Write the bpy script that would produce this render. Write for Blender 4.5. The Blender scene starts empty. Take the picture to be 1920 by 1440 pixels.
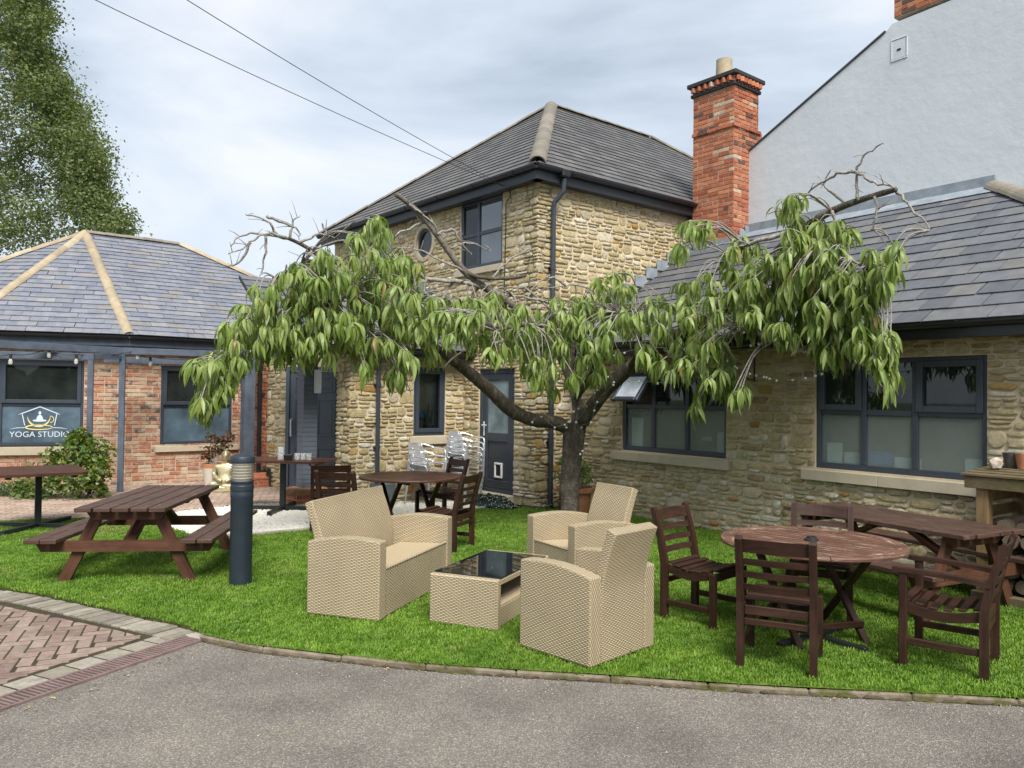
import bpy, bmesh, math, random
import numpy as np
from mathutils import Vector, Matrix

random.seed(7)
RNG = np.random.default_rng(11)
S = bpy.context.scene
COL = S.collection
PI = math.pi

# ------------------------------------------------------------------ camera, world, sun, exposure
CAM_H, FPX, PITCH, ROLL = 1.75, 1490.0, math.radians(0.88), math.radians(0.68)
_fw = Vector((0, math.cos(PITCH), math.sin(PITCH)))
_u0 = Vector((0, -math.sin(PITCH), math.cos(PITCH)))
_r0 = Vector((1, 0, 0))
_rt = _r0 * math.cos(ROLL) + _u0 * math.sin(ROLL)
_up = _u0 * math.cos(ROLL) - _r0 * math.sin(ROLL)
CAMP = Vector((0, 0, CAM_H))
cam_data = bpy.data.cameras.new("camera")
cam_data.sensor_fit = 'HORIZONTAL'
cam_data.sensor_width = 36.0
cam_data.lens = 36.0 * FPX / 1920.0
cam_data.clip_start, cam_data.clip_end = 0.1, 2000.0
cam = bpy.data.objects.new("camera", cam_data)
COL.objects.link(cam)
cam.matrix_world = Matrix(((_rt.x, _up.x, -_fw.x, 0), (_rt.y, _up.y, -_fw.y, 0), (_rt.z, _up.z, -_fw.z, CAM_H), (0, 0, 0, 1)))
S.camera = cam

SUN_DIR = Vector((0.20, -0.78, 0.95)).normalized()      # towards the sun
SUN_ELEV = math.asin(SUN_DIR.z)
sun_data = bpy.data.lights.new("sun", 'SUN')
sun_data.energy, sun_data.angle, sun_data.color = 3.8, math.radians(28), (1.0, 0.965, 0.915)
sun = bpy.data.objects.new("sun", sun_data)
COL.objects.link(sun)
sun.rotation_euler = SUN_DIR.to_track_quat('Z', 'Y').to_euler()

world = bpy.data.worlds.new("World")
S.world = world
world.use_nodes = True
wn, wl = world.node_tree.nodes, world.node_tree.links
wn.clear()
w_out = wn.new('ShaderNodeOutputWorld')
w_sky = wn.new('ShaderNodeTexSky')
w_sky.sky_type = 'NISHITA'
w_sky.sun_disc = False
w_sky.sun_elevation = SUN_ELEV
w_sky.sun_rotation = math.atan2(SUN_DIR.x, SUN_DIR.y)
w_bg = wn.new('ShaderNodeBackground'); w_bg.inputs['Strength'].default_value = 0.10
wl.new(w_sky.outputs['Color'], w_bg.inputs['Color'])
w_tc = wn.new('ShaderNodeTexCoord')
w_map = wn.new('ShaderNodeMapping'); w_map.inputs['Scale'].default_value = (1.0, 1.0, 2.6); w_map.inputs['Location'].default_value = (2.3, 0.7, 0.2)
wl.new(w_tc.outputs['Generated'], w_map.inputs['Vector'])
w_n = wn.new('ShaderNodeTexNoise'); w_n.inputs['Scale'].default_value = 1.7; w_n.inputs['Detail'].default_value = 7; w_n.inputs['Roughness'].default_value = 0.52; w_n.inputs['Distortion'].default_value = 0.5
wl.new(w_map.outputs['Vector'], w_n.inputs['Vector'])
w_cr = wn.new('ShaderNodeValToRGB')
w_cr.color_ramp.elements[0].position = 0.36; w_cr.color_ramp.elements[0].color = (0.48, 0.56, 0.65, 1)
w_cr.color_ramp.elements[1].position = 0.66; w_cr.color_ramp.elements[1].color = (0.92, 0.95, 1.0, 1)
_e = w_cr.color_ramp.elements.new(0.5); _e.color = (0.68, 0.76, 0.86, 1)
wl.new(w_n.outputs['Fac'], w_cr.inputs['Fac'])
w_cl = wn.new('ShaderNodeBackground'); w_cl.inputs['Strength'].default_value = 0.74
wl.new(w_cr.outputs['Color'], w_cl.inputs['Color'])
w_mix = wn.new('ShaderNodeMixShader'); w_mix.inputs['Fac'].default_value = 0.86
wl.new(w_bg.outputs['Background'], w_mix.inputs[1]); wl.new(w_cl.outputs['Background'], w_mix.inputs[2])
wl.new(w_mix.outputs['Shader'], w_out.inputs['Surface'])

S.view_settings.view_transform = 'Standard'
S.view_settings.look = 'None'
S.view_settings.gamma = 1.0
S.view_settings.exposure = 0.60
S.view_settings.use_curve_mapping = False
S.render.engine = 'CYCLES'
S.cycles.use_denoising = True
S.cycles.max_bounces = 8
S.cycles.transparent_max_bounces = 12
S.cycles.sample_clamp_indirect = 6.0

# ------------------------------------------------------------------ small maths
def ray(x, y):
    return _rt * ((x - 960) / FPX) - _up * ((y - 720) / FPX) + _fw
def at(x, y, Y):
    "world point seen at photo pixel x, y and standing Y metres in front of the camera"
    d = ray(x, y); return CAMP + d * (Y / d.y)
def ground(x, y, z=0.0):
    d = ray(x, y); return CAMP + d * ((z - CAM_H) / d.z)
_A3 = np.array([list(_rt), list(_up), list(_fw)])
def project(V):
    P = (np.asarray(V, float) - np.array([0, 0, CAM_H])) @ _A3.T
    z = np.where(P[:, 2] < 0.05, 0.05, P[:, 2])
    return 960 + FPX * P[:, 0] / z, 720 - FPX * P[:, 1] / z, P[:, 2]
def v3(p, z=0.0):
    return Vector((p[0], p[1], z if len(p) < 3 else p[2]))
def lerp(a, b, t): return a + (b - a) * t

class Frame:
    "a wall plane: u runs along it, z is up, d is the distance out from it"
    def __init__(s, O, U, N):
        s.O = v3(O); s.U = v3(U).normalized(); s.N = v3(N).normalized()
    def P(s, u, z, d=0.0):
        return s.O + s.U * u + s.N * d + Vector((0, 0, z))
    def M(s, u, z, d, su=1, sz=1, sd=1, rot=0.0):
        c, n = math.cos(rot), math.sin(rot)
        U = (s.U * c + Vector((0, 0, 1)) * n) * su; Z = (Vector((0, 0, 1)) * c - s.U * n) * sz; N = s.N * sd
        p = s.P(u, z, d)
        return np.array([[U.x, Z.x, N.x, p.x], [U.y, Z.y, N.y, p.y], [U.z, Z.z, N.z, p.z], [0, 0, 0, 1.0]])

# ------------------------------------------------------------------ objects
def tag(o, label=None, cat=None, group=None, kind=None):
    if label: o['label'] = label
    if cat: o['category'] = cat
    if group: o['group'] = group
    if kind: o['kind'] = kind
    return o
def thing(name, label, cat, loc=(0, 0, 0), rz=0.0, group=None):
    o = bpy.data.objects.new(name, None); COL.objects.link(o)
    o.empty_display_size = 0.2
    o.location = loc; o.rotation_euler = (0, 0, rz)
    return tag(o, label, cat, group)
def structure(name, loc=(0, 0, 0)):
    o = bpy.data.objects.new(name, None); COL.objects.link(o); o.location = loc
    o['kind'] = 'structure'
    return o
def copy_thing(o, loc, rz, label=None, group=None):
    c = o.copy(); COL.objects.link(c); c.location = loc; c.rotation_euler = (0, 0, rz)
    if label: c['label'] = label
    if group: c['group'] = group
    for k in list(o.children):
        d = k.copy(); COL.objects.link(d); d.parent = c
        for g in list(k.children):
            e = g.copy(); COL.objects.link(e); e.parent = d
    return c
def origin_of(o):
    p = Vector((0, 0, 0))
    while o is not None:
        p = p + o.location; o = o.parent
    return p

_bm = bmesh.new(); bmesh.ops.create_cube(_bm, size=2.0)
bmesh.ops.bevel(_bm, geom=_bm.edges[:] , offset=0.5, segments=1, affect='EDGES')
_CB_V = [tuple(round(c * 2) / 2 for c in v.co) for v in _bm.verts]        # coordinates 1 or 0.5
_CB_F = [[v.index for v in f.verts] for f in _bm.faces]
_bm.free()
_BX_V = [(-1, -1, -1), (1, -1, -1), (1, 1, -1), (-1, 1, -1), (-1, -1, 1), (1, -1, 1), (1, 1, 1), (-1, 1, 1)]
_BX_F = [(0, 3, 2, 1), (4, 5, 6, 7), (0, 1, 5, 4), (1, 2, 6, 5), (2, 3, 7, 6), (3, 0, 4, 7)]

class MB:
    "collects shapes that become one mesh"
    def __init__(s): s.V = []; s.F = []; s.UV = []
    def add(s, V, F, UV=None):
        n = len(s.V)
        s.V.extend([tuple(v) for v in V])
        for i, f in enumerate(F):
            s.F.append([n + k for k in f])
            s.UV.append(UV[i] if UV else None)
        return s
    def box(s, c, size, X=(1, 0, 0), Y=(0, 1, 0), Z=(0, 0, 1), ch=0.0):
        c, X, Y, Z = Vector(c), Vector(X), Vector(Y), Vector(Z)
        h = [k / 2 for k in size]
        src = _CB_V if ch > 0 else _BX_V
        loc = []
        for p in src:
            q = []
            for k in range(3):
                a = p[k]
                q.append(math.copysign(h[k] if abs(a) > 0.75 else max(h[k] - ch, 0.0), a))
            loc.append(q)
        V = [c + X * q[0] + Y * q[1] + Z * q[2] for q in loc]
        F = _CB_F if ch > 0 else _BX_F
        L = max(range(3), key=lambda k: size[k])
        ou, ov = random.random() * 7, random.random() * 7
        UV = []
        for f in F:
            mid = [sum(loc[i][k] for i in f) / len(f) / max(h[k], 1e-6) for k in range(3)]
            a = max(range(3), key=lambda k: abs(mid[k]))
            r = [k for k in range(3) if k != a]
            if L in r: r = [L] + [k for k in r if k != L]
            UV.append([(loc[i][r[0]] + ou, loc[i][r[1]] + ov) for i in f])
        return s.add(V, F, UV)
    def beam(s, p, q, w, h, up=(0, 0, 1), ch=0.0):
        "bar from p to q, w across and h in the direction nearest to up"
        p, q = Vector(p), Vector(q); X = (q - p); L = X.length; X.normalize()
        Y = Vector(up).cross(X)
        if Y.length < 1e-5: Y = Vector((0, 1, 0)).cross(X)
        Y.normalize(); Z = X.cross(Y)
        return s.box((p + q) / 2, (L, w, h), X, Y, Z, ch)
    def tube(s, pts, r, n=8, cap=True):
        pts = [Vector(p) for p in pts]; m = len(pts)
        R = r if isinstance(r, (list, tuple)) else [r] * m
        V, F, UV = [], [], []
        prev = None; dist = 0
        ds = []
        for i, p in enumerate(pts):
            t = (pts[min(i + 1, m - 1)] - pts[max(i - 1, 0)]).normalized()
            if prev is None:
                a = Vector((0, 0, 1)) if abs(t.z) < 0.9 else Vector((1, 0, 0))
                x = a.cross(t).normalized()
            else:
                x = (prev - t * prev.dot(t)); x = x.normalized() if x.length > 1e-6 else prev
            prev = x; y = t.cross(x)
            if i: dist += (p - pts[i - 1]).length
            ds.append(dist)
            for k in range(n):
                a = 2 * PI * k / n
                V.append(p + (x * math.cos(a) + y * math.sin(a)) * R[i])
        for i in range(m - 1):
            for k in range(n):
                F.append((i * n + k, i * n + (k + 1) % n, (i + 1) * n + (k + 1) % n, (i + 1) * n + k))
                c = 2 * PI * R[i] / n
                UV.append([(ds[i], c * k), (ds[i], c * (k + 1)), (ds[i + 1], c * (k + 1)), (ds[i + 1], c * k)])
        if cap:
            F.append(tuple(range(n - 1, -1, -1))); F.append(tuple((m - 1) * n + k for k in range(n)))
            UV += [[(0, 0)] * n, [(0, 0)] * n]
        return s.add(V, F, UV)
    def lathe(s, prof, n=24, c=(0, 0, 0), a0=0.0, a1=2 * PI):
        full = abs(a1 - a0 - 2 * PI) < 1e-6; m = n if full else n + 1
        V = [Vector(c) + Vector((r * math.cos(a0 + (a1 - a0) * k / n), r * math.sin(a0 + (a1 - a0) * k / n), z)) for r, z in prof for k in range(m)]
        F = []; UV = []
        for i in range(len(prof) - 1):
            for k in range(n):
                k2 = (k + 1) % m
                F.append((i * m + k, i * m + k2, (i + 1) * m + k2, (i + 1) * m + k))
                UV.append([(0.3 * k, prof[i][1]), (0.3 * k + 0.3, prof[i][1]), (0.3 * k + 0.3, prof[i + 1][1]), (0.3 * k, prof[i + 1][1])])
        return s.add(V, F, UV)
    def slab(s, poly, t, uvu=None):
        "flat outline given in 3-D, thickened by the vector t"
        poly = [Vector(p) for p in poly]; t = Vector(t); n = len(poly)
        V = poly + [p + t for p in poly]
        U = Vector(uvu).normalized() if uvu else (poly[1] - poly[0]).normalized()
        W = t.normalized().cross(U)
        f = lambda i: (V[i].dot(U), V[i].dot(W))
        F = [tuple(range(n - 1, -1, -1)), tuple(range(n, 2 * n))]
        UV = [[f(i) for i in F[0]], [f(i) for i in F[1]]]
        d = 0
        for i in range(n):
            j = (i + 1) % n; L = (poly[j] - poly[i]).length; T = t.length
            F.append((i, j, n + j, n + i)); UV.append([(d, 0), (d + L, 0), (d + L, T), (d, T)]); d += L
        return s.add(V, F, UV)
    def quad(s, a, b, c, d):
        return s.add([a, b, c, d], [(0, 1, 2, 3)])
    def mesh(s, name, mat=None, origin=(0, 0, 0), smooth=False):
        me = bpy.data.meshes.new(name)
        ox, oy, oz = origin
        me.from_pydata([(v[0] - ox, v[1] - oy, v[2] - oz) for v in s.V], [], s.F)
        uvl = me.uv_layers.new(name="UVMap")
        flat = np.zeros(len(me.loops) * 2, np.float32)
        i = 0
        for f, uv in zip(s.F, s.UV):
            if uv is None:
                P = [Vector(s.V[k]) for k in f]
                n = (P[1] - P[0]).cross(P[2] - P[0])
                if abs(n.z) > 0.8 * n.length: uv = [(p.x, p.y) for p in P]
                else:
                    h = Vector((-n.y, n.x, 0)).normalized(); uv = [(p.dot(h), p.z) for p in P]
            for a in uv:
                flat[i] = a[0]; flat[i + 1] = a[1]; i += 2
        uvl.data.foreach_set("uv", flat)
        if mat: me.materials.append(mat)
        if smooth: me.polygons.foreach_set("use_smooth", [True] * len(me.polygons))
        me.update()
        return me
    def build(s, name, mat, parent=None, smooth=False, label=None, kind=None, world=False):
        "link as one object; world=True when the shapes were given in world coordinates"
        og = origin_of(parent) if (world and parent is not None) else (0, 0, 0)
        o = bpy.data.objects.new(name, s.mesh(name, mat, og, smooth)); COL.objects.link(o)
        if parent is not None: o.parent = parent
        return tag(o, label, None, None, kind)

def smooth_angle(o, deg=40):
    me = o.data
    me.polygons.foreach_set("use_smooth", [True] * len(me.polygons))
    bm = bmesh.new(); bm.from_mesh(me); lim = math.radians(deg)
    for e in bm.edges:
        if len(e.link_faces) == 2 and e.calc_face_angle(0) > lim: e.smooth = False
    bm.to_mesh(me); bm.free()
    return o

# many alike pieces: those largest in the photo become objects, the rest one mesh of kind stuff
def pieces(parent, name, mat, variants, items, limit=290, smooth=False, min_px=0.0):
    """variants: key -> (verts, faces); items: (key, 4x4 matrix)"""
    if not items: return
    og = origin_of(parent)
    VA = {k: np.asarray(v[0], float) for k, v in variants.items()}
    sizes = []
    for key, M in items:
        V = VA[key] @ M[:3, :3].T + M[:3, 3]
        x, y, z = project(V)
        cx, cy = x.mean(), y.mean()
        vis = (z.min() > 0.1) and (-15 < cx < 1935) and (-15 < cy < 1455)
        sizes.append((x.max() - x.min()) * (y.max() - y.min()) if vis else -1)
    order = sorted(range(len(items)), key=lambda i: -sizes[i])
    single = [i for i in order[:limit] if sizes[i] > min_px]
    rest = order[len(single):]
    T = np.eye(4); T[:3, 3] = -np.array(og)
    meshes = {}
    for i in single:
        key, M = items[i]
        if key not in meshes:
            me = bpy.data.meshes.new(name); me.from_pydata([tuple(v) for v in variants[key][0]], [], variants[key][1])
            me.materials.append(mat)
            if smooth: me.polygons.foreach_set("use_smooth", [True] * len(me.polygons))
            me.update(); meshes[key] = me
        o = bpy.data.objects.new(name, meshes[key]); COL.objects.link(o)
        o.parent = parent
        o.matrix_basis = Matrix((T @ M).tolist())
    if rest:
        Vs, Fs, n = [], [], 0
        for i in rest:
            key, M = items[i]
            V = VA[key] @ M[:3, :3].T + M[:3, 3] - np.array(og)
            Vs.append(V); Fs += [[n + k for k in f] for f in variants[key][1]]; n += len(V)
        me = bpy.data.meshes.new(name); me.from_pydata(np.concatenate(Vs).tolist(), [], Fs); me.materials.append(mat)
        if smooth: me.polygons.foreach_set("use_smooth", [True] * len(me.polygons))
        me.update()
        o = bpy.data.objects.new(name, me); COL.objects.link(o); o.parent = parent; o['kind'] = 'stuff'

# ------------------------------------------------------------------ materials
def new_mat(name):
    m = bpy.data.materials.new(name); m.use_nodes = True
    nt = m.node_tree; b = nt.nodes['Principled BSDF']
    return m, nt.nodes, nt.links, b
def piece_random(N, L):
    "one random number per piece, whether it is an object or an island of a joined mesh"
    oi = N.new('ShaderNodeObjectInfo'); ge = N.new('ShaderNodeNewGeometry')
    a = N.new('ShaderNodeMath'); a.operation = 'ADD'
    L.new(oi.outputs['Random'], a.inputs[0]); L.new(ge.outputs['Random Per Island'], a.inputs[1])
    f = N.new('ShaderNodeMath'); f.operation = 'FRACT'; L.new(a.outputs[0], f.inputs[0])
    return f.outputs[0]
def ramp(N, L, fac, stops, interp='LINEAR'):
    r = N.new('ShaderNodeValToRGB'); r.color_ramp.interpolation = interp
    el = r.color_ramp.elements
    el[0].position, el[0].color = stops[0][0], (*stops[0][1], 1)
    el[1].position, el[1].color = stops[-1][0], (*stops[-1][1], 1)
    for p, c in stops[1:-1]:
        e = el.new(p); e.color = (*c, 1)
    L.new(fac, r.inputs['Fac'])
    return r.outputs['Color']
def noise(N, L, vec, scale, detail=4, rough=0.6, dist=0.0):
    n = N.new('ShaderNodeTexNoise')
    n.inputs['Scale'].default_value = scale; n.inputs['Detail'].default_value = detail
    n.inputs['Roughness'].default_value = rough; n.inputs['Distortion'].default_value = dist
    if vec is not None: L.new(vec, n.inputs['Vector'])
    return n.outputs['Fac']
def mixc(N, L, fac, a, b, mode='MIX'):
    m = N.new('ShaderNodeMix'); m.data_type = 'RGBA'; m.blend_type = mode
    for i, k in ((0, fac), (6, a), (7, b)):
        if hasattr(k, 'links'): L.new(k, m.inputs[i])
        else: m.inputs[i].default_value = (*k, 1) if isinstance(k, tuple) else k
    return m.outputs[2]
def mapr(N, L, v, a, b, c=0.0, d=1.0):
    m = N.new('ShaderNodeMapRange')
    for i, k in zip((1, 2, 3, 4), (a, b, c, d)): m.inputs[i].default_value = k
    L.new(v, m.inputs[0]); return m.outputs[0]
def math2(N, L, op, a, b):
    m = N.new('ShaderNodeMath'); m.operation = op
    for i, k in enumerate((a, b)):
        if hasattr(k, 'links'): L.new(k, m.inputs[i])
        else: m.inputs[i].default_value = k
    return m.outputs[0]
def bump(N, L, b, height, strength=0.5, dist=0.01, normal=None):
    n = N.new('ShaderNodeBump'); n.inputs['Strength'].default_value = strength; n.inputs['Distance'].default_value = dist
    L.new(height, n.inputs['Height'])
    if normal is not None: L.new(normal, n.inputs['Normal'])
    if b is not None: L.new(n.outputs['Normal'], b.inputs['Normal'])
    return n.outputs['Normal']
def pos(N): return N.new('ShaderNodeNewGeometry').outputs['Position']
def uvs(N): return N.new('ShaderNodeTexCoord').outputs['UV']
def scaled(N, L, vec, s):
    m = N.new('ShaderNodeMapping'); m.inputs['Scale'].default_value = s; L.new(vec, m.inputs['Vector']); return m.outputs['Vector']

def m_plain(name, c1, c2, scale=8.0, rough=0.6, bmp=0.2, bdist=0.003, metal=0.0, detail=5, spec=0.5):
    m, N, L, b = new_mat(name)
    n = noise(N, L, pos(N), scale, detail, 0.65)
    L.new(ramp(N, L, n, [(0.3, c1), (0.7, c2)]), b.inputs['Base Color'])
    b.inputs['Roughness'].default_value = rough; b.inputs['Metallic'].default_value = metal
    b.inputs['Specular IOR Level'].default_value = spec
    if bmp: bump(N, L, b, noise(N, L, pos(N), scale * 6, 3), bmp, bdist)
    return m

def m_stone(name, stops, dark=0.75):
    m, N, L, b = new_mat(name)
    r = piece_random(N, L)
    base = ramp(N, L, r, stops, 'CONSTANT')
    P = pos(N)
    n1 = noise(N, L, P, 14, 6, 0.7)
    c = mixc(N, L, mapr(N, L, n1, 0.32, 0.7), mixc(N, L, 1.0, base, (dark, dark * 0.97, dark * 0.9), 'MULTIPLY'), mixc(N, L, 1.0, base, (1.18, 1.16, 1.1), 'MULTIPLY'))
    n2 = noise(N, L, P, 55, 5, 0.75)
    c = mixc(N, L, mapr(N, L, n2, 0.58, 0.70, 0, 0.5), c, (0.17, 0.135, 0.08))
    n4 = noise(N, L, P, 5, 4, 0.6)
    c = mixc(N, L, mapr(N, L, n4, 0.62, 0.72, 0, 0.4), c, (0.42, 0.40, 0.34))
    L.new(c, b.inputs['Base Color']); b.inputs['Roughness'].default_value = 0.92
    b.inputs['Specular IOR Level'].default_value = 0.2
    n3 = noise(N, L, P, 30, 8, 0.75)
    n5 = noise(N, L, P, 70, 6, 0.8)
    bump(N, L, b, math2(N, L, 'ADD', n3, math2(N, L, 'MULTIPLY', n5, 0.5)), 1.0, 0.028)
    return m
def m_brick(name, stops, pale=0.35):
    m, N, L, b = new_mat(name)
    r = piece_random(N, L)
    base = ramp(N, L, r, stops, 'CONSTANT')
    P = pos(N)
    n1 = noise(N, L, P, 16, 6, 0.7)
    c = mixc(N, L, 1.0, base, ramp(N, L, n1, [(0.3, (0.7, 0.68, 0.66)), (0.7, (1.2, 1.2, 1.2))]), 'MULTIPLY')
    n2 = noise(N, L, P, 9, 6, 0.75, 0.4)
    c = mixc(N, L, mapr(N, L, n2, 0.66 - pale * 0.16, 0.76 - pale * 0.16, 0, 0.8), c, (0.46, 0.36, 0.26))
    L.new(c, b.inputs['Base Color']); b.inputs['Roughness'].default_value = 0.9; b.inputs['Specular IOR Level'].default_value = 0.2
    bump(N, L, b, noise(N, L, P, 60, 6, 0.7), 0.6, 0.008)
    return m
def m_slate(name, stops, rough=0.55, lichen=0.3):
    m, N, L, b = new_mat(name)
    r = piece_random(N, L)
    base = ramp(N, L, r, stops, 'CONSTANT')
    P = pos(N)
    n1 = noise(N, L, P, 7, 6, 0.7)
    c = mixc(N, L, 1.0, base, ramp(N, L, n1, [(0.3, (0.78, 0.78, 0.8)), (0.7, (1.2, 1.19, 1.16))]), 'MULTIPLY')
    n2 = noise(N, L, P, 3.0, 7, 0.75)
    c = mixc(N, L, mapr(N, L, n2, 0.57, 0.7, 0, lichen), c, (0.20, 0.155, 0.10))
    L.new(c, b.inputs['Base Color'])
    L.new(mapr(N, L, n1, 0.2, 0.8, rough - 0.12, rough + 0.15), b.inputs['Roughness'])
    b.inputs['Specular IOR Level'].default_value = 0.4
    bump(N, L, b, noise(N, L, P, 25, 6, 0.7), 0.4, 0.006)
    return m
def m_wood(name, c1, c2, wear=None, rough=0.5, wear_amt=0.5, along=2.2, across=38.0):
    m, N, L, b = new_mat(name)
    U = scaled(N, L, uvs(N), (along, across, 1))
    g = noise(N, L, U, 1.0, 6, 0.62, 0.6)
    c = ramp(N, L, g, [(0.28, c1), (0.72, c2)])
    big = noise(N, L, pos(N), 5.0, 4, 0.6)
    c = mixc(N, L, 1.0, c, ramp(N, L, big, [(0.3, (0.75, 0.75, 0.75)), (0.7, (1.25, 1.25, 1.25))]), 'MULTIPLY')
    if wear:
        w = noise(N, L, scaled(N, L, uvs(N), (4.0, 26, 1)), 1.0, 7, 0.7, 0.3)
        c = mixc(N, L, mapr(N, L, w, 0.62 - 0.08 * wear_amt, 0.72, 0, wear_amt), c, wear)
    L.new(c, b.inputs['Base Color'])
    L.new(mapr(N, L, g, 0.2, 0.8, rough - 0.1, rough + 0.15), b.inputs['Roughness'])
    b.inputs['Specular IOR Level'].default_value = 0.28
    bump(N, L, b, g, 0.45, 0.003)
    return m
def m_glass(name, tint=(0.02, 0.025, 0.028), rough=0.03, ior=1.55):
    m, N, L, b = new_mat(name)
    n = noise(N, L, pos(N), 2.2, 4, 0.6)
    L.new(ramp(N, L, n, [(0.35, tint), (0.7, tuple(k * 2.2 for k in tint))]), b.inputs['Base Color'])
    b.inputs['Roughness'].default_value = rough
    b.inputs['IOR'].default_value = ior
    return m

# ------------------------------------------------------------------ material library
STONE = m_stone("limestone", [(0.0, (0.57, 0.475, 0.29)), (0.16, (0.65, 0.56, 0.38)), (0.32, (0.52, 0.43, 0.25)), (0.46, (0.61, 0.515, 0.325)),
                              (0.60, (0.56, 0.495, 0.36)), (0.72, (0.49, 0.405, 0.24)), (0.80, (0.70, 0.635, 0.50)), (0.88, (0.55, 0.385, 0.16)), (0.91, (0.42, 0.32, 0.20)), (0.945, (0.74, 0.70, 0.60)), (0.985, (0.47, 0.28, 0.10))])
MORTAR = m_plain("lime_mortar", (0.50, 0.415, 0.28), (0.61, 0.515, 0.36), 6, 0.95, 0.5, 0.006, spec=0.1)
BRICK_RED = m_brick("red_brick", [(0.0, (0.43, 0.15, 0.078)), (0.2, (0.49, 0.19, 0.10)), (0.4, (0.38, 0.13, 0.075)), (0.56, (0.53, 0.24, 0.13)), (0.7, (0.34, 0.105, 0.058)), (0.8, (0.40, 0.17, 0.11)), (0.88, (0.14, 0.08, 0.065)), (0.94, (0.52, 0.40, 0.30))], 0.15)
BRICK_OLD = m_brick("reclaimed_brick", [(0.0, (0.43, 0.19, 0.11)), (0.18, (0.48, 0.27, 0.175)), (0.34, (0.38, 0.15, 0.09)), (0.48, (0.45, 0.23, 0.155)), (0.62, (0.33, 0.15, 0.105)), (0.72, (0.56, 0.44, 0.31)), (0.84, (0.46, 0.32, 0.235)), (0.92, (0.22, 0.13, 0.10)), (0.96, (0.13, 0.095, 0.085))], 1.15)
MORTAR_PALE = m_plain("brick_mortar", (0.52, 0.44, 0.31), (0.60, 0.52, 0.39), 8, 0.95, 0.4, 0.004, spec=0.1)
SLATE_BLUE = m_slate("blue_slate", [(0.0, (0.165, 0.178, 0.215)), (0.2, (0.19, 0.20, 0.232)), (0.4, (0.175, 0.182, 0.205)), (0.58, (0.15, 0.162, 0.197)), (0.74, (0.20, 0.204, 0.222)), (0.93, (0.20, 0.188, 0.18)), (0.97, (0.23, 0.228, 0.232))], 0.55, 0.12)
SLATE_DARK = m_slate("dark_slate", [(0.0, (0.088, 0.085, 0.083)), (0.3, (0.105, 0.102, 0.10)), (0.55, (0.075, 0.073, 0.073)), (0.8, (0.12, 0.115, 0.11))], 0.55, 0.45)
SLATE_GREY = m_slate("grey_slate", [(0.0, (0.105, 0.112, 0.125)), (0.25, (0.125, 0.13, 0.142)), (0.5, (0.095, 0.10, 0.112)), (0.7, (0.132, 0.135, 0.142)), (0.92, (0.14, 0.138, 0.134))], 0.5, 0.08)
ROOF_FELT = m_plain("roof_felt", (0.03, 0.03, 0.032), (0.05, 0.05, 0.05), 10, 0.9, 0)
RIDGE = m_slate("ridge_tile", [(0.0, (0.33, 0.27, 0.18)), (0.3, (0.37, 0.30, 0.20)), (0.6, (0.29, 0.24, 0.165)), (0.85, (0.40, 0.34, 0.24))], 0.85, 0.3)
RIDGE_GREY = m_slate("grey_ridge_tile", [(0.0, (0.185, 0.165, 0.13)), (0.4, (0.215, 0.19, 0.15)), (0.8, (0.16, 0.145, 0.12))], 0.85, 0.4)
ANTHRACITE = m_plain("anthracite_paint", (0.036, 0.047, 0.063), (0.045, 0.057, 0.075), 5, 0.38, 0.03, 0.002)
GREY_TIMBER = m_wood("grey_painted_timber", (0.075, 0.095, 0.125), (0.10, 0.122, 0.155), None, 0.5)
GREY_DOOR = m_plain("grey_door_paint", (0.072, 0.090, 0.116), (0.088, 0.108, 0.137), 4, 0.42, 0.05, 0.002)
FASCIA = m_plain("dark_fascia", (0.022, 0.026, 0.033), (0.028, 0.033, 0.041), 5, 0.4, 0)
GUTTER = m_plain("black_gutter", (0.012, 0.013, 0.015), (0.02, 0.021, 0.024), 6, 0.35, 0.0)
PIPE = m_plain("grey_pipe", (0.035, 0.042, 0.055), (0.045, 0.053, 0.068), 6, 0.35, 0.0)
LEAD = m_plain("lead_sheet", (0.16, 0.19, 0.22), (0.30, 0.33, 0.36), 5, 0.6, 0.2, 0.004)
SILL = m_plain("sill_stone", (0.43, 0.37, 0.265), (0.52, 0.455, 0.335), 6, 0.85, 0.3, 0.004, spec=0.2)
RENDER = m_plain("pale_render", (0.52, 0.56, 0.59), (0.58, 0.615, 0.64), 0.9, 0.85, 0.35, 0.02, spec=0.2)
GLASS_DARK = m_glass("dark_glass", (0.012, 0.015, 0.014), 0.02)
GLASS_SKY = m_glass("sky_glass", (0.02, 0.025, 0.03), 0.015, 2.6)
FROST_SKYLIT = m_glass("skylit_frosted_glass", (0.58, 0.64, 0.70), 0.25)  # sky light on the open sash is put into this pane's colour
CHROME = m_plain("steel", (0.72, 0.73, 0.75), (0.80, 0.81, 0.83), 20, 0.3, 0.05, 0.001, metal=0.45)
WHITE = m_plain("white_plastic", (0.74, 0.75, 0.76), (0.80, 0.80, 0.80), 9, 0.45, 0)
BLACK = m_plain("black_plastic", (0.010, 0.010, 0.012), (0.02, 0.02, 0.022), 9, 0.5, 0)

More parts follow.
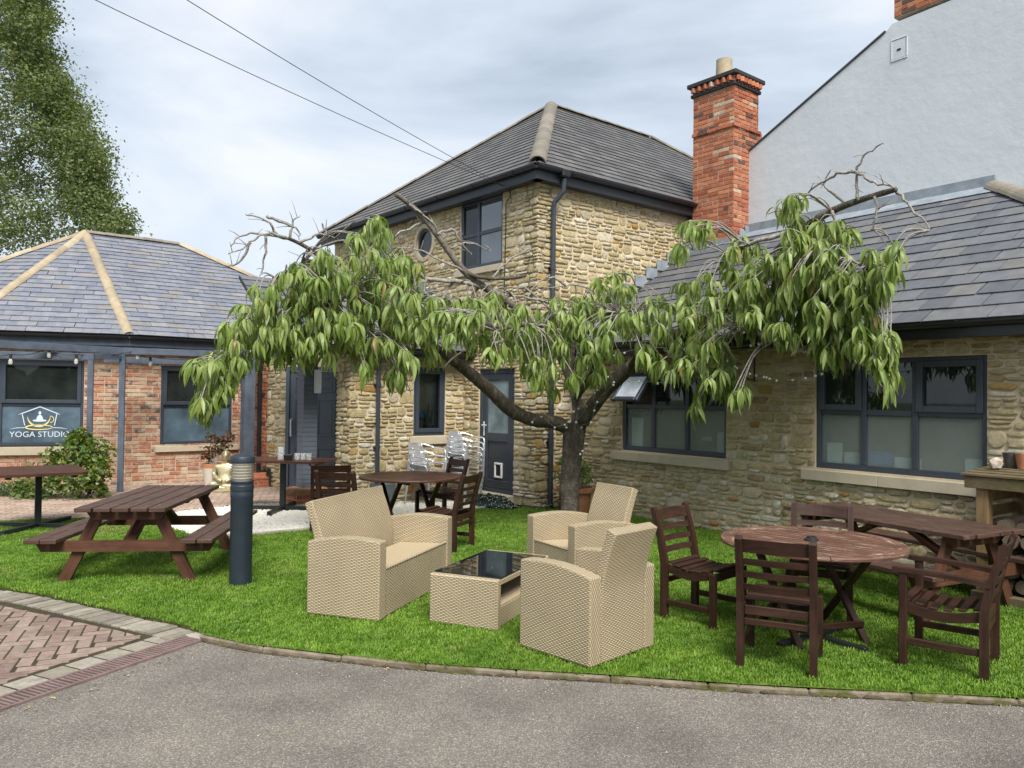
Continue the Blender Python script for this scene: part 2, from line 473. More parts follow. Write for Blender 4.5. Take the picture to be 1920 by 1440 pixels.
def m_frost():
    m, N, L, b = new_mat("frosted_glass")
    P = pos(N)
    n = noise(N, L, scaled(N, L, P, (1, 1, 0.45)), 1.6, 2, 0.5)
    c = ramp(N, L, n, [(0.3, (0.13, 0.165, 0.165)), (0.5, (0.17, 0.205, 0.20)), (0.72, (0.26, 0.30, 0.30))])
    n2 = noise(N, L, P, 3.2, 1, 0.4)
    c = mixc(N, L, mapr(N, L, n2, 0.60, 0.78, 0, 0.35), c, (0.42, 0.47, 0.50))
    L.new(mixc(N, L, 0.6, c, (0.50, 0.56, 0.54)), b.inputs['Base Color']); b.inputs['Roughness'].default_value = 0.2
    t = N.new('ShaderNodeBsdfTransparent'); t.inputs['Color'].default_value = (0.82, 0.87, 0.85, 1)
    mx = N.new('ShaderNodeMixShader'); mx.inputs[0].default_value = 0.74
    L.new(b.outputs[0], mx.inputs[1]); L.new(t.outputs[0], mx.inputs[2]); L.new(mx.outputs[0], N['Material Output'].inputs['Surface'])
    b.inputs['Specular IOR Level'].default_value = 0.5
    return m
FROST = m_frost()
FROST_DOOR = m_glass('door_frost', (0.13, 0.165, 0.175), 0.2)
FROST_BLUE = m_glass("blue_frosted_glass", (0.055, 0.082, 0.105), 0.2)
def m_clear():
    m, N, L, b = new_mat("clear_glass")
    out = N['Material Output']
    t = N.new('ShaderNodeBsdfTransparent'); t.inputs['Color'].default_value = (0.86, 0.9, 0.9, 1)
    g = N.new('ShaderNodeBsdfGlossy'); g.inputs['Roughness'].default_value = 0.02
    fr = N.new('ShaderNodeFresnel'); fr.inputs['IOR'].default_value = 1.5
    mx = N.new('ShaderNodeMixShader')
    L.new(fr.outputs[0], mx.inputs[0]); L.new(t.outputs[0], mx.inputs[1]); L.new(g.outputs[0], mx.inputs[2])
    L.new(mx.outputs[0], out.inputs['Surface'])
    return m
CLEAR = m_clear()

# ------------------------------------------------------------------ plan of the place
C0 = Vector((0.37, 12.35, 0)); U3 = Vector((0.775, 0.632, 0)); U2 = Vector((-0.632, 0.775, 0)); N3 = Vector((0.632, -0.775, 0)); NL = Vector((-0.775, -0.632, 0))
HL = Frame(C0, -U2, NL); HR = Frame(C0, U3, N3)
E0 = HL.P(-1.91, 0); EX = Frame(E0, U3, N3); E1 = EX.P(-2.19, 0); ES = Frame(E1, -U2, NL)
A0 = Vector((2.13, 11.33, 0)); UA = Vector((0.59, -0.807, 0)); NA = Vector((-0.807, -0.59, 0)); AN = Frame(A0, UA, NA)
GB = Frame(A0 - NA * 3.25, UA, NA)
B0 = Vector((-7.2, 14.87, 0)); U4 = Vector((0.95, 0.32, 0)).normalized(); N4 = Vector((U4.y, -U4.x, 0))
Y1 = Frame(B0, U4, N4); Y2 = Frame(B0, U3, N3)

# ------------------------------------------------------------------ wall helpers
def cuts(vals, lo, hi):
    return sorted({round(v, 4) for v in vals if lo < v < hi} | {lo, hi})
def wall_part(parent, F, u0, u1, z0, z1, opens, mat, reveal=0.13, back=0.3, name='wall'):
    mb = MB()
    us = cuts([o[k] for o in opens for k in (0, 1)], u0, u1); zs = cuts([o[k] for o in opens for k in (2, 3)], z0, z1)
    for i in range(len(us) - 1):
        for j in range(len(zs) - 1):
            cu, cz = (us[i] + us[i + 1]) / 2, (zs[j] + zs[j + 1]) / 2
            if any(o[0] < cu < o[1] and o[2] < cz < o[3] for o in opens): continue
            mb.quad(F.P(us[i], zs[j]), F.P(us[i + 1], zs[j]), F.P(us[i + 1], zs[j + 1]), F.P(us[i], zs[j + 1]))
    for a, b, c, d in [o[:4] for o in opens]:
        a2, b2, c2, d2 = max(a, u0), min(b, u1), max(c, z0), min(d, z1)
        mb.quad(F.P(a2, c2), F.P(a2, d2), F.P(a2, d2, -reveal), F.P(a2, c2, -reveal))
        mb.quad(F.P(b2, c2), F.P(b2, d2), F.P(b2, d2, -reveal), F.P(b2, c2, -reveal))
        mb.quad(F.P(a2, d2), F.P(b2, d2), F.P(b2, d2, -reveal), F.P(a2, d2, -reveal))
        mb.quad(F.P(a2, c2), F.P(b2, c2), F.P(b2, c2, -reveal), F.P(a2, c2, -reveal))
    # ends, top and the inner face
    for u in (u0, u1): mb.quad(F.P(u, z0), F.P(u, z1), F.P(u, z1, -back), F.P(u, z0, -back))
    mb.quad(F.P(u0, z1), F.P(u1, z1), F.P(u1, z1, -back), F.P(u0, z1, -back))
    mb.quad(F.P(u0, z0, -back), F.P(u1, z0, -back), F.P(u1, z1, -back), F.P(u0, z1, -back))
    return mb.build(name, mat, parent, world=True)

def make_stone_variant(n=13):
    k = random.uniform(3.5, 8.0)
    a0 = random.random() * 6
    ring = []
    for i in range(n):
        a = 2 * PI * (i + random.uniform(-0.25, 0.25)) / n + a0
        c, s_ = math.cos(a), math.sin(a)
        r = 0.5 / (abs(c) ** k + abs(s_) ** k) ** (1 / k) * random.uniform(0.78, 1.03)
        ring.append((c * r, s_ * r))
    V = [(x * 1.0, y * 1.0, -0.3) for x, y in ring] + [(x * 0.985, y * 0.97, random.uniform(0.55, 0.85)) for x, y in ring] + [(x * 0.86, y * 0.78, random.uniform(0.75, 1.1)) for x, y in ring] + [(0.02, 0.0, random.uniform(0.85, 1.05))]
    F = []
    for r in range(2):
        for i in range(n):
            j = (i + 1) % n; F.append((r * n + i, r * n + j, (r + 1) * n + j, (r + 1) * n + i))
    for i in range(n): F.append((2 * n + i, 2 * n + (i + 1) % n, 3 * n))
    return V, F
STONE_VAR = {k: make_stone_variant() for k in range(26)}
def brick_variant(j=0.012):
    V = []
    for z, s in ((-0.6, 1.0), (0.8, 1.0), (1.0, 0.94)):
        for x, y in ((-0.5, -0.5), (0.5, -0.5), (0.5, 0.5), (-0.5, 0.5)):
            V.append((x * (s if z < 1 else 0.965) + random.uniform(-j, j), y * (s if z < 1 else 0.90) + random.uniform(-j, j) * 2, z))
    F = [(8, 9, 10, 11)]
    for r in range(2):
        for i in range(4): F.append((r * 4 + i, r * 4 + (i + 1) % 4, r * 4 + 4 + (i + 1) % 4, r * 4 + 4 + i))
    return V, F
BRICK_VAR = {k: brick_variant() for k in range(8)}

def stone_items(F, u0, u1, z0, z1, opens, row=0.125, keep=None, wmin=0.11, wmax=0.36):
    items = []
    zs = cuts([o[k] for o in opens for k in (2, 3)], z0, z1)
    ri = 0
    def put(ua, ub, za, zb):
        w, h = ub - ua, zb - za
        cu, cz = (ua + ub) / 2, (za + zb) / 2
        if w < 0.035 or h < 0.025: return
        if keep and not keep(cu, cz): return
        items.append((random.randrange(26), F.M(cu, cz, 0.0, max(w - random.uniform(0.008, 0.02), 0.03), max(h - random.uniform(0.007, 0.016), 0.022), random.uniform(0.014, 0.034), random.uniform(-0.05, 0.05) if w < 0.3 else random.uniform(-0.02, 0.02))))
    for a, b in zip(zs[:-1], zs[1:]):
        gap = b - a
        n = max(1, round(gap / row))
        hs = [random.uniform(0.65, 1.35) for _ in range(n)]; k = gap / sum(hs)
        levels = [a]
        for h in hs: levels.append(levels[-1] + h * k)
        for r in range(n):
            za, zb = levels[r], levels[r + 1]; ri += 1
            free = [(u0, u1)]
            for o in opens:
                if o[2] < (za + zb) / 2 < o[3]:
                    nf = []
                    for p, q in free:
                        if o[1] <= p or o[0] >= q: nf.append((p, q)); continue
                        if o[0] > p: nf.append((p, o[0]))
                        if o[1] < q: nf.append((o[1], q))
                    free = nf
            wob = lambda u, i: 0.0 if i in (0, n) else 0.020 * math.sin(u * 2.3 + (ri - r + i) * 1.7) + 0.014 * math.sin(u * 6.1 + (ri - r + i) * 2.9)
            for p, q in free:
                u = p
                while q - u > 0.03:
                    w = random.uniform(wmin, wmax) * random.choice((0.7, 1, 1, 1.15))
                    if q - u - w < wmin * 0.8: w = q - u
                    w = min(w, q - u)
                    m = u + w / 2; A, Bt = za + wob(m, r), zb + wob(m, r + 1); h = Bt - A
                    if h > 0.085 and random.random() < 0.66:
                        t = random.uniform(0.36, 0.64); Mz = A + h * t
                        for lo, hi in ((A, Mz), (Mz, Bt)):
                            if w > 0.24 and random.random() < 0.5:
                                x = u + w * random.uniform(0.35, 0.65); put(u, x, lo, hi); put(x, u + w, lo, hi)
                            else: put(u, u + w, lo, hi)
                    else: put(u, u + w, A, Bt)
                    u += w
    return items

def brick_items(F, u0, u1, z0, z1, opens, bw=0.225, bh=0.075, keep=None, depth=0.012, header=0.22):
    items = []
    n = int((z1 - z0) / bh + 0.5)
    for r in range(n):
        za = z0 + r * bh; cz = za + bh / 2
        free = [(u0, u1)]
        for o in opens:
            if o[2] < cz < o[3]:
                nf = []
                for p, q in free:
                    if o[1] <= p or o[0] >= q: nf.append((p, q)); continue
                    if o[0] > p: nf.append((p, o[0]))
                    if o[1] < q: nf.append((o[1], q))
                free = nf
        for p, q in free:
            u = p - (bw / 2 if r % 2 else 0)
            while u < q - 0.02:
                w = bw if random.random() > header else bw / 2
                a, b = max(u, p), min(u + w, q); u += w
                if b - a < 0.03: continue
                if keep and not keep((a + b) / 2, cz): continue
                items.append((random.randrange(8), F.M((a + b) / 2, cz + random.uniform(-0.002, 0.002), 0, b - a - 0.015, bh - 0.016, depth * random.uniform(0.6, 1.5), random.uniform(-0.008, 0.008))))
    return items

def window(parent, F, u0, u1, z0, z1, cols, rows, cells, d=-0.075, fw=0.055, mat=None, sash=None):
    """cols and rows: fractions of the dividers. cells[(i, j)] = material of the pane (row 0 at the bottom).
    sash: cells with an opening frame of their own"""
    mat = mat or ANTHRACITE; sash = sash or []
    mb = MB(); t = 0.07
    def bar(m, a, b, c, e, dd, th=t):
        m.box(F.P((a + b) / 2, (c + e) / 2, dd), (b - a, e - c, th), F.U, (0, 0, 1), F.N, 0.006)
    bar(mb, u0, u0 + fw, z0, z1, d); bar(mb, u1 - fw, u1, z0, z1, d)
    bar(mb, u0 + fw, u1 - fw, z0, z0 + fw * 1.25, d); bar(mb, u0 + fw, u1 - fw, z1 - fw, z1, d)
    W = mb.build('window', mat, parent, world=True)
    iu0, iu1, iz0, iz1 = u0 + fw, u1 - fw, z0 + fw * 1.25, z1 - fw
    ue = [iu0] + [lerp(iu0, iu1, c) for c in cols] + [iu1]; ze = [iz0] + [lerp(iz0, iz1, r) for r in rows] + [iz1]
    hw = 0.032
    for c in ue[1:-1]:
        m = MB(); bar(m, c - hw, c + hw, iz0, iz1, d - 0.003, t - 0.006); m.build('mullion', mat, W, world=True)
    for r in ze[1:-1]:
        for i in range(len(ue) - 1):
            a = ue[i] + (hw if i else 0); b = ue[i + 1] - (hw if i < len(ue) - 2 else 0)
            m = MB(); bar(m, a, b, r - hw, r + hw, d - 0.006, t - 0.012); m.build('transom', mat, W, world=True)
    for (i, j), gm in cells.items():
        a = ue[i] + (hw if i else 0); b = ue[i + 1] - (hw if i < len(ue) - 2 else 0)
        c = ze[j] + (hw if j else 0); e = ze[j + 1] - (hw if j < len(ze) - 2 else 0)
        if (i, j) in sash:
            m = MB(); s = 0.055; o = 0.014
            bar(m, a - o, a + s, c - o, e + o, d + 0.022, t); bar(m, b - s, b + o, c - o, e + o, d + 0.022, t)
            bar(m, a + s, b - s, c - o, c + s, d + 0.022, t); bar(m, a + s, b - s, e - s, e + o, d + 0.022, t)
            m.build('sash', mat, W, world=True)
            a, b, c, e = a + s, b - s, c + s, e - s
        if gm is None: continue
        m = MB(); m.box(F.P((a + b) / 2, (c + e) / 2, d - 0.004), (b - a + 0.004, e - c + 0.004, 0.014), F.U, (0, 0, 1), F.N)
        m.build('pane', gm, W, world=True)
    return W

def sill(parent, F, u0, u1, z0, z1, joint=None, out=0.075):
    for a, b in ([(u0, u1)] if joint is None else [(u0, joint), (joint, u1)]):
        MB().box(F.P((a + b) / 2, (z0 + z1) / 2, out - 0.1), (b - a - 0.003, z1 - z0, 0.2), F.U, (0, 0, 1), F.N, 0.006).build('sill', SILL, parent, world=True)

def gutter(parent, p, q, r=0.058, mat=None, brackets=3):
    p, q = Vector(p), Vector(q); t = (q - p).normalized(); y = Vector((0, 0, 1)).cross(t)
    V, F = [], []
    n = 8
    for e in (p, q):
        for rr in (r, r - 0.006):
            for k in range(n + 1):
                a = PI + PI * k / n
                V.append(e + y * math.cos(a) * rr + Vector((0, 0, 1)) * math.sin(a) * rr)
    m = n + 1
    for k in range(n):
        F.append((k, k + 1, 2 * m + k + 1, 2 * m + k)); F.append((m + k, 3 * m + k, 3 * m + k + 1, m + k + 1))
    for e in (0, 2 * m):
        for k in range(n): F.append((e + k, e + m + k, e + m + k + 1, e + k + 1))
    for k in (0, n): F.append((k, 2 * m + k, 3 * m + k, m + k))
    g = MB().add(V, F).build('gutter', mat or GUTTER, parent, smooth=False, world=True)
    L = (q - p).length
    for i in range(brackets):
        c = p + t * L * (i + 0.5) / brackets
        pts = [c + y * math.cos(PI + PI * k / 6) * (r + 0.006) + Vector((0, 0, math.sin(PI + PI * k / 6) * (r + 0.006))) for k in range(7)]
        m2 = MB()
        for a, b in zip(pts[:-1], pts[1:]): m2.beam(a, b, 0.035, 0.008, up=t.cross(b - a))
        m2.build('gutter_bracket', mat or GUTTER, g, world=True)
    return g

def downpipe(parent, F, u, z0, z1, d=0.09, r=0.036, top=None, clips=(0.5,), mat=None):
    pts = [F.P(u, z0, d), F.P(u, z1, d)] + (top or [])
    dense = []
    for a, b in zip(pts[:-1], pts[1:]):
        dense += [a, a.lerp(b, 0.08), a.lerp(b, 0.92)]
    dense.append(pts[-1])
    o = MB().tube(dense, r, 12).build('downpipe', mat or PIPE, parent, world=True)
    smooth_angle(o, 50)
    for c in clips:
        z = lerp(z0, z1, c)
        MB().box(F.P(u, z, d - 0.045), (0.11, 0.028, 0.09 + 0.0), F.U, (0, 0, 1), F.N, 0.004).build('pipe_clip', BLACK, o, world=True)
        MB().tube([F.P(u, z - 0.03, d), F.P(u, z + 0.03, d)], r + 0.006, 12).build('pipe_collar', mat or PIPE, o, world=True)
    return o

# ------------------------------------------------------------------ roofs
def clip_poly(P, Q):
    "clip polygon P by the convex polygon Q (counter-clockwise)"
    out = P
    for i in range(len(Q)):
        a, b = Q[i], Q[(i + 1) % len(Q)]
        ins = lambda p: (b[0] - a[0]) * (p[1] - a[1]) - (b[1] - a[1]) * (p[0] - a[0]) >= -1e-9
        res = []
        for k in range(len(out)):
            p, q = out[k], out[(k + 1) % len(out)]
            if ins(p): res.append(p)
            if ins(p) != ins(q):
                d1 = (b[0] - a[0]) * (p[1] - a[1]) - (b[1] - a[1]) * (p[0] - a[0]); d2 = (b[0] - a[0]) * (q[1] - a[1]) - (b[1] - a[1]) * (q[0] - a[0])
                t = d1 / (d1 - d2); res.append((p[0] + (q[0] - p[0]) * t, p[1] + (q[1] - p[1]) * t))
        out = res
        if not out: return []
    return out
def roof_plane(parent, pts, gauge, width, mat, limit, felt=True, thick=0.011, gap=0.004, share=None):
    "pts: the corners in 3-D, the first two along the eave (left to right seen from outside)"
    pts = [Vector(p) for p in pts]
    O = pts[0]; U = (pts[1] - pts[0]).normalized()
    n = Vector((0, 0, 0))
    for i in range(1, len(pts) - 1):
        n += (pts[i] - O).cross(pts[i + 1] - O)
    n.normalize()
    if n.z < 0: n = -n
    V = n.cross(U)
    if V.z < 0: V = -V
    uv = [((p - O).dot(U), (p - O).dot(V)) for p in pts]
    area = sum(uv[i][0] * uv[(i + 1) % len(uv)][1] - uv[(i + 1) % len(uv)][0] * uv[i][1] for i in range(len(uv)))
    if area < 0: uv = uv[::-1]
    roof = MB().slab([O + U * a + V * b for a, b in uv], -n * 0.05).build('roof', ROOF_FELT, parent, world=True)
    umin, umax = min(a for a, b in uv), max(a for a, b in uv); vmax = max(b for a, b in uv)
    variants, items = {}, []
    M0 = np.array([[U.x, V.x, n.x, O.x], [U.y, V.y, n.y, O.y], [U.z, V.z, n.z, O.z], [0, 0, 0, 1.0]])
    rows = int(vmax / gauge) + 2
    lift = thick * 2.2
    for j in range(3):
        jj = lambda: random.uniform(-0.004, 0.004)
        w, h = width - gap, gauge * 1.12
        top = [(-w / 2 + jj() * 0.5, jj(), lift), (w / 2 + jj() * 0.5, jj(), lift), (w / 2, h, thick * 0.7), (-w / 2, h, thick * 0.7)]
        V8 = [(x, y, z - thick) for x, y, z in top] + top
        variants[('s', j)] = (V8, [(0, 3, 2, 1), (4, 5, 6, 7), (0, 1, 5, 4), (1, 2, 6, 5), (2, 3, 7, 6), (3, 0, 4, 7)])
    c = 0
    for r in range(rows):
        v0 = r * gauge - 0.03
        k0 = math.floor(umin / width) - 1
        for k in range(int((umax - umin) / width) + 4):
            uc = (k0 + k + (0.5 if r % 2 else 0)) * width + random.uniform(-0.006, 0.006)
            q = [(uc - width / 2 + gap / 2, v0), (uc + width / 2 - gap / 2, v0), (uc + width / 2 - gap / 2, v0 + gauge * 1.12), (uc - width / 2 + gap / 2, v0 + gauge * 1.12)]
            Q = [(a, b - (0.03 if b < 0.01 else 0)) for a, b in uv]
            cp = clip_poly(q, Q)
            if len(cp) < 3: continue
            ar = abs(sum(cp[i][0] * cp[(i + 1) % len(cp)][1] - cp[(i + 1) % len(cp)][0] * cp[i][1] for i in range(len(cp)))) / 2
            if ar < 0.002: continue
            if ar > width * gauge * 1.12 * 0.97:
                a = random.uniform(-0.012, 0.012); T = np.eye(4)
                T[:3, 0] = (math.cos(a), math.sin(a), 0); T[:3, 1] = (-math.sin(a), math.cos(a), random.uniform(-0.012, 0.012)); T[:3, 3] = (uc, v0 + random.uniform(-0.004, 0.004), random.uniform(0, 0.003))
                items.append((('s', random.randrange(3)), M0 @ T))
            else:
                m = len(cp); f = lambda b: lerp(lift, thick * 0.7, (b - v0) / (gauge * 1.12))
                vv = [(a, b, f(b) - thick) for a, b in cp] + [(a, b, f(b)) for a, b in cp]
                F = [tuple(range(m - 1, -1, -1)), tuple(range(m, 2 * m))] + [(i, (i + 1) % m, m + (i + 1) % m, m + i) for i in range(m)]
                c += 1; variants[('c', c)] = (vv, F); items.append((('c', c), M0))
    pieces(roof, 'slate', mat, variants, items, limit)
    return roof, n

def ridge_variant(L=0.44, r=0.125, a=1.9, n=8, th=0.016):
    V = []
    for x in (-L / 2, L / 2):
        s = 1.0 if x < 0 else 0.94
        for rr in (r, r - th):
            for k in range(n + 1):
                t = -a / 1.0 / 2 * 1.6 + a * 1.6 * k / n
                V.append((x, math.sin(t) * rr * s, math.cos(t) * rr * s - r * 0.55))
    m = n + 1; F = []
    for k in range(n):
        F.append((k, k + 1, 2 * m + k + 1, 2 * m + k)); F.append((m + k, 3 * m + k, 3 * m + k + 1, m + k + 1))
        for e in (0, 2 * m): F.append((e + k, e + m + k, e + m + k + 1, e + k + 1))
    for k in (0, n): F.append((k, 2 * m + k, 3 * m + k, m + k))
    return V, F
def ridge_line(parent, p, q, mat, r=0.125, L=0.42, a=1.6, lift=0.03):
    p, q = Vector(p), Vector(q); t = (q - p); D = t.length; t.normalize()
    y = Vector((0, 0, 1)).cross(t).normalized(); z = t.cross(y)
    n = max(1, round(D / L)); st = D / n
    var = {0: ridge_variant(st * 1.03, r, a), 1: ridge_variant(st * 1.03, r * 1.03, a)}
    items = []
    for i in range(n):
        c = p + t * st * (i + 0.5) + z * (lift + random.uniform(-0.006, 0.006)); k = random.uniform(-0.015, 0.015)
        yy = y + t * k
        items.append((i % 2, np.array([[t.x, yy.x, z.x, c.x], [t.y, yy.y, z.y, c.y], [t.z, yy.z, z.z, c.z], [0, 0, 0, 1.0]])))
    pieces(parent, 'ridge_tile', mat, var, items, 60, smooth=False)

# ------------------------------------------------------------------ the stone house with two storeys
house = thing('stone_house', 'two-storey honey stone house under a steep dark slate hipped roof', 'house', C0)
K0 = C0 + N3 * 0.2 + NL * 0.2 + Vector((0, 0, 5.32))
KL = Vector((-4.34, 17.80, 5.32)); AP = Vector((0.78, 17.2, 8.07)); RE = AP + U3 * 3.24; KR = K0 + U3 * 10.1
hl_open = [(-2.06, -0.88, 3.93, 5.11), (-3.47, -2.95, 4.33, 4.87), (-5.02, -4.4, 4.15, 5.0), (-1.46, -0.52, 0.16, 2.2)]
w = wall_part(house, HL, -6.9, 0, -0.1, 5.25, hl_open, MORTAR, 0.12)
# the stones show above the porch roof and to its right
ex_roof = lambda u: 2.5 + min(1.15, max(0.0, -(u + 1.91)) * 0.72)
it = stone_items(HL, -6.9, 0.035, 0.0, 5.22, hl_open, keep=lambda u, z: (u > -1.95 or z > ex_roof(u)) and not ((u + 3.21) ** 2 + (z - 4.6) ** 2 < 0.1 and False))
w2 = wall_part(house, HR, 0, 4.6, -0.1, 5.25, [], MORTAR)
it2 = stone_items(HR, -0.03, 4.6, 0.0, 5.22, [], keep=lambda u, z: u < 0.9 or z > 2.3 + 0.6 * (u - 0.8))
pieces(w, 'stone', STONE, STONE_VAR, it, 150, smooth=True)
pieces(w2, 'stone', STONE, STONE_VAR, it2, 150, smooth=True)
wn_ = window(house, HL, -2.06, -0.88, 3.93, 5.11, [0.40], [0.5], {(0, 0): GLASS_DARK, (0, 1): GLASS_DARK, (1, 0): GLASS_SKY, (1, 1): GLASS_SKY}, d=-0.05)
window(house, HL, -5.02, -4.4, 4.15, 5.0, [], [], {(0, 0): GLASS_SKY}, d=-0.05)
sill(house, HL, -2.15, -0.8, 3.82, 3.925)
# round window with a stone ring
mb = MB()
def ring_part(F, cu, cz, r0, r1, d0, d1, n=28, sz=1.0):
    V, Fc = [], []
    for d in (d0, d1):
        for r in (r0, r1):
            for k in range(n):
                a = 2 * PI * k / n; V.append(F.P(cu + math.cos(a) * r, cz + math.sin(a) * r * sz, d))
    for k in range(n):
        j = (k + 1) % n
        Fc += [(k, j, n + j, n + k), (2 * n + k, 3 * n + k, 3 * n + j, 2 * n + j), (n + k, n + j, 3 * n + j, 3 * n + k), (k, 2 * n + k, 2 * n + j, j)]
    return MB().add(V, Fc)
rw = ring_part(HL, -3.21, 4.6, 0.275, 0.35, -0.13, 0.03).build('round_window', SILL, house, world=True)
ring_part(HL, -3.21, 4.6, 0.22, 0.274, -0.07, -0.02).build('frame', ANTHRACITE, rw, world=True)
V = [HL.P(-3.21 + math.cos(2 * PI * k / 28) * 0.225, 4.6 + math.sin(2 * PI * k / 28) * 0.225, -0.05) for k in range(28)]
MB().slab(V, -HL.N * 0.012).build('pane', GLASS_DARK, rw, world=True)
# fascias, gutters, pipes
for p, q in ((K0, KL), (K0, KR)):
    t = (q - p).normalized(); y = Vector((0, 0, 1)).cross(t); y = y if y.dot(C0 + Vector((0, 3, 0)) - p) < 0 else -y
    MB().beam(p - y * 0.09 + Vector((0, 0, -0.14)), q - y * 0.09 + Vector((0, 0, -0.14)), 0.16, 0.20, ch=0.005).build('fascia', FASCIA, house, world=True)
    gutter(house, p + y * 0.045 + Vector((0, 0, -0.035)) - t * 0.045, q + y * 0.045 + Vector((0, 0, -0.035)), 0.065, GUTTER, 7)
downpipe(house, HR, 0.26, 0.0, 4.72, 0.08, 0.04, [HR.P(0.26, 4.80, 0.10), HR.P(0.33, 4.96, 0.22), HR.P(0.33, 5.16, 0.245)], (0.22, 0.55, 0.8))
MB().box(HR.P(0.33, 5.235, 0.245), (0.17, 0.13, 0.14), U3, (0, 0, 1), N3, 0.02).build('gutter_outlet', GUTTER, house, world=True)
r1, _ = roof_plane(house, [KL, K0, AP], 0.225, 0.27, SLATE_DARK, 110, thick=0.011, gap=0.009)
r2, _ = roof_plane(house, [K0, KR, RE, AP], 0.225, 0.27, SLATE_DARK, 180, thick=0.011, gap=0.009)
ridge_line(house, AP, K0 + (AP - K0) * 0.015, RIDGE_GREY, 0.15, 0.42, 1.5, 0.03)
ridge_line(house, AP, KL, RIDGE_GREY, 0.12, 0.42, 1.4, 0.02)
ridge_line(house, AP, RE, RIDGE_GREY, 0.12, 0.42, 1.4, 0.02)
ridge_line(house, RE, KR, RIDGE_GREY, 0.12, 0.42, 1.4, 0.02)
MB().slab([K0, KL, RE + U2 * 4, KR], Vector((0, 0, 0.02))).build('soffit', ANTHRACITE, house, world=True)
# back door with frosted pane and cat flap
def panel_ring(mb, F, a, b, c, e, d, t=0.02, w=0.03):
    mb.box(F.P((a + b) / 2, c + w / 2, d), (b - a, w, t), F.U, (0, 0, 1), F.N, 0.006); mb.box(F.P((a + b) / 2, e - w / 2, d), (b - a, w, t), F.U, (0, 0, 1), F.N, 0.006)
    mb.box(F.P(a + w / 2, (c + e) / 2, d), (w, e - c - 2 * w, t), F.U, (0, 0, 1), F.N, 0.006); mb.box(F.P(b - w / 2, (c + e) / 2, d), (w, e - c - 2 * w, t), F.U, (0, 0, 1), F.N, 0.006)
mb = MB()
for a, b, c, e in ((-1.46, -1.385, 0.0, 2.2), (-0.595, -0.52, 0.0, 2.2), (-1.385, -0.595, 2.125, 2.2), (-1.385, -0.595, 0.0, 0.22)):
    mb.box(HL.P((a + b) / 2, (c + e) / 2, -0.06), (b - a, e - c, 0.09), HL.U, (0, 0, 1), HL.N, 0.006)
dr = mb.build('door', ANTHRACITE, house, world=True, label='anthracite back door with a frosted pane and white cat flap')
leaf = MB()
for a, b, c, e in ((-1.382, -1.27, 0.225, 2.12), (-0.71, -0.598, 0.225, 2.12), (-1.27, -0.71, 2.02, 2.12), (-1.27, -0.71, 1.0, 1.14), (-1.27, -0.71, 0.225, 0.36)):
    leaf.box(HL.P((a + b) / 2, (c + e) / 2, -0.055), (b - a, e - c, 0.06), HL.U, (0, 0, 1), HL.N, 0.006)
leaf.build('door_leaf', ANTHRACITE, dr, world=True)
MB().box(HL.P(-0.99, 1.58, -0.06), (0.56, 0.88, 0.016), HL.U, (0, 0, 1), HL.N).build('pane', FROST_DOOR, dr, world=True)
MB().box(HL.P(-0.99, 0.68, -0.065), (0.56, 0.64, 0.03), HL.U, (0, 0, 1), HL.N).build('door_panel', ANTHRACITE, dr, world=True)
mb = MB(); panel_ring(mb, HL, -1.06, -0.86, 0.40, 0.65, -0.035, 0.03, 0.032); mb.build('cat_flap', WHITE, dr, world=True)
MB().box(HL.P(-0.96, 0.525, -0.045), (0.13, 0.18, 0.012), HL.U, (0, 0, 1), HL.N).build('cat_flap_pane', BLACK, dr, world=True)
mb = MB(); mb.box(HL.P(-1.33, 1.20, -0.01), (0.035, 0.24, 0.015), HL.U, (0, 0, 1), HL.N, 0.004); mb.box(HL.P(-1.28, 1.26, 0.03), (0.13, 0.022, 0.02), HL.U, (0, 0, 1), HL.N, 0.006); mb.box(HL.P(-1.335, 1.26, 0.01), (0.022, 0.022, 0.05), HL.U, (0, 0, 1), HL.N, 0.004)
mb.build('handle', CHROME, dr, world=True)
MB().box(HL.P(-0.99, 0.08, 0.06), (1.0, 0.16, 0.22), HL.U, (0, 0, 1), HL.N, 0.01).build('doorstep', SILL, house, world=True)

# ------------------------------------------------------------------ low stone porch wing in front of it
porch = thing('stone_porch', 'low stone wing with a narrow dark window, right of the grey front door', 'building', E1)
ex_open = [(-1.02, -0.39, 1.07, 2.22)]
w = wall_part(porch, EX, -2.19, -0.002, -0.1, 2.45, ex_open, MORTAR, 0.12)
it = stone_items(EX, -2.22, 0.0, 0.0, 2.42, ex_open)
pieces(w, 'stone', STONE, STONE_VAR, it, 230, smooth=True)
w = wall_part(porch, ES, -0.42, -0.002, -0.1, 2.45, [], MORTAR)
pieces(w, 'stone', STONE, STONE_VAR, stone_items(ES, -0.45, 0.03, 0.0, 2.42, [], wmin=0.12, wmax=0.28), 60, smooth=True)
window(porch, EX, -1.02, -0.39, 1.07, 2.22, [], [], {(0, 0): CLEAR}, d=-0.045, sash=[(0, 0)])
sill(porch, EX, -1.12, -0.29, 0.93, 1.065)
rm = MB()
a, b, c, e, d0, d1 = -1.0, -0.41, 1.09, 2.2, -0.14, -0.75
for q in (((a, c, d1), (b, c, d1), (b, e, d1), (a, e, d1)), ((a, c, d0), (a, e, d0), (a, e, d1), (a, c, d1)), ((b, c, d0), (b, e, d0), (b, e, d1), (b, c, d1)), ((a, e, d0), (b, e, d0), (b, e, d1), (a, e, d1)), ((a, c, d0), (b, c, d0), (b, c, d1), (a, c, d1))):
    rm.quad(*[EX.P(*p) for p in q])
rm.build('window_recess_dark', m_plain("dim_interior", (0.10, 0.12, 0.145), (0.13, 0.155, 0.18), 2, 0.8, 0), porch, world=True)
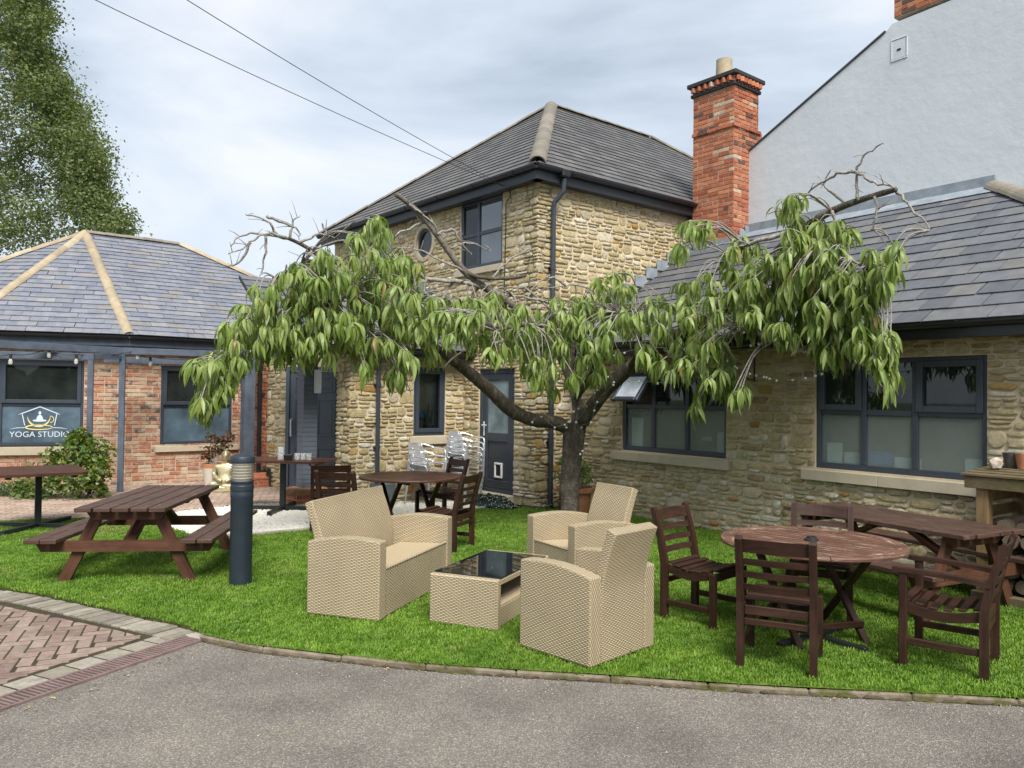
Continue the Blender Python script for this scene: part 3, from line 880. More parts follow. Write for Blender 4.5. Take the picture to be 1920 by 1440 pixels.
downpipe(porch, EX, -1.73, 0.0, 2.25, 0.075, 0.035, [EX.P(-1.73, 2.33, 0.1), EX.P(-1.75, 2.40, 0.22)], (0.4, 0.85))
pe0 = EX.P(-3.5, 2.50, 0.27); pe1 = EX.P(0.12, 2.50, 0.27); up = U2 * 1.55 + Vector((0, 0, 1.55 * 0.72))
gutter(porch, EX.P(-3.5, 2.46, 0.32), EX.P(0.05, 2.46, 0.32), 0.055, GUTTER, 4)
MB().beam(EX.P(-3.5, 2.43, 0.22), EX.P(0.0, 2.43, 0.22), 0.06, 0.14, ch=0.004).build('fascia', ANTHRACITE, porch, world=True)
roof_plane(porch, [pe0, pe1, pe1 + up, pe0 + up], 0.2, 0.28, SLATE_GREY, 200)
fl = MB()
for i in range(7):
    u = -1.93 - i * 0.2; fl.box(HL.P(u - 0.1, 2.62 + (i * 0.2) * 0.72 + 0.22, 0.055), (0.21, 0.28, 0.012), HL.U, (0, 0, 1), HL.N)
fl.build('lead_flashing', LEAD, porch, world=True, kind='stuff')

# recessed porch: return wall, front door, painted pillar on its plinth
D0, D1 = Vector((-4.11, 14.5, 0)), Vector((-3.0, 14.34, 0)); UD = (D1 - D0).normalized(); DN = Vector((UD.y, -UD.x, 0)); DF = Frame(D0, UD, DN)
RW = Frame(D0, (D0 - Vector((-5.08, 15.56, 0))).normalized(), Vector((-0.738, -0.675, 0)).normalized())
w = wall_part(porch, RW, -1.6, -0.002, -0.1, 2.6, [], MORTAR)
pieces(w, 'stone', STONE, STONE_VAR, stone_items(RW, -0.75, 0.0, 0.0, 2.5, []), 60, smooth=True)
pieces(w, 'brick', BRICK_RED, BRICK_VAR, brick_items(RW, -1.5, -0.75, 0.0, 2.5, []), 90)
MB().box(DF.P(1.35, 1.3, -0.25), (2.6, 2.8, 0.2), UD, (0, 0, 1), DN).build('wall', MORTAR, porch, world=True)
mb = MB()
for a, b in ((0.0, 0.07), (1.03, 1.10)): mb.box(DF.P((a + b) / 2, 1.12, -0.02), (b - a, 2.24, 0.12), UD, (0, 0, 1), DN, 0.005)
mb.box(DF.P(0.55, 2.20, -0.02), (0.96, 0.08, 0.12), UD, (0, 0, 1), DN, 0.005)
fd = mb.build('door', GREY_DOOR, porch, world=True, label='grey panelled front door with a bar handle')
MB().box(DF.P(0.55, 1.085, -0.02), (0.955, 2.13, 0.05), UD, (0, 0, 1), DN, 0.004).build('door_leaf', GREY_DOOR, fd, world=True)
for a, b in ((0.16, 0.50), (0.60, 0.94)):
    for c, e in ((0.18, 0.78), (0.98, 1.66), (1.78, 2.06)):
        mb = MB(); panel_ring(mb, DF, a, b, c, e, 0.008, 0.018, 0.03)
        mb.box(DF.P((a + b) / 2, (c + e) / 2, 0.004), (b - a - 0.12, e - c - 0.12, 0.016), UD, (0, 0, 1), DN, 0.007)
        mb.build('door_panel', GREY_DOOR, fd, world=True)
mb = MB(); mb.tube([DF.P(0.12, 0.98, 0.0), DF.P(0.12, 0.98, 0.07), DF.P(0.12, 1.28, 0.07), DF.P(0.12, 1.28, 0.0)], 0.017, 8)
mb.build('handle', CHROME, fd, world=True)

# ------------------------------------------------------------------ long stone annexe on the right
annexe = thing('stone_annexe', 'single-storey rubble stone annexe with two wide windows along the lawn', 'building', AN.P(1, 0))
wa, wb = (-0.79, 1.15, 0.965, 2.16), (2.445, 4.33, 0.955, 2.215)
an_open = [wa, wb]
w = wall_part(annexe, AN, -1.89, 8.5, -0.1, 2.62, an_open, MORTAR, 0.12)
it = stone_items(AN, -1.89, 7.5, 0.0, 2.58, [(wa[0] - 0.18, wa[1] + 0.09, 0.82, 0.96), wa, wb, (2.30, 4.45, 0.81, 0.95)], row=0.122)
pieces(w, 'stone', STONE, STONE_VAR, it, 295, smooth=True)
window(annexe, AN, *wa, [0.30, 0.645], [0.55], {(0, 0): FROST, (1, 0): FROST, (2, 0): FROST, (0, 1): None, (1, 1): GLASS_DARK, (2, 1): GLASS_DARK}, d=-0.06)
window(annexe, AN, *wb, [0.295, 0.62], [0.52], {(0, 0): FROST, (1, 0): FROST, (2, 0): FROST, (0, 1): GLASS_DARK, (1, 1): GLASS_DARK, (2, 1): GLASS_DARK}, d=-0.06, sash=[(0, 1), (2, 1)])
sill(annexe, AN, -0.966, 1.24, 0.82, 0.945, 0.03); sill(annexe, AN, 2.30, 4.45, 0.81, 0.935, 3.25)
# dim rooms behind the frosted panes, with the pale things that show through
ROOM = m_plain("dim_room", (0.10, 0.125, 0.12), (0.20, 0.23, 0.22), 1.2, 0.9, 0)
PALE = m_plain("white_goods", (0.72, 0.74, 0.74), (0.82, 0.83, 0.82), 5, 0.7, 0)
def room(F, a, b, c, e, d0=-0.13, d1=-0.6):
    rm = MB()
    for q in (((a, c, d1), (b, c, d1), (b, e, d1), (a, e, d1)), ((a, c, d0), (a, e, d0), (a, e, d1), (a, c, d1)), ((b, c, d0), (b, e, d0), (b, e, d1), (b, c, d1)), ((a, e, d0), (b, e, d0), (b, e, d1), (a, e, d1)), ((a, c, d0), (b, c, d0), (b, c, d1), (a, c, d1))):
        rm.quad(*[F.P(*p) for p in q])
    return rm.build('window_recess_dark', ROOM, annexe, world=True)
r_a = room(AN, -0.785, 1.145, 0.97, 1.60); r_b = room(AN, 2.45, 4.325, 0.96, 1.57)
def goods(par, u, z, w, h, d, m_, dp=0.01): MB().box(AN.P(u, z, d), (w, h, dp), UA, (0, 0, 1), NA).build('stored_item', m_, par, world=True)
BLUEISH = m_plain("blue_cloth", (0.10, 0.22, 0.50), (0.14, 0.28, 0.58), 5, 0.8, 0)
goods(r_a, -0.55, 1.24, 0.22, 0.42, -0.085, PALE); goods(r_a, 1.03, 1.17, 0.2, 0.26, -0.12, PALE, 0.05); goods(r_a, 0.72, 1.2, 0.18, 0.05, -0.16, PALE, 0.05)
goods(r_b, 2.62, 1.12, 0.16, 0.26, -0.13, PALE, 0.06); goods(r_b, 2.86, 1.09, 0.22, 0.12, -0.14, PALE, 0.06); goods(r_b, 3.12, 1.11, 0.34, 0.13, -0.15, BLUEISH, 0.06); goods(r_b, 3.48, 1.07, 0.26, 0.13, -0.13, PALE, 0.06); goods(r_b, 4.2, 1.09, 0.22, 0.16, -0.12, PALE, 0.08)
# flat black sheet behind the open top-hung sash, painting the room's darkness
MB().box(AN.P(-0.42, 1.82, -0.135), (0.62, 0.62, 0.02), UA, (0, 0, 1), NA).build('window_recess_dark', BLACK, annexe, world=True)
sa = math.radians(38); su0, su1, szt, sh = -0.735, -0.19, 2.10, 0.50
dn = Vector((0, 0, -math.cos(sa))) + NA * math.sin(sa); nn = NA * math.cos(sa) + Vector((0, 0, math.sin(sa)))
hp = lambda u, s: AN.P(u, szt, -0.02) + dn * s
mb = MB()
for a, b, c, e in ((su0, su0 + 0.06, 0, sh), (su1 - 0.06, su1, 0, sh), (su0 + 0.06, su1 - 0.06, 0, 0.06), (su0 + 0.06, su1 - 0.06, sh - 0.06, sh)):
    mb.box((hp(a, c) + hp(b, e)) / 2, (b - a, e - c, 0.055), UA, dn, nn, 0.006)
os_ = mb.build('open_sash', ANTHRACITE, annexe, world=True, label='top-hung sash tilted open')
MB().box(hp((su0 + su1) / 2, sh / 2), (su1 - su0 - 0.11, sh - 0.11, 0.016), UA, dn, nn).build('pane', FROST_SKYLIT, os_, world=True)
SL = 0.6
rz = lambda d: 2.55 + SL * (d + 0.3)
def RA(u, d): return AN.P(u, rz(d), -d)
roof_pts = [RA(-1.89, -0.3), RA(6.6, -0.3), RA(3.04, 3.25), RA(-2.06, 3.25)]
roof_plane(annexe, roof_pts, 0.285, 0.31, SLATE_GREY, 290, thick=0.011, gap=0.008)
ridge_line(annexe, RA(3.04, 3.25), RA(6.6, -0.3), RIDGE_GREY, 0.15, 0.42, 1.5, 0.03)
MB().beam(AN.P(-1.75, 2.46, 0.24), AN.P(8, 2.46, 0.24), 0.05, 0.17, ch=0.004).build('fascia', GUTTER, annexe, world=True)
MB().slab([AN.P(-1.8, 2.52, 0.26), AN.P(8, 2.52, 0.26), AN.P(8, 2.52, -0.05), AN.P(-1.8, 2.52, -0.05)], (0, 0, 0.02)).build('soffit', GUTTER, annexe, world=True)
gutter(annexe, AN.P(-1.75, 2.535, 0.325), AN.P(8, 2.535, 0.325), 0.058, GUTTER, 9)
# lead along the taller gable and stepped up the house wall
MB().slab([RA(-2.06, 3.24) + Vector((0, 0, 0.03)), RA(3.05, 3.24) + Vector((0, 0, 0.03)), RA(3.05, 3.24) + Vector((0, 0, 0.17)), RA(-2.06, 3.24) + Vector((0, 0, 0.17))], NA * 0.015).build('lead_flashing', LEAD, annexe, world=True)
MB().slab([RA(-2.06, 3.0) + Vector((0, 0, 0.035)), RA(3.2, 3.0) + Vector((0, 0, 0.035)), RA(3.05, 3.23) + Vector((0, 0, 0.035)), RA(-2.06, 3.23) + Vector((0, 0, 0.035))], (0, 0, 0.006)).build('lead_apron', LEAD, annexe, world=True)
fl = MB()
for i in range(13):
    s = 0.95 + i * 0.28; fl.box(HR.P(s, 2.75 + (s - 0.82 + 0.1) * SL + 0.05, 0.05), (0.285, 0.19, 0.012), U3, (0, 0, 1), N3)
fl.build('lead_step', LEAD, annexe, world=True, kind='stuff')
# the tall brick chimney
CC = Vector((3.82, 13.79, 0)); CL = Frame(CC, -U2, NL); CR = Frame(CC, U3, N3)
cx = CC + U2 * 0.44 + U3 * 0.42
ch = MB().box(cx + Vector((0, 0, 5.3)), (0.84, 0.88, 2.5), U3, U2, (0, 0, 1)).box(CC + U2 * 0.44 + U3 * 0.36 + Vector((0, 0, 6.9)), (0.72, 0.878, 0.9), U3, U2, (0, 0, 1)).build('chimney', MORTAR_PALE, annexe, world=True)
bi = brick_items(CL, -0.88, 0.008, 4.0, 7.24, [], depth=0.010) + brick_items(CR, -0.008, 0.84, 4.0, 6.52, [], depth=0.010) + brick_items(CR, -0.008, 0.72, 6.52, 7.24, [], depth=0.010)
bi += brick_items(Frame(CC + N3 * 0.025 + NL * 0.025, -U2, NL), -0.92, 0.03, 6.50, 6.57, []) + brick_items(Frame(CC + N3 * 0.025 + NL * 0.025, U3, N3), -0.03, 0.80, 6.50, 6.57, [])
pieces(ch, 'brick', BRICK_RED, BRICK_VAR, bi, 290)
cc2 = CC + U2 * 0.44 + U3 * 0.36
BAND = m_plain("black_slate_band", (0.018, 0.018, 0.02), (0.035, 0.034, 0.036), 12, 0.7, 0.3, 0.004)
MB().box(cc2 + Vector((0, 0, 7.265)), (0.80, 0.96, 0.06), U3, U2, (0, 0, 1), 0.008).build('slate_band', BAND, ch, world=True)
MB().box(cc2 + Vector((0, 0, 7.35)), (0.74, 0.90, 0.11), U3, U2, (0, 0, 1)).build('brick_core', MORTAR_PALE, ch, world=True)
for k in range(7):
    for F_, L_ in ((Frame(CC + N3 * 0.02 + NL * 0.02, -U2, NL), -0.92), (Frame(CC + N3 * 0.02 + NL * 0.02, U3, N3), 0.76)):
        u = L_ * (k + 0.5) / 7
        o = MB().box(F_.P(u, 7.35, 0.02), (0.075, 0.085, 0.10), (F_.U + F_.N * 0.5).normalized(), (0, 0, 1), (F_.N - F_.U * 0.5).normalized(), 0.004).build('dentil_brick', BRICK_RED, ch, world=True)
MB().box(cc2 + Vector((0, 0, 7.445)), (0.90, 1.06, 0.075), U3, U2, (0, 0, 1), 0.01).build('slate_cap', BAND, ch, world=True)
mb = MB().lathe([(0.0, 7.45), (0.155, 7.45), (0.15, 7.60), (0.142, 7.86), (0.146, 7.90), (0.125, 7.90), (0.12, 7.5)], 24, (cc2.x - 0.03, cc2.y, 0.0))
smooth_angle(mb.build('chimney_pot', m_plain("buff_pot", (0.36, 0.29, 0.19), (0.50, 0.42, 0.29), 7, 0.85, 0.3, 0.004), ch, world=True))
MB().slab([CL.P(-0.95, 4.02, 0.03), CL.P(0.03, 4.36, 0.03), CL.P(0.03, 4.56, 0.03), CL.P(-0.95, 4.56, 0.03)], NL * 0.01).build('lead_flashing', LEAD, ch, world=True)
fl = MB()
for i in range(5): fl.box(CR.P(0.05 + 0.17 * i, 4.50 + 0.1 * i, 0.035), (0.18, 0.22, 0.012), U3, (0, 0, 1), N3)
fl.build('lead_step', LEAD, ch, world=True, kind='stuff')

# ------------------------------------------------------------------ rendered gable house behind
gable = thing('rendered_house', 'tall pale blue-grey rendered gable rising behind the annexe roof', 'house', GB.P(2, 0, -2))
prof = [(-1.9, -0.1), (9, -0.1), (9, 5.2), (3.45, 7.50), (1.60, 7.46), (1.49, 7.36), (-1.9, 5.70)]
MB().slab([GB.P(u, z, 0) for u, z in prof], -NA * 5.0).build('wall', RENDER, gable, world=True)
for (a, b), (c, e) in (((-1.95, 5.69), (1.50, 7.375)), ((3.45, 7.52), (9.05, 5.2))):
    MB().beam(GB.P(a, b + 0.008, -2.49), GB.P(c, e + 0.008, -2.49), 5.03, 0.022, up=(0, 0, 1)).build('roof', SLATE_DARK, gable, world=True)
gs = MB().box(GB.P(2.53, 8.5, -0.35), (1.80, 1.94, 0.7), UA, (0, 0, 1), NA).build('chimney', MORTAR_PALE, gable, world=True)
pieces(gs, 'brick', BRICK_RED, BRICK_VAR, brick_items(GB, 1.63, 3.43, 7.53, 9.45, []), 60)
mb = MB(); panel_ring(mb, GB, 1.585, 1.84, 6.87, 7.21, 0.006, 0.014, 0.022); mb.box(GB.P(1.71, 7.04, 0.002), (0.20, 0.28, 0.01), UA, (0, 0, 1), NA)
vp = mb.build('vent_plate', RENDER, gable, world=True)
MB().box(GB.P(1.71, 7.03, 0.01), (0.06, 0.03, 0.012), UA, (0, 0, 1), NA, 0.004).build('vent_slot', BLACK, vp, world=True)

# ------------------------------------------------------------------ brick yoga studio on the left
studio = thing('brick_studio', 'low reclaimed-brick studio under a many-sided blue slate roof', 'building', B0)
P5 = Vector((-9.19, 17.0, 5.14)); ez = 2.8
e1, e2 = B0 + N4 * 0.38, B0 + N3 * 0.38
den = U4.x * U3.y - U4.y * U3.x; dd = e2 - e1; tt = (dd.x * U3.y - dd.y * U3.x) / den
KK = e1 + U4 * tt + Vector((0, 0, ez))
QR = KK + U3 * 6.1; RR = P5 + U3 * 1.95; L1 = KK - U4 * 2.72; L0 = L1 + Vector((-2.7, 0.09, 0))
y1_open = [(-2.08, -0.72, 0.73, 2.31)]; y2_open = [(0.60, 1.97, 0.73, 2.27)]
w = wall_part(studio, Y1, -2.62, 0, -0.1, 2.62, y1_open, MORTAR_PALE, 0.1)
pieces(w, 'brick', BRICK_OLD, BRICK_VAR, brick_items(Y1, -2.62, 0.008, 0.0, 2.62, y1_open + [(-2.2, -0.62, 0.58, 0.73)]), 110)
w = wall_part(studio, Y2, 0, 3.3, -0.1, 2.62, y2_open, MORTAR_PALE, 0.1)
pieces(w, 'brick', BRICK_OLD, BRICK_VAR, brick_items(Y2, -0.008, 3.2, 0.0, 2.62, y2_open + [(0.5, 2.1, 0.6, 0.71)]), 185)
Y0 = Frame(B0 - U4 * 2.62, Vector((1, -0.03, 0)), Vector((-0.03, -1, 0)))
w = wall_part(studio, Y0, -3.0, 0, -0.1, 2.62, [], MORTAR_PALE)
pieces(w, 'brick', BRICK_OLD, BRICK_VAR, brick_items(Y0, -3.0, 0, 0.0, 2.62, []), 10)
W1 = window(studio, Y1, -2.08, -0.72, 0.75, 2.31, [], [0.475], {(0, 0): FROST_BLUE, (0, 1): GLASS_DARK}, d=-0.03, sash=[(0, 1)])
window(studio, Y2, 0.60, 1.97, 0.73, 2.27, [], [0.485], {(0, 0): FROST_BLUE, (0, 1): GLASS_DARK}, d=-0.03, sash=[(0, 1)])
sill(studio, Y1, -2.25, -0.62, 0.585, 0.735); sill(studio, Y2, 0.5, 2.1, 0.60, 0.71)
roof_plane(studio, [L1, KK, P5], 0.165, 0.30, SLATE_BLUE, 90)
roof_plane(studio, [KK, QR, RR, P5], 0.165, 0.30, SLATE_BLUE, 180)
roof_plane(studio, [L0, L1, P5], 0.165, 0.30, SLATE_BLUE, 20)
ridge_line(studio, P5, KK, RIDGE, 0.11, 0.40, 1.5, 0.02); ridge_line(studio, P5, L1, RIDGE, 0.11, 0.40, 1.5, 0.02); ridge_line(studio, P5, L0, RIDGE, 0.11, 0.40, 1.5, 0.02)
ridge_line(studio, P5, RR, RIDGE_GREY, 0.11, 0.40, 1.5, 0.02); ridge_line(studio, RR, QR, RIDGE, 0.11, 0.40, 1.5, 0.02)
for p, q, n_ in ((L1, KK, N4), (KK, QR, N3), (L0, L1, Vector((-0.03, -1, 0)))):
    gutter(studio, p + n_ * 0.04 + Vector((0, 0, -0.035)), q + n_ * 0.04 + Vector((0, 0, -0.035)), 0.055, GUTTER, 4)
    MB().beam(p - n_ * 0.045 + Vector((0, 0, -0.14)), q - n_ * 0.045 + Vector((0, 0, -0.14)), 0.035, 0.17, ch=0.004).build('fascia', GREY_TIMBER, studio, world=True)
MB().slab([L0 + Vector((0, 0, -0.22)), L1 + Vector((0, 0, -0.22)), KK + Vector((0, 0, -0.22)), QR + Vector((0, 0, -0.22)), RR + Vector((0, 0, -2.56)), P5 + Vector((-2, 0, -2.56))], (0, 0, 0.01)).build('soffit', BLACK, studio, world=True)
downpipe(studio, RW, -0.92, 0.0, 2.5, 0.09, 0.042, [RW.P(-0.92, 2.6, 0.25)], (0.7,), GUTTER)

# ------------------------------------------------------------------ lettering and emblem on the studio window
def text_mesh(body, size, extrude=0.001):
    cu = bpy.data.curves.new("lettering", 'FONT'); cu.body = body; cu.size = size; cu.extrude = extrude; cu.align_x = 'LEFT'; cu.resolution_u = 3
    o = bpy.data.objects.new("lettering", cu); COL.objects.link(o)
    bpy.context.view_layer.update()
    me = bpy.data.meshes.new_from_object(o.evaluated_get(bpy.context.evaluated_depsgraph_get()))
    bpy.data.objects.remove(o); bpy.data.curves.remove(cu)
    return me
def place_text(me, F, u, z, d, width, name, mat, parent):
    xs = [v.co.x for v in me.vertices]; k = width / (max(xs) - min(xs)); og = origin_of(parent); x0 = min(xs)
    for v in me.vertices:
        p = F.P(u + (v.co.x - x0) * k, z + v.co.y * k, d + v.co.z) - og; v.co = p
    me.materials.clear(); me.materials.append(mat)
    o = bpy.data.objects.new(name, me); COL.objects.link(o); o.parent = parent
    return o
LOGO_PALE = m_plain("pale_blue_vinyl", (0.56, 0.66, 0.76), (0.62, 0.71, 0.80), 5, 0.5, 0)
LOGO_GOLD = m_plain("gold_vinyl", (0.66, 0.56, 0.22), (0.74, 0.64, 0.28), 5, 0.5, 0)
lu = lambda x: -2.055 + x / 155.0 * 1.335
lz = lambda y: 0.57 + (855.5 - y) * 0.00969
def ribbon(mb, pts, w, d=-0.0215, t=0.003):
    P = [(lu(x), lz(y)) for x, y in pts]; n = len(P); Lf, Rt = [], []
    ws = w if isinstance(w, list) else [w] * n
    for i in range(n):
        a, b = P[max(i - 1, 0)], P[min(i + 1, n - 1)]
        dx, dz = b[0] - a[0], b[1] - a[1]; l = math.hypot(dx, dz) or 1
        Lf.append((P[i][0] - dz / l * ws[i] / 2, P[i][1] + dx / l * ws[i] / 2)); Rt.append((P[i][0] + dz / l * ws[i] / 2, P[i][1] - dx / l * ws[i] / 2))
    V = [Y1.P(u, z, d) for u, z in Lf + Rt] + [Y1.P(u, z, d + t) for u, z in Lf + Rt]
    F = []
    for i in range(n - 1):
        F += [(2 * n + i, 2 * n + i + 1, 3 * n + i + 1, 3 * n + i), (i, i + 1, 2 * n + i + 1, 2 * n + i), (n + i, n + i + 1, 3 * n + i + 1, 3 * n + i)]
    mb.add(V, F)
def arc(cx, cy, rx, ry, a, b, n=16):
    return [(cx + rx * math.cos(math.radians(a + (b - a) * k / n)), cy + ry * math.sin(math.radians(a + (b - a) * k / n))) for k in range(n + 1)]
logo = place_text(text_mesh("YOGA STUDIO", 0.14), Y1, lu(17), lz(820.5), -0.0215, lu(129) - lu(17), 'window_lettering', LOGO_PALE, studio)
mb = MB(); ribbon(mb, [(33, 779), (40, 776.5), (72.5, 764), (105, 776.5), (110, 778.5)], [0.004, 0.016, 0.02, 0.016, 0.004]); ribbon(mb, [(40, 778), (45, 799)], 0.014); ribbon(mb, [(104, 778), (100, 799)], 0.014)
ribbon(mb, [(19, 805.5), (30, 803.6), (45, 803)], [0.004, 0.012, 0.012]); ribbon(mb, [(98, 803), (112, 803.6), (124, 805.5)], [0.012, 0.012, 0.004]); mb.build('house_outline', LOGO_PALE, logo, world=True)
mb = MB(); ribbon(mb, arc(71, 782, 21, 18.5, 178, 2, 18), [0.006 + 0.028 * math.sin(PI * k / 18) for k in range(19)]); ribbon(mb, arc(92.5, 787.5, 6, 6, -100, 95, 10), 0.012); mb.build('cup', LOGO_GOLD, logo, world=True)
mb = MB(); ribbon(mb, arc(71.5, 802.5, 25, 4.2, 0, 360, 28), [0.010 + 0.012 * abs(math.sin(PI * k / 28)) for k in range(29)]); mb.build('saucer', LOGO_GOLD, logo, world=True)
mb = MB()
fig = [(71, 778.5), (74, 778.5), (77.5, 783), (79, 788), (85, 789), (84.5, 791), (76, 791.8), (69, 791.8), (60, 791), (59.5, 789), (66, 788), (67.5, 783)]
mb.slab([Y1.P(lu(x), lz(y), -0.0215) for x, y in fig], N4 * 0.003)
mb.slab([Y1.P(lu(x), lz(y), -0.0215) for x, y in arc(72.5, 775.3, 2.6, 3.0, 0, 330, 11)], N4 * 0.003)
mb.build('figure', LOGO_PALE, logo, world=True)

# ------------------------------------------------------------------ ground
def in_poly(x, y, P):
    c = False
    for i in range(len(P)):
        (x1, y1), (x2, y2) = P[i][:2], P[i - 1][:2]
        if (y1 > y) != (y2 > y) and x < (x2 - x1) * (y - y1) / (y2 - y1) + x1: c = not c
    return c
def sheet(name, poly, z, mat, label=None):
    me = bpy.data.meshes.new(name)
    bm = bmesh.new(); vs = [bm.verts.new((p[0], p[1], z)) for p in poly]; f = bm.faces.new(vs)
    bmesh.ops.triangulate(bm, faces=[f]); bmesh.ops.recalc_face_normals(bm, faces=bm.faces[:])
    bm.to_mesh(me); bm.free()
    if me.polygons[0].normal.z < 0: me.flip_normals()
    me.materials.append(mat)
    o = bpy.data.objects.new(name, me); COL.objects.link(o); o['kind'] = 'structure'
    return o
def m_tarmac():
    m, N, L, b = new_mat("worn_tarmac")
    P = pos(N)
    v = N.new('ShaderNodeTexVoronoi'); v.inputs['Scale'].default_value = 165; L.new(P, v.inputs['Vector'])
    sp = N.new('ShaderNodeSeparateColor'); L.new(v.outputs['Color'], sp.inputs[0])
    c = ramp(N, L, sp.outputs[0], [(0.0, (0.115, 0.104, 0.092)), (0.45, (0.178, 0.161, 0.140)), (0.8, (0.22, 0.197, 0.169)), (1.0, (0.38, 0.345, 0.295))])
    big = noise(N, L, P, 0.9, 6, 0.62)
    c = mixc(N, L, 1.0, c, ramp(N, L, big, [(0.32, (0.68, 0.67, 0.67)), (0.5, (1.0, 0.99, 0.98)), (0.7, (1.24, 1.21, 1.16))]), 'MULTIPLY')
    st = noise(N, L, P, 3.3, 5, 0.7)
    c = mixc(N, L, mapr(N, L, st, 0.66, 0.74, 0, 0.3), c, (0.30, 0.22, 0.13))
    # darker damp strip along the kerb
    L.new(c, b.inputs['Base Color']); b.inputs['Roughness'].default_value = 0.9; b.inputs['Specular IOR Level'].default_value = 0.25
    bump(N, L, b, v.outputs['Distance'], 0.9, 0.006)
    return m
TARMAC = m_tarmac()
SOIL = m_plain("soil", (0.06, 0.045, 0.03), (0.10, 0.075, 0.05), 9, 0.95, 0.5, 0.01, spec=0.1)
sheet('ground', [(-700, -200), (700, -200), (700, 900), (-700, 900)], -0.10, m_plain("far_ground", (0.07, 0.10, 0.04), (0.12, 0.13, 0.07), 0.2, 0.95, 0))
sheet('driveway', [(-4.23, 1.5), (-6.0, -2), (-40, -40), (40, -40), (40, 4.0), (6.2, 6.0), (0, 6.0), (-2.2, 5.86)], -0.046, TARMAC)

KERB = [(-2.24, 5.80), (-1.80, 5.57), (-1.28, 5.42), (-0.83, 5.29), (-0.36, 5.19), (0.16, 5.11), (0.5, 5.07), (0.99, 4.99), (1.46, 4.91), (2.09, 4.84), (2.58, 4.79), (3.06, 4.74), (4.0, 4.66), (5.5, 4.56), (7.2, 4.5)]
BORDER = [(-9.5, 9.45), (-6.5, 8.04), (-5.4, 7.52), (-4.54, 7.10), (-4.03, 6.88), (-3.51, 6.60), (-3.02, 6.33), (-2.59, 6.10), (-2.25, 5.88)]
GRAVEL = [(-4.95, 11.50), (-4.5, 10.4), (-3.9, 9.75), (-3.46, 9.66), (-3.14, 9.84), (-2.35, 10.41), (-1.47, 11.15), (-0.95, 11.9), (-0.31, 12.50), (0.06, 12.70), (E0.x, E0.y), (E1.x, E1.y), (-3.10, 12.95), (-4.25, 12.45)]
LAWN = BORDER + [(x, y + 0.008) for x, y in KERB] + [tuple(AN.P(7.4, 0).xy), tuple(AN.P(-1.89, 0).xy), tuple(C0.xy), (0.06, 12.70), (-0.31, 12.50), (-0.95, 11.9), (-1.47, 11.15), (-2.35, 10.41), (-3.14, 9.84), (-3.46, 9.66), (-3.9, 9.75), (-4.5, 10.4), (-4.95, 11.50), (-5.92, 10.95), (-6.79, 10.61), (-9.5, 9.75)]
lawn = sheet('lawn', LAWN, -0.004, m_plain("turf_soil", (0.085, 0.15, 0.02), (0.12, 0.19, 0.03), 3, 0.95, 0.4, 0.01, spec=0.1))

def scatter_nodes(name, obj, density, smin, smax, tilt, seed=1):
    g = bpy.data.node_groups.new(name, 'GeometryNodeTree')
    g.interface.new_socket("Geometry", in_out='INPUT', socket_type='NodeSocketGeometry')
    g.interface.new_socket("Geometry", in_out='OUTPUT', socket_type='NodeSocketGeometry')
    N, L = g.nodes, g.links
    gi, go = N.new('NodeGroupInput'), N.new('NodeGroupOutput')
    d = N.new('GeometryNodeDistributePointsOnFaces'); d.inputs['Density'].default_value = density; d.inputs['Seed'].default_value = seed
    i = N.new('GeometryNodeInstanceOnPoints')
    oi = N.new('GeometryNodeObjectInfo'); oi.inputs['Object'].default_value = obj; oi.transform_space = 'ORIGINAL'
    rv = N.new('FunctionNodeRandomValue'); rv.data_type = 'FLOAT_VECTOR'
    rv.inputs[0].default_value = (-tilt, -tilt, 0); rv.inputs[1].default_value = (tilt, tilt, 6.283)
    rs = N.new('FunctionNodeRandomValue'); rs.data_type = 'FLOAT'; rs.inputs[2].default_value = smin; rs.inputs[3].default_value = smax; rs.inputs['Seed'].default_value = 5
    L.new(gi.outputs[0], d.inputs['Mesh']); L.new(d.outputs['Points'], i.inputs['Points']); L.new(oi.outputs['Geometry'], i.inputs['Instance'])
    L.new(rv.outputs[0], i.inputs['Rotation']); L.new(rs.outputs[1], i.inputs['Scale']); L.new(i.outputs[0], go.inputs[0])
    return g
def m_grass():
    m, N, L, b = new_mat("grass_blade")
    P = pos(N); oi = N.new('ShaderNodeObjectInfo')
    c = ramp(N, L, oi.outputs['Random'], [(0.0, (0.115, 0.235, 0.020)), (0.4, (0.155, 0.285, 0.028)), (0.75, (0.19, 0.32, 0.040)), (1.0, (0.25, 0.35, 0.075))])
    n = noise(N, L, P, 1.6, 5, 0.65)
    c = mixc(N, L, 1.0, c, ramp(N, L, n, [(0.3, (0.62, 0.72, 0.6)), (0.7, (1.3, 1.2, 1.25))]), 'MULTIPLY')
    n2 = noise(N, L, P, 0.85, 6, 0.7)
    c = mixc(N, L, mapr(N, L, n2, 0.575, 0.72, 0, 0.7), c, (0.32, 0.30, 0.12))
    L.new(c, b.inputs['Base Color']); b.inputs['Roughness'].default_value = 0.55; b.inputs['Specular IOR Level'].default_value = 0.3
    out = N['Material Output']
    t = N.new('ShaderNodeBsdfTranslucent'); L.new(c, t.inputs['Color'])
    mx = N.new('ShaderNodeMixShader'); mx.inputs[0].default_value = 0.3
    L.new(b.outputs[0], mx.inputs[1]); L.new(t.outputs[0], mx.inputs[2]); L.new(mx.outputs[0], out.inputs['Surface'])
    return m
GRASS = m_grass()
def loose(name, mb, mat):
    "a mesh object that only feeds the scatter"
    return bpy.data.objects.new(name, mb.mesh(name, mat))
mb = MB()
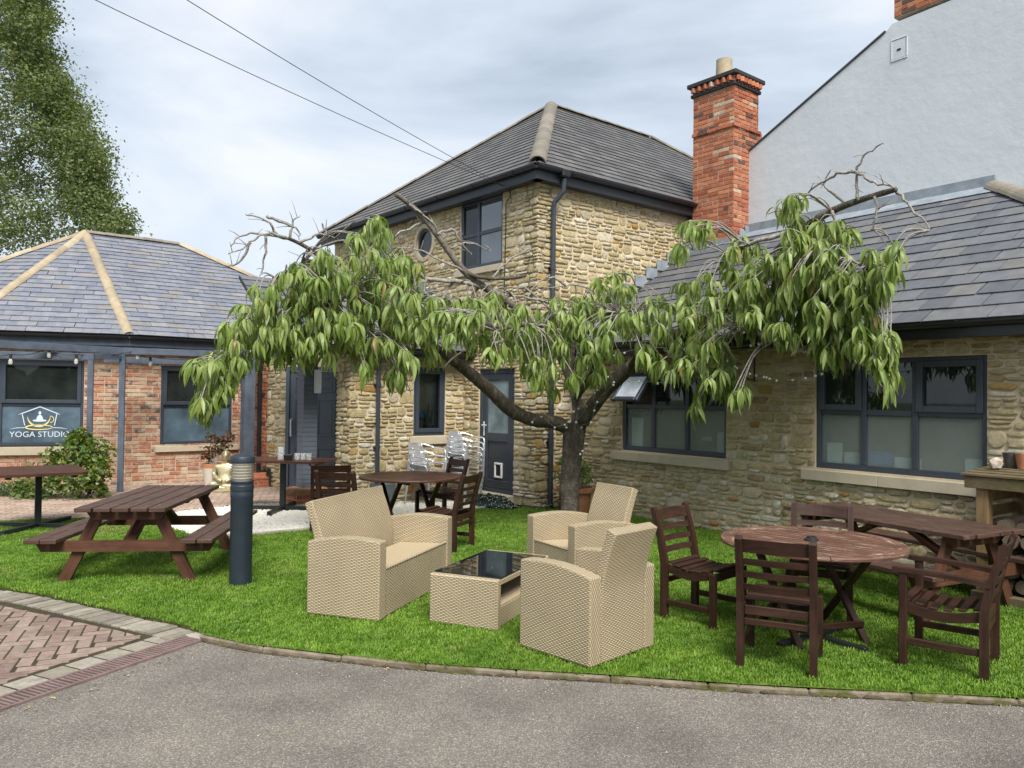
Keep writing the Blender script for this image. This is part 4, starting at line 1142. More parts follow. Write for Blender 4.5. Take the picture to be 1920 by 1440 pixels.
for k in range(9):
    a = random.random() * 6.28; r = 0.035 * math.sqrt(random.random()); x, y = math.cos(a) * r, math.sin(a) * r
    h = random.uniform(0.014, 0.029); w = random.uniform(0.0022, 0.0040); b_ = random.random() * 6.28; le = random.uniform(0.004, 0.022)
    dx, dy = math.cos(b_), math.sin(b_)
    mb.add([(x - dy * w, y + dx * w, 0), (x + dy * w, y - dx * w, 0), (x + dx * le * 0.35 + dy * w * 0.8, y + dy * le * 0.35 - dx * w * 0.8, h * 0.6), (x + dx * le * 0.35 - dy * w * 0.8, y + dy * le * 0.35 + dx * w * 0.8, h * 0.6), (x + dx * le, y + dy * le, h)], [(0, 1, 2, 3), (3, 2, 4)])
tuft = loose('grass_tuft', mb, GRASS)
gme = lawn.data.copy(); gme.name = 'grass'
grass = bpy.data.objects.new('grass', gme); COL.objects.link(grass); grass.location.z = 0.002
tag(grass, 'short mown lawn grass between the driveway and the buildings', 'grass', kind='stuff')
md = grass.modifiers.new('scatter', 'NODES'); md.node_group = scatter_nodes('grass_scatter', tuft, 1500, 0.7, 1.25, 0.25)

# white gravel by the door
PEBBLE = m_plain("white_pebble", (0.62, 0.58, 0.49), (0.80, 0.77, 0.68), 22, 0.8, 0.1, 0.002, spec=0.2)
bm = bmesh.new(); bmesh.ops.create_icosphere(bm, subdivisions=1, radius=0.021)
for v in bm.verts: v.co = Vector((v.co.x * 1.25, v.co.y, v.co.z * 0.75)) * random.uniform(0.8, 1.15)
me = bpy.data.meshes.new('pebble'); bm.to_mesh(me); bm.free(); me.materials.append(PEBBLE)
pebble = bpy.data.objects.new('pebble', me)
gb = sheet('gravel_bed', GRAVEL, -0.012, m_plain("gravel_bed", (0.26, 0.235, 0.19), (0.40, 0.37, 0.30), 40, 0.95, 0.5, 0.006, spec=0.1))
gme = gb.data.copy(); gme.name = 'gravel'
gravel = bpy.data.objects.new('gravel', gme); COL.objects.link(gravel); gravel.location.z = 0.008
tag(gravel, 'white gravel strip in front of the stone porch', 'gravel', kind='stuff')
md = gravel.modifiers.new('scatter', 'NODES'); md.node_group = scatter_nodes('gravel_scatter', pebble, 1500, 0.5, 1.3, 0.6, 3)
CONCRETE = m_plain("concrete_edging", (0.27, 0.25, 0.21), (0.40, 0.37, 0.31), 5, 0.9, 0.5, 0.006, spec=0.15)
edging = structure('gravel_edging', (-1.5, 11, 0))
ge = [(-3.46, 9.63), (-3.14, 9.81), (-2.35, 10.38), (-1.47, 11.12), (-0.95, 11.87), (-0.31, 12.47), (0.06, 12.67)]
for a, b in zip(ge[:-1], ge[1:]):
    MB().beam((a[0], a[1], -0.01), (b[0], b[1], -0.01), 0.05, 0.09, ch=0.008).build('edging_stone', CONCRETE, edging, world=True)

# kerb of concrete edging stones along the driveway
def resample(P, step):
    P = [Vector((p[0], p[1], 0)) for p in P]; out = [P[0]]; acc = 0
    dense = []
    for i in range(len(P) - 1):
        a, b, c, d = P[max(i - 1, 0)], P[i], P[i + 1], P[min(i + 2, len(P) - 1)]
        for k in range(24):
            t = k / 24; dense.append(0.5 * ((2 * b) + (c - a) * t + (2 * a - 5 * b + 4 * c - d) * t * t + (3 * b - a - 3 * c + d) * t ** 3))
    dense.append(P[-1])
    for p, q in zip(dense[:-1], dense[1:]):
        l = (q - p).length
        while acc + l >= step:
            f = (step - acc) / l; p = p.lerp(q, f); out.append(p); l = (q - p).length; acc = 0
        acc += l
    return out
def m_mossy(name, c1, c2, moss, amt):
    m, N, L, b = new_mat(name); P = pos(N)
    c = ramp(N, L, noise(N, L, P, 9, 6, 0.7), [(0.3, c1), (0.7, c2)])
    c = mixc(N, L, mapr(N, L, noise(N, L, P, 2.6, 6, 0.7), 0.52, 0.66, 0, amt), c, moss)
    L.new(c, b.inputs['Base Color']); b.inputs['Roughness'].default_value = 0.95; b.inputs['Specular IOR Level'].default_value = 0.15
    bump(N, L, b, noise(N, L, P, 45, 6, 0.7), 0.7, 0.006)
    return m
KERBM = m_mossy("mossy_kerb", (0.13, 0.105, 0.072), (0.25, 0.21, 0.155), (0.075, 0.075, 0.022), 0.9)
kerb = structure('kerb', (0.5, 5.1, 0))
kp = resample(KERB, 0.6)
for a, b in zip(kp[:-1], kp[1:]):
    t = (b - a).normalized() * 0.0012
    MB().beam(a + t + Vector((0, 0, -0.058 + random.uniform(-0.004, 0.003))), b - t + Vector((0, 0, -0.058 + random.uniform(-0.004, 0.003))), 0.034, 0.10, ch=0.010).build('kerb_stone', KERBM, kerb, world=True)

# dark moss along the foot of the kerb
mb = MB(); mp = resample(KERB, 0.03)
for i in range(0, len(mp) - 6, 5):
    P = [p + Vector((random.uniform(-0.004, 0.004), -0.022 + random.uniform(-0.006, 0.004), -0.046 + random.uniform(-0.004, 0.012))) for p in mp[i:i + 6]]
    mb.tube(P, [0.003] + [random.uniform(0.006, 0.015) for _ in range(4)] + [0.004], 6)
tag(mb.build('kerb_moss', m_mossy("kerb_moss", (0.055, 0.042, 0.026), (0.10, 0.08, 0.05), (0.075, 0.085, 0.018), 0.9), smooth=True), 'dark moss and dirt along the foot of the kerb', 'moss', kind='stuff')

# ------------------------------------------------------------------ block paving
PAVER_STOPS = [(0.0, (0.235, 0.168, 0.138)), (0.2, (0.27, 0.198, 0.165)), (0.4, (0.205, 0.148, 0.122)), (0.6, (0.29, 0.22, 0.182)), (0.8, (0.245, 0.19, 0.155))]
PAVER = m_brick("pink_paver", PAVER_STOPS, 0.0)
PAVER_GREY = m_brick("grey_paver", [(0.0, (0.24, 0.215, 0.17)), (0.3, (0.28, 0.255, 0.205)), (0.6, (0.205, 0.185, 0.15)), (0.85, (0.31, 0.285, 0.235))], 0.0)
PAVER_FAR = m_brick("path_paver", [(0.0, (0.36, 0.27, 0.21)), (0.25, (0.40, 0.30, 0.235)), (0.5, (0.33, 0.24, 0.185)), (0.75, (0.42, 0.32, 0.25))], 0.0)
SAND = m_mossy("joint_sand", (0.035, 0.028, 0.018), (0.07, 0.055, 0.036), (0.05, 0.062, 0.018), 0.8)
PV = [(-9.5, 1.5), (-4.66, 1.5), (-3.10, 4.87), (-2.66, 5.80), (-2.98, 6.00), (-3.44, 6.24), (-4.28, 6.64), (-5.2, 7.1), (-9.5, 9.1)]
fc = structure('forecourt_paving', (-4.5, 5.5, 0))
bed = MB(); bp = [(-9.5, 1.5), (-4.46, 1.5), (-2.37, 5.83), (-2.2, 5.95)] + [(x + 0.04, y + 0.09) for x, y in BORDER[::-1][1:]]
bed.add([(x, y, -0.0354) for x, y in bp], [tuple(range(len(bp)))]); bed.build('joint_sand', SAND, fc, world=True)
def paver_variant(poly, h=0.045, e=0.004):
    m = len(poly); cx_, cy_ = sum(p[0] for p in poly) / m, sum(p[1] for p in poly) / m
    sh = lambda p: (p[0] - math.copysign(min(e, abs(p[0] - cx_) * 0.4), p[0] - cx_), p[1] - math.copysign(min(e, abs(p[1] - cy_) * 0.4), p[1] - cy_))
    V = [(x, y, -h) for x, y in poly] + [(x, y, -e) for x, y in poly] + [(*sh(p), 0) for p in poly]
    F = [tuple(range(2 * m, 3 * m))]
    for r in range(2):
        for i in range(m): F.append((r * m + i, r * m + (i + 1) % m, (r + 1) * m + (i + 1) % m, (r + 1) * m + i))
    return V, F
var = {0: paver_variant([(-0.095, -0.045), (0.095, -0.045), (0.095, 0.045), (-0.095, 0.045)])}
items = []; ang = math.radians(21); ca, sa_ = math.cos(ang), math.sin(ang); c = 0
for x in range(-60, 60):
    for y in range(-60, 60):
        s = (x - y) % 4
        if s not in (0, 3): continue
        lx, ly, w_, h_ = (x * 0.1, y * 0.1, 0.2, 0.1) if s == 0 else (x * 0.1, y * 0.1, 0.1, 0.2)
        q = [(lx + 0.005, ly + 0.005), (lx + w_ - 0.005, ly + 0.005), (lx + w_ - 0.005, ly + h_ - 0.005), (lx + 0.005, ly + h_ - 0.005)]
        q = [(-4.5 + a * ca - b * sa_, 5.5 + a * sa_ + b * ca) for a, b in q]
        if max(p[0] for p in q) < -7 or min(p[0] for p in q) > -2: continue
        cp = clip_poly(q, PV)
        if len(cp) < 3: continue
        ar = abs(sum(cp[i][0] * cp[(i + 1) % len(cp)][1] - cp[(i + 1) % len(cp)][0] * cp[i][1] for i in range(len(cp)))) / 2
        if ar < 0.0012: continue
        mx_, my_ = sum(p[0] for p in cp) / len(cp), sum(p[1] for p in cp) / len(cp)
        M = np.eye(4); M[:3, 3] = (mx_, my_, -0.033 + random.uniform(-0.0015, 0.0015)); M[2, 0] = random.uniform(-0.006, 0.006); M[2, 1] = random.uniform(-0.006, 0.006)
        if ar > 0.0160:
            a = ang + (PI / 2 if s == 3 else 0); M[0, 0], M[0, 1], M[1, 0], M[1, 1] = math.cos(a), -math.sin(a), math.sin(a), math.cos(a); items.append((0, M))
        else:
            c += 1; var[('c', c)] = paver_variant([(a - mx_, b - my_) for a, b in cp]); items.append((('c', c), M))
pieces(fc, 'paver', PAVER, var, items, 200)
# cut turf edge above the border course
mb = MB(); te = [Vector((x, y + 0.004, 0)) for x, y in BORDER]
for p, q in zip(te[:-1], te[1:]): mb.quad(p + Vector((0, 0, -0.06)), q + Vector((0, 0, -0.06)), q + Vector((0, 0, 0.004)), p + Vector((0, 0, 0.004)))
mb.build('turf_edge', m_plain("turf_edge", (0.05, 0.055, 0.02), (0.10, 0.11, 0.035), 30, 0.95, 0.5, 0.006, spec=0.1), fc, world=True)
# border course beside the lawn and pale blocks beside the drain
items = []; var = {0: paver_variant([(-0.041, -0.112), (0.041, -0.112), (0.041, 0.112), (-0.041, 0.112)]), 1: paver_variant([(-0.094, -0.094), (0.094, -0.094), (0.094, 0.094), (-0.094, 0.094)])}
bp = resample(BORDER, 0.1)
for a, b in zip(bp[:-1], bp[1:]):
    t = (b - a).normalized(); n = Vector((-t.y, t.x, 0)); n = n if n.y < 0 else -n; n = n.normalized()
    p = (a + b) / 2 + n * 0.122; M = np.eye(4); M[:3, 0] = t; M[:3, 1] = -n; M[:3, 3] = (p.x, p.y, -0.020 + random.uniform(-0.005, 0.005)); items.append((0, M))
gd = Vector((0.435, 0.90, 0)).normalized(); gn = Vector((gd.y, -gd.x, 0))
for k in range(26):
    p = Vector((-2.37, 5.83, 0)) - gd * (0.2 * k + 0.10) - gn * 0.102; M = np.eye(4); M[:3, 0] = gd; M[:3, 1] = -gn; M[:3, 3] = (p.x, p.y, -0.033 + random.uniform(-0.002, 0.001)); items.append((1, M))
pieces(fc, 'border_paver', PAVER_GREY, var, items, 90)
# slotted drain between the paving and the tarmac
IRON = m_plain("rusty_iron", (0.13, 0.085, 0.075), (0.22, 0.15, 0.135), 9, 0.75, 0.3, 0.003)
drain = thing('drain_channel', 'rusty slotted drain channel between the block paving and the tarmac', 'drain', (-2.9, 5.2, 0))
dk = Vector((-2.29, 5.815, 0))
for k in range(8):
    a = dk - gd * (0.5 * k); b = dk - gd * (0.5 * k + 0.495); mb = MB()
    for o_ in (-0.087, 0.087): mb.beam(a + gn * o_ + Vector((0, 0, -0.046)), b + gn * o_ + Vector((0, 0, -0.046)), 0.022, 0.03)
    for j in range(15):
        c_ = a.lerp(b, (j + 0.5) / 15); mb.beam(c_ - gn * 0.077 + Vector((0, 0, -0.046)), c_ + gn * 0.077 + Vector((0, 0, -0.046)), 0.017, 0.024)
    mb.build('grating', IRON, drain, world=True)
MB().box(dk + gd * 0.06 + Vector((0, 0, -0.06)), (0.115, 0.21, 0.06), gd, gn, (0, 0, 1), 0.006).build('end_block', CONCRETE, drain, world=True)
MB().slab([dk - gn * 0.095, dk + gn * 0.095, dk - gd * 4 + gn * 0.095, dk - gd * 4 - gn * 0.095], (0, 0, -0.01)).build('channel', BLACK, drain, world=True).location.z = -0.0405

# brick path in front of the studio
PATH = [(-9.8, 9.8), (-6.79, 10.61), (-5.92, 10.95), (-4.95, 11.52), (-4.25, 12.45), (-3.10, 12.95), (-2.7, 12.7), (-2.6, 14.3), (-3.12, 14.4), (-4.11, 14.55), (-5.12, 15.6), (-5.0, 16.6), (-7.2, 14.87), (-9.8, 13.99)]
ph = structure('brick_path', (-6, 13, 0))
mb = MB(); bm = bmesh.new(); f = bm.faces.new([bm.verts.new((x, y, 0.0055)) for x, y in PATH]); bmesh.ops.triangulate(bm, faces=[f])
bm.verts.index_update(); mb.add([v.co[:] for v in bm.verts], [[v.index for v in f.verts] for f in bm.faces]); bm.free()
mb.build('joint_sand', SAND, ph, world=True)
items = []; var = {0: paver_variant([(-0.108, -0.05), (0.108, -0.05), (0.108, 0.05), (-0.108, 0.05)], 0.03, 0.005)}
pa = math.radians(14); ca, sa_ = math.cos(pa), math.sin(pa)
for r in range(-34, 36):
    for k in range(-24, 24):
        lx, ly = (k + (r % 2) * 0.5) * 0.222, r * 0.108
        x, y = -6 + lx * ca - ly * sa_, 12.8 + lx * sa_ + ly * ca
        if not in_poly(x, y, PATH): continue
        a = pa + random.uniform(-0.02, 0.02); M = np.eye(4); M[0, 0], M[0, 1], M[1, 0], M[1, 1] = math.cos(a), -math.sin(a), math.sin(a), math.cos(a)
        M[:3, 3] = (x, y, 0.008 + random.uniform(-0.002, 0.003)); M[2, 0] = random.uniform(-0.012, 0.012); items.append((0, M))
pieces(ph, 'paver', PAVER_FAR, var, items, 290)

# ------------------------------------------------------------------ foliage helpers
def m_leaf(name, stops, under, gloss=0.42, trans=0.35, vein=True):
    m, N, L, b = new_mat(name)
    r = piece_random(N, L)
    c = ramp(N, L, r, stops)
    g = N.new('ShaderNodeNewGeometry')
    c = mixc(N, L, 1.0, c, ramp(N, L, noise(N, L, pos(N), 35, 3, 0.6), [(0.3, (0.85, 0.85, 0.85)), (0.7, (1.15, 1.15, 1.1))]), 'MULTIPLY')
    c2 = mixc(N, L, g.outputs['Backfacing'], c, mixc(N, L, 0.6, c, under))
    L.new(c2, b.inputs['Base Color']); b.inputs['Roughness'].default_value = gloss; b.inputs['Specular IOR Level'].default_value = 0.45
    t = N.new('ShaderNodeBsdfTranslucent'); L.new(mixc(N, L, 1.0, c, (1.3, 1.4, 0.6), 'MULTIPLY'), t.inputs['Color'])
    mx = N.new('ShaderNodeMixShader'); mx.inputs[0].default_value = trans
    L.new(b.outputs[0], mx.inputs[1]); L.new(t.outputs[0], mx.inputs[2]); L.new(mx.outputs[0], N['Material Output'].inputs['Surface'])
    return m
def m_bark(name, c1, c2, c3, ring=60):
    m, N, L, b = new_mat(name); P = pos(N)
    n = noise(N, L, scaled(N, L, P, (1, 1, 0.5)), 12, 7, 0.75)
    c = ramp(N, L, n, [(0.3, c1), (0.52, c2), (0.72, c3)])
    U = scaled(N, L, uvs(N), (ring, 6, 1)); n2 = noise(N, L, U, 1.0, 4, 0.6)
    c = mixc(N, L, mapr(N, L, n2, 0.58, 0.7, 0, 0.65), c, c3)
    L.new(c, b.inputs['Base Color']); b.inputs['Roughness'].default_value = 0.9; b.inputs['Specular IOR Level'].default_value = 0.2
    bump(N, L, b, math2(N, L, 'ADD', n, n2), 1.0, 0.025)
    return m
def leaf_variant(curl, fold, width=0.19, seed=0):
    rr = random.Random(seed); st = [(0.0, 0.015), (0.12, 0.10), (0.32, 0.185), (0.58, 0.165), (0.80, 0.085), (1.0, 0.0)]
    V, idx = [], []
    tw = rr.uniform(-0.25, 0.25)
    for t, w in st:
        a = curl * t; y = math.sin(a) / curl if abs(curl) > 1e-3 else t; z = -(1 - math.cos(a)) / curl if abs(curl) > 1e-3 else 0
        w *= width / 0.19; s = math.sin(tw * t); row = []
        if w == 0: row = [len(V)]; V.append((0, y, z))
        else:
            for k in (-1, 0, 1):
                row.append(len(V)); V.append((k * w, y, z + abs(k) * w * fold + k * w * s))
        idx.append(row)
    F = []
    for a, b in zip(idx[:-1], idx[1:]):
        if len(b) == 3: F += [(a[0], a[1], b[1], b[0]), (a[1], a[2], b[2], b[1])]
        else: F += [(a[0], a[1], b[0]), (a[1], a[2], b[0])]
    return V, F
LEAF_VAR = {k: leaf_variant(random.uniform(0.25, 1.0) if k < 7 else random.uniform(1.1, 1.9), random.uniform(0.2, 0.7), random.uniform(0.080, 0.112), k) for k in range(14)}
def leaf_matrix(p, d, size, roll=0.0):
    d = d.normalized(); up = Vector((0, 0, 1)); x = d.cross(up)
    if x.length < 0.05: x = Vector((1, 0, 0))
    x.normalize(); z = x.cross(d)
    c, s = math.cos(roll), math.sin(roll); x, z = x * c + z * s, z * c - x * s
    x, y, z = x * size, d * size, z * size
    return np.array([[x.x, y.x, z.x, p.x], [x.y, y.y, z.y, p.y], [x.z, y.z, z.z, p.z], [0, 0, 0, 1.0]])
def leaf_mass(name, parent, mat, pts, size, down=0.3, spread=1.0, n_each=1, kind='stuff'):
    "many small pointed leaves as one mesh"
    V, F = [], []
    for p in pts:
        for _ in range(n_each):
            a = random.random() * 6.283; d = Vector((math.cos(a) * spread, math.sin(a) * spread, random.uniform(-1.0, 0.7) - down)).normalized()
            x = d.cross(Vector((random.uniform(-1, 1), random.uniform(-1, 1), random.uniform(-1, 1)))).normalized(); s = size * random.uniform(0.65, 1.25)
            q = Vector(p); n = len(V); z = x.cross(d) * s * 0.10
            V += [q, q + d * s * 0.5 - x * s * 0.30 + z, q + d * s, q + d * s * 0.5 + x * s * 0.30 + z]; F += [(n, n + 1, n + 2), (n, n + 2, n + 3)]
    return MB().add(V, F).build(name, mat, parent, world=True, kind=kind)

# ------------------------------------------------------------------ the weeping cherry on the lawn
LEAFM = m_leaf("cherry_leaf", [(0.0, (0.11, 0.175, 0.028)), (0.3, (0.18, 0.255, 0.05)), (0.6, (0.25, 0.325, 0.085)), (0.85, (0.32, 0.385, 0.14)), (0.965, (0.19, 0.26, 0.07)), (0.985, (0.33, 0.33, 0.08)), (1.0, (0.27, 0.17, 0.07))], (0.21, 0.27, 0.11))
BARK = m_bark("cherry_bark", (0.050, 0.040, 0.031), (0.115, 0.096, 0.074), (0.27, 0.24, 0.19))
BARK2 = m_bark("dead_bark", (0.085, 0.072, 0.058), (0.17, 0.148, 0.12), (0.34, 0.31, 0.26))
TWIG = m_bark("grey_twig", (0.15, 0.135, 0.115), (0.31, 0.285, 0.25), (0.50, 0.47, 0.43), 30)
def TY(px): return 11.2 - (2.6 * (1068 - px) / 708 if px < 1068 else 3.6 * (px - 1068) / 642)
def tp(px, py, dy=0.0): return at(px, py, TY(px) + dy)
def smooth_path(P, k=6):
    out = []
    for i in range(len(P) - 1):
        a, b, c, d = P[max(i - 1, 0)], P[i], P[i + 1], P[min(i + 2, len(P) - 1)]
        for j in range(k):
            t = j / k; out.append(0.5 * ((2 * b) + (c - a) * t + (2 * a - 5 * b + 4 * c - d) * t * t + (3 * b - a - 3 * c + d) * t ** 3))
    return out + [P[-1]]
tree_base = ground(1068, 982)
tree = thing('cherry_tree', 'spreading weeping cherry tree with drooping leaves and dead upper branches', 'tree', tree_base)
limb_pts = []
def limb(name, pts, r0, r1, mat=BARK, n=10, jit=0.0, k=5, mids=None):
    P = smooth_path([tp(*p) for p in pts], k)
    if jit: P = [P[0]] + [p + Vector((random.uniform(-jit, jit), random.uniform(-jit, jit), random.uniform(-jit, jit))) for p in P[1:]]
    m = len(P); R = []
    for i in range(m):
        t = i / (m - 1); r = lerp(r0, r1, t) if mids is None else float(np.interp(t, [0] + [a for a, b in mids] + [1], [r0] + [b for a, b in mids] + [r1]))
        R.append(r * (1 + random.uniform(-0.05, 0.07)))
    limb_pts.extend(zip(P, R))
    return MB().tube(P, R, n).build(name, mat, tree, smooth=True, world=True)
trunk = MB().tube(smooth_path([tree_base + Vector((0, 0, -0.05)), tree_base + Vector((0, 0, 0.06)), tp(1069, 930, -0.1), tp(1073, 880), tp(1080, 830), tp(1086, 790), tp(1088, 770)], 4), [0.165, 0.158, 0.15, 0.142, 0.136, 0.132, 0.128, 0.124, 0.122, 0.120, 0.118, 0.118, 0.117, 0.116, 0.114, 0.114, 0.113, 0.112, 0.110, 0.110, 0.110, 0.110, 0.109, 0.104, 0.092], 16).build('trunk', BARK, tree, smooth=True, world=True)
MB().tube([tp(1060, 965, -0.03), tp(1060, 910, -0.05), tp(1064, 850, -0.05), tp(1066, 815, -0.03), tp(1064, 800, 0)], [0.09, 0.08, 0.075, 0.08, 0.08], 12).build('limb', BARK, tree, smooth=True, world=True)
limb('limb', [(1082, 826), (1066, 804), (1035, 791), (1000, 787), (960, 770), (920, 733), (885, 703), (850, 676), (800, 640), (740, 592), (680, 547), (620, 500), (585, 470), (540, 447), (500, 440)], 0.100, 0.014, mids=[(0.3, 0.094), (0.45, 0.078), (0.6, 0.05), (0.8, 0.03)])
limb('limb', [(1088, 790), (1080, 742), (1066, 700), (1045, 660), (1000, 610), (960, 572), (910, 540), (870, 508), (830, 455), (800, 415), (768, 383), (742, 364)], 0.09, 0.032, BARK2, mids=[(0.3, 0.06), (0.6, 0.046), (0.8, 0.039)])
limb('limb', [(1092, 790), (1132, 735), (1180, 690), (1240, 650), (1320, 600), (1370, 560), (1430, 500), (1500, 432), (1560, 396), (1610, 376), (1680, 355)], 0.10, 0.028, mids=[(0.2, 0.096), (0.45, 0.078), (0.6, 0.055), (0.8, 0.038)])
limb('limb', [(1068, 700, 0.1), (1075, 640, 0.15), (1095, 592, 0.1), (1140, 566, 0.1), (1195, 545, 0.1)], 0.05, 0.022)
limb('limb', [(1080, 745, -0.1), (1110, 700, -0.4), (1105, 660, -0.7), (1060, 620, -1.0), (990, 610, -1.2), (930, 620, -1.4)], 0.05, 0.015)
limb('limb', [(1180, 690, 0), (1200, 650, -0.5), (1190, 610, -0.8), (1160, 590, -1.0)], 0.04, 0.012)
limb('branch', [(910, 540), (850, 527), (800, 521), (772, 503), (740, 492), (700, 505), (680, 545)], 0.032, 0.012, TWIG, jit=0.012)
limb('branch', [(870, 508, 0), (900, 520, -0.1), (950, 522, -0.1), (986, 517, -0.1)], 0.03, 0.018, BARK)
limb('branch', [(800, 640), (760, 650, -0.2), (700, 640, -0.3), (640, 630, -0.3), (560, 640, -0.2), (480, 660), (420, 700)], 0.04, 0.010, TWIG, jit=0.015)
limb('branch', [(680, 547), (640, 560, -0.2), (590, 585, -0.2), (540, 600, -0.1), (490, 605)], 0.026, 0.009, TWIG, jit=0.012)
limb('branch', [(1320, 600), (1390, 610, -0.3), (1450, 640, -0.4), (1530, 660, -0.2), (1600, 640)], 0.04, 0.012, TWIG, jit=0.015)
limb('branch', [(1430, 500), (1480, 490, -0.2), (1540, 470, -0.3), (1600, 490, -0.2), (1650, 540)], 0.03, 0.010, TWIG, jit=0.015)
limb('branch', [(1500, 432), (1430, 450, -0.2), (1380, 470, -0.2), (1330, 520, -0.1), (1290, 560)], 0.030, 0.010, TWIG, jit=0.015)
limb('branch', [(1240, 650), (1300, 690, -0.3), (1350, 720, -0.3), (1390, 745, -0.1)], 0.026, 0.008, TWIG, jit=0.012)
limb('branch', [(1000, 610), (940, 640, -0.3), (880, 650, -0.4), (830, 690, -0.3)], 0.026, 0.008, TWIG, jit=0.012)
limb('branch', [(1095, 592, 0.1), (1050, 575, -0.2), (1000, 560, -0.4), (960, 555, -0.4)], 0.026, 0.010, TWIG, jit=0.012)
dead = [[(540, 447), (500, 438), (470, 455), (430, 478)], [(520, 442), (500, 415), (460, 402)], [(500, 405), (530, 418), (558, 432), (562, 452)], [(560, 455), (600, 440), (640, 452)], [(500, 440), (496, 480), (490, 515)], [(585, 470), (560, 500), (520, 520)], [(470, 455), (450, 490), (430, 500)], [(545, 448), (548, 420), (560, 405)], [(585, 470), (610, 442), (605, 420)], [(540, 447), (470, 437), (432, 460)],
        [(800, 415), (760, 432), (722, 447), (690, 430)], [(845, 465), (880, 455), (920, 470)], [(820, 440), (850, 430), (865, 455), (885, 480)], [(768, 383), (790, 400), (812, 420), (822, 440)], [(870, 508), (830, 490), (790, 470), (750, 465)], [(910, 540), (940, 500), (985, 470), (1000, 468)],
        [(1610, 376), (1606, 322), (1622, 292), (1655, 269)], [(1606, 322), (1570, 326), (1530, 350), (1482, 386), (1440, 400)], [(1606, 322), (1640, 342), (1680, 352)], [(1680, 355), (1710, 390), (1745, 432)], [(1640, 368), (1645, 398), (1635, 430)], [(1590, 385), (1560, 360), (1545, 345), (1560, 315)], [(1560, 396), (1572, 430), (1590, 470), (1565, 520)], [(1430, 500), (1392, 455), (1300, 470)], [(1550, 400), (1530, 440), (1545, 480), (1530, 520)],
        [(1195, 545), (1180, 560), (1150, 580)], [(1140, 566), (1100, 540), (1060, 535), (1010, 545)], [(1060, 535), (1030, 520), (1000, 540), (975, 580)], [(850, 527), (830, 560), (815, 600)], [(800, 521), (790, 560), (760, 590), (750, 640)], [(740, 492), (720, 470), (690, 465)], [(772, 503), (780, 540), (770, 575)], [(985, 540), (1010, 560), (1040, 590), (1045, 640)], [(1100, 545), (1130, 560), (1150, 600), (1140, 640)], [(1240, 650), (1250, 620), (1290, 610), (1330, 620)], [(1370, 560), (1400, 540), (1460, 545), (1500, 570)]]
tw = MB()
for P in dead:
    dy = random.uniform(-0.15, 0.1); pp = smooth_path([tp(x, y, dy) for x, y in P], 5)
    pp = [pp[0]] + [p + Vector((random.uniform(-1, 1), random.uniform(-1, 1), random.uniform(-1, 1))) * 0.013 for p in pp[1:]]
    m = len(pp); tw.tube(pp, [lerp(0.019, 0.005, i / m) for i in range(m)], 5)
    limb_pts.extend([(p, 0.01) for p in pp[::2]])
    for _ in range(3):
        i = random.randrange(2, m); a = pp[i]; d = Vector((random.uniform(-1, 1), random.uniform(-1, 1), random.uniform(-0.3, 0.9))).normalized() * random.uniform(0.08, 0.25)
        tw.tube([a, a + d * 0.5 + Vector((0, 0, 0.01)), a + d], [0.005, 0.004, 0.0025], 4)
# clusters: photo position, spread and number, hung round the limbs
blobs = [(400, 715, 45, 45, 9), (392, 765, 30, 25, 4), (450, 655, 50, 45, 10), (500, 600, 55, 55, 13), (560, 640, 60, 50, 14), (570, 560, 60, 50, 13), (600, 520, 50, 40, 9), (640, 590, 60, 55, 14), (655, 655, 60, 35, 9), (690, 450, 40, 35, 6), (690, 520, 60, 45, 9), (730, 600, 60, 50, 12), (770, 650, 55, 40, 9), (735, 510, 60, 35, 6), (690, 700, 14, 25, 2), (750, 715, 22, 30, 3), (790, 590, 50, 40, 9), (850, 640, 55, 45, 10), (855, 590, 50, 35, 8), (910, 590, 50, 40, 8), (950, 640, 50, 45, 9), (1000, 680, 50, 40, 8), (990, 620, 50, 35, 7), (1060, 640, 50, 45, 8), (1040, 720, 30, 25, 3), (1060, 580, 50, 30, 5), (1110, 610, 45, 45, 7), (1150, 545, 35, 35, 5), (1165, 640, 45, 45, 7), (1110, 700, 40, 30, 4),
         (1230, 605, 40, 40, 6), (1250, 680, 45, 35, 6), (1300, 560, 40, 50, 7), (1310, 640, 45, 45, 8), (1330, 700, 45, 40, 7), (1380, 745, 30, 25, 4), (1305, 760, 16, 20, 2), (1380, 580, 45, 50, 10), (1400, 500, 45, 45, 8), (1450, 540, 50, 55, 12), (1440, 610, 45, 40, 8), (1490, 430, 40, 50, 8), (1510, 510, 50, 50, 11), (1560, 470, 50, 45, 9), (1560, 560, 50, 50, 11), (1520, 620, 45, 40, 7), (1620, 530, 50, 50, 10), (1665, 510, 25, 40, 4), (1610, 610, 45, 50, 9), (1650, 660, 35, 40, 6), (1570, 660, 35, 35, 5), (1665, 700, 25, 30, 3), (1305, 440, 25, 18, 3), (1270, 480, 14, 12, 2), (1190, 600, 40, 30, 4)]
LP = np.array([list(p) for p, r in limb_pts])
items = []
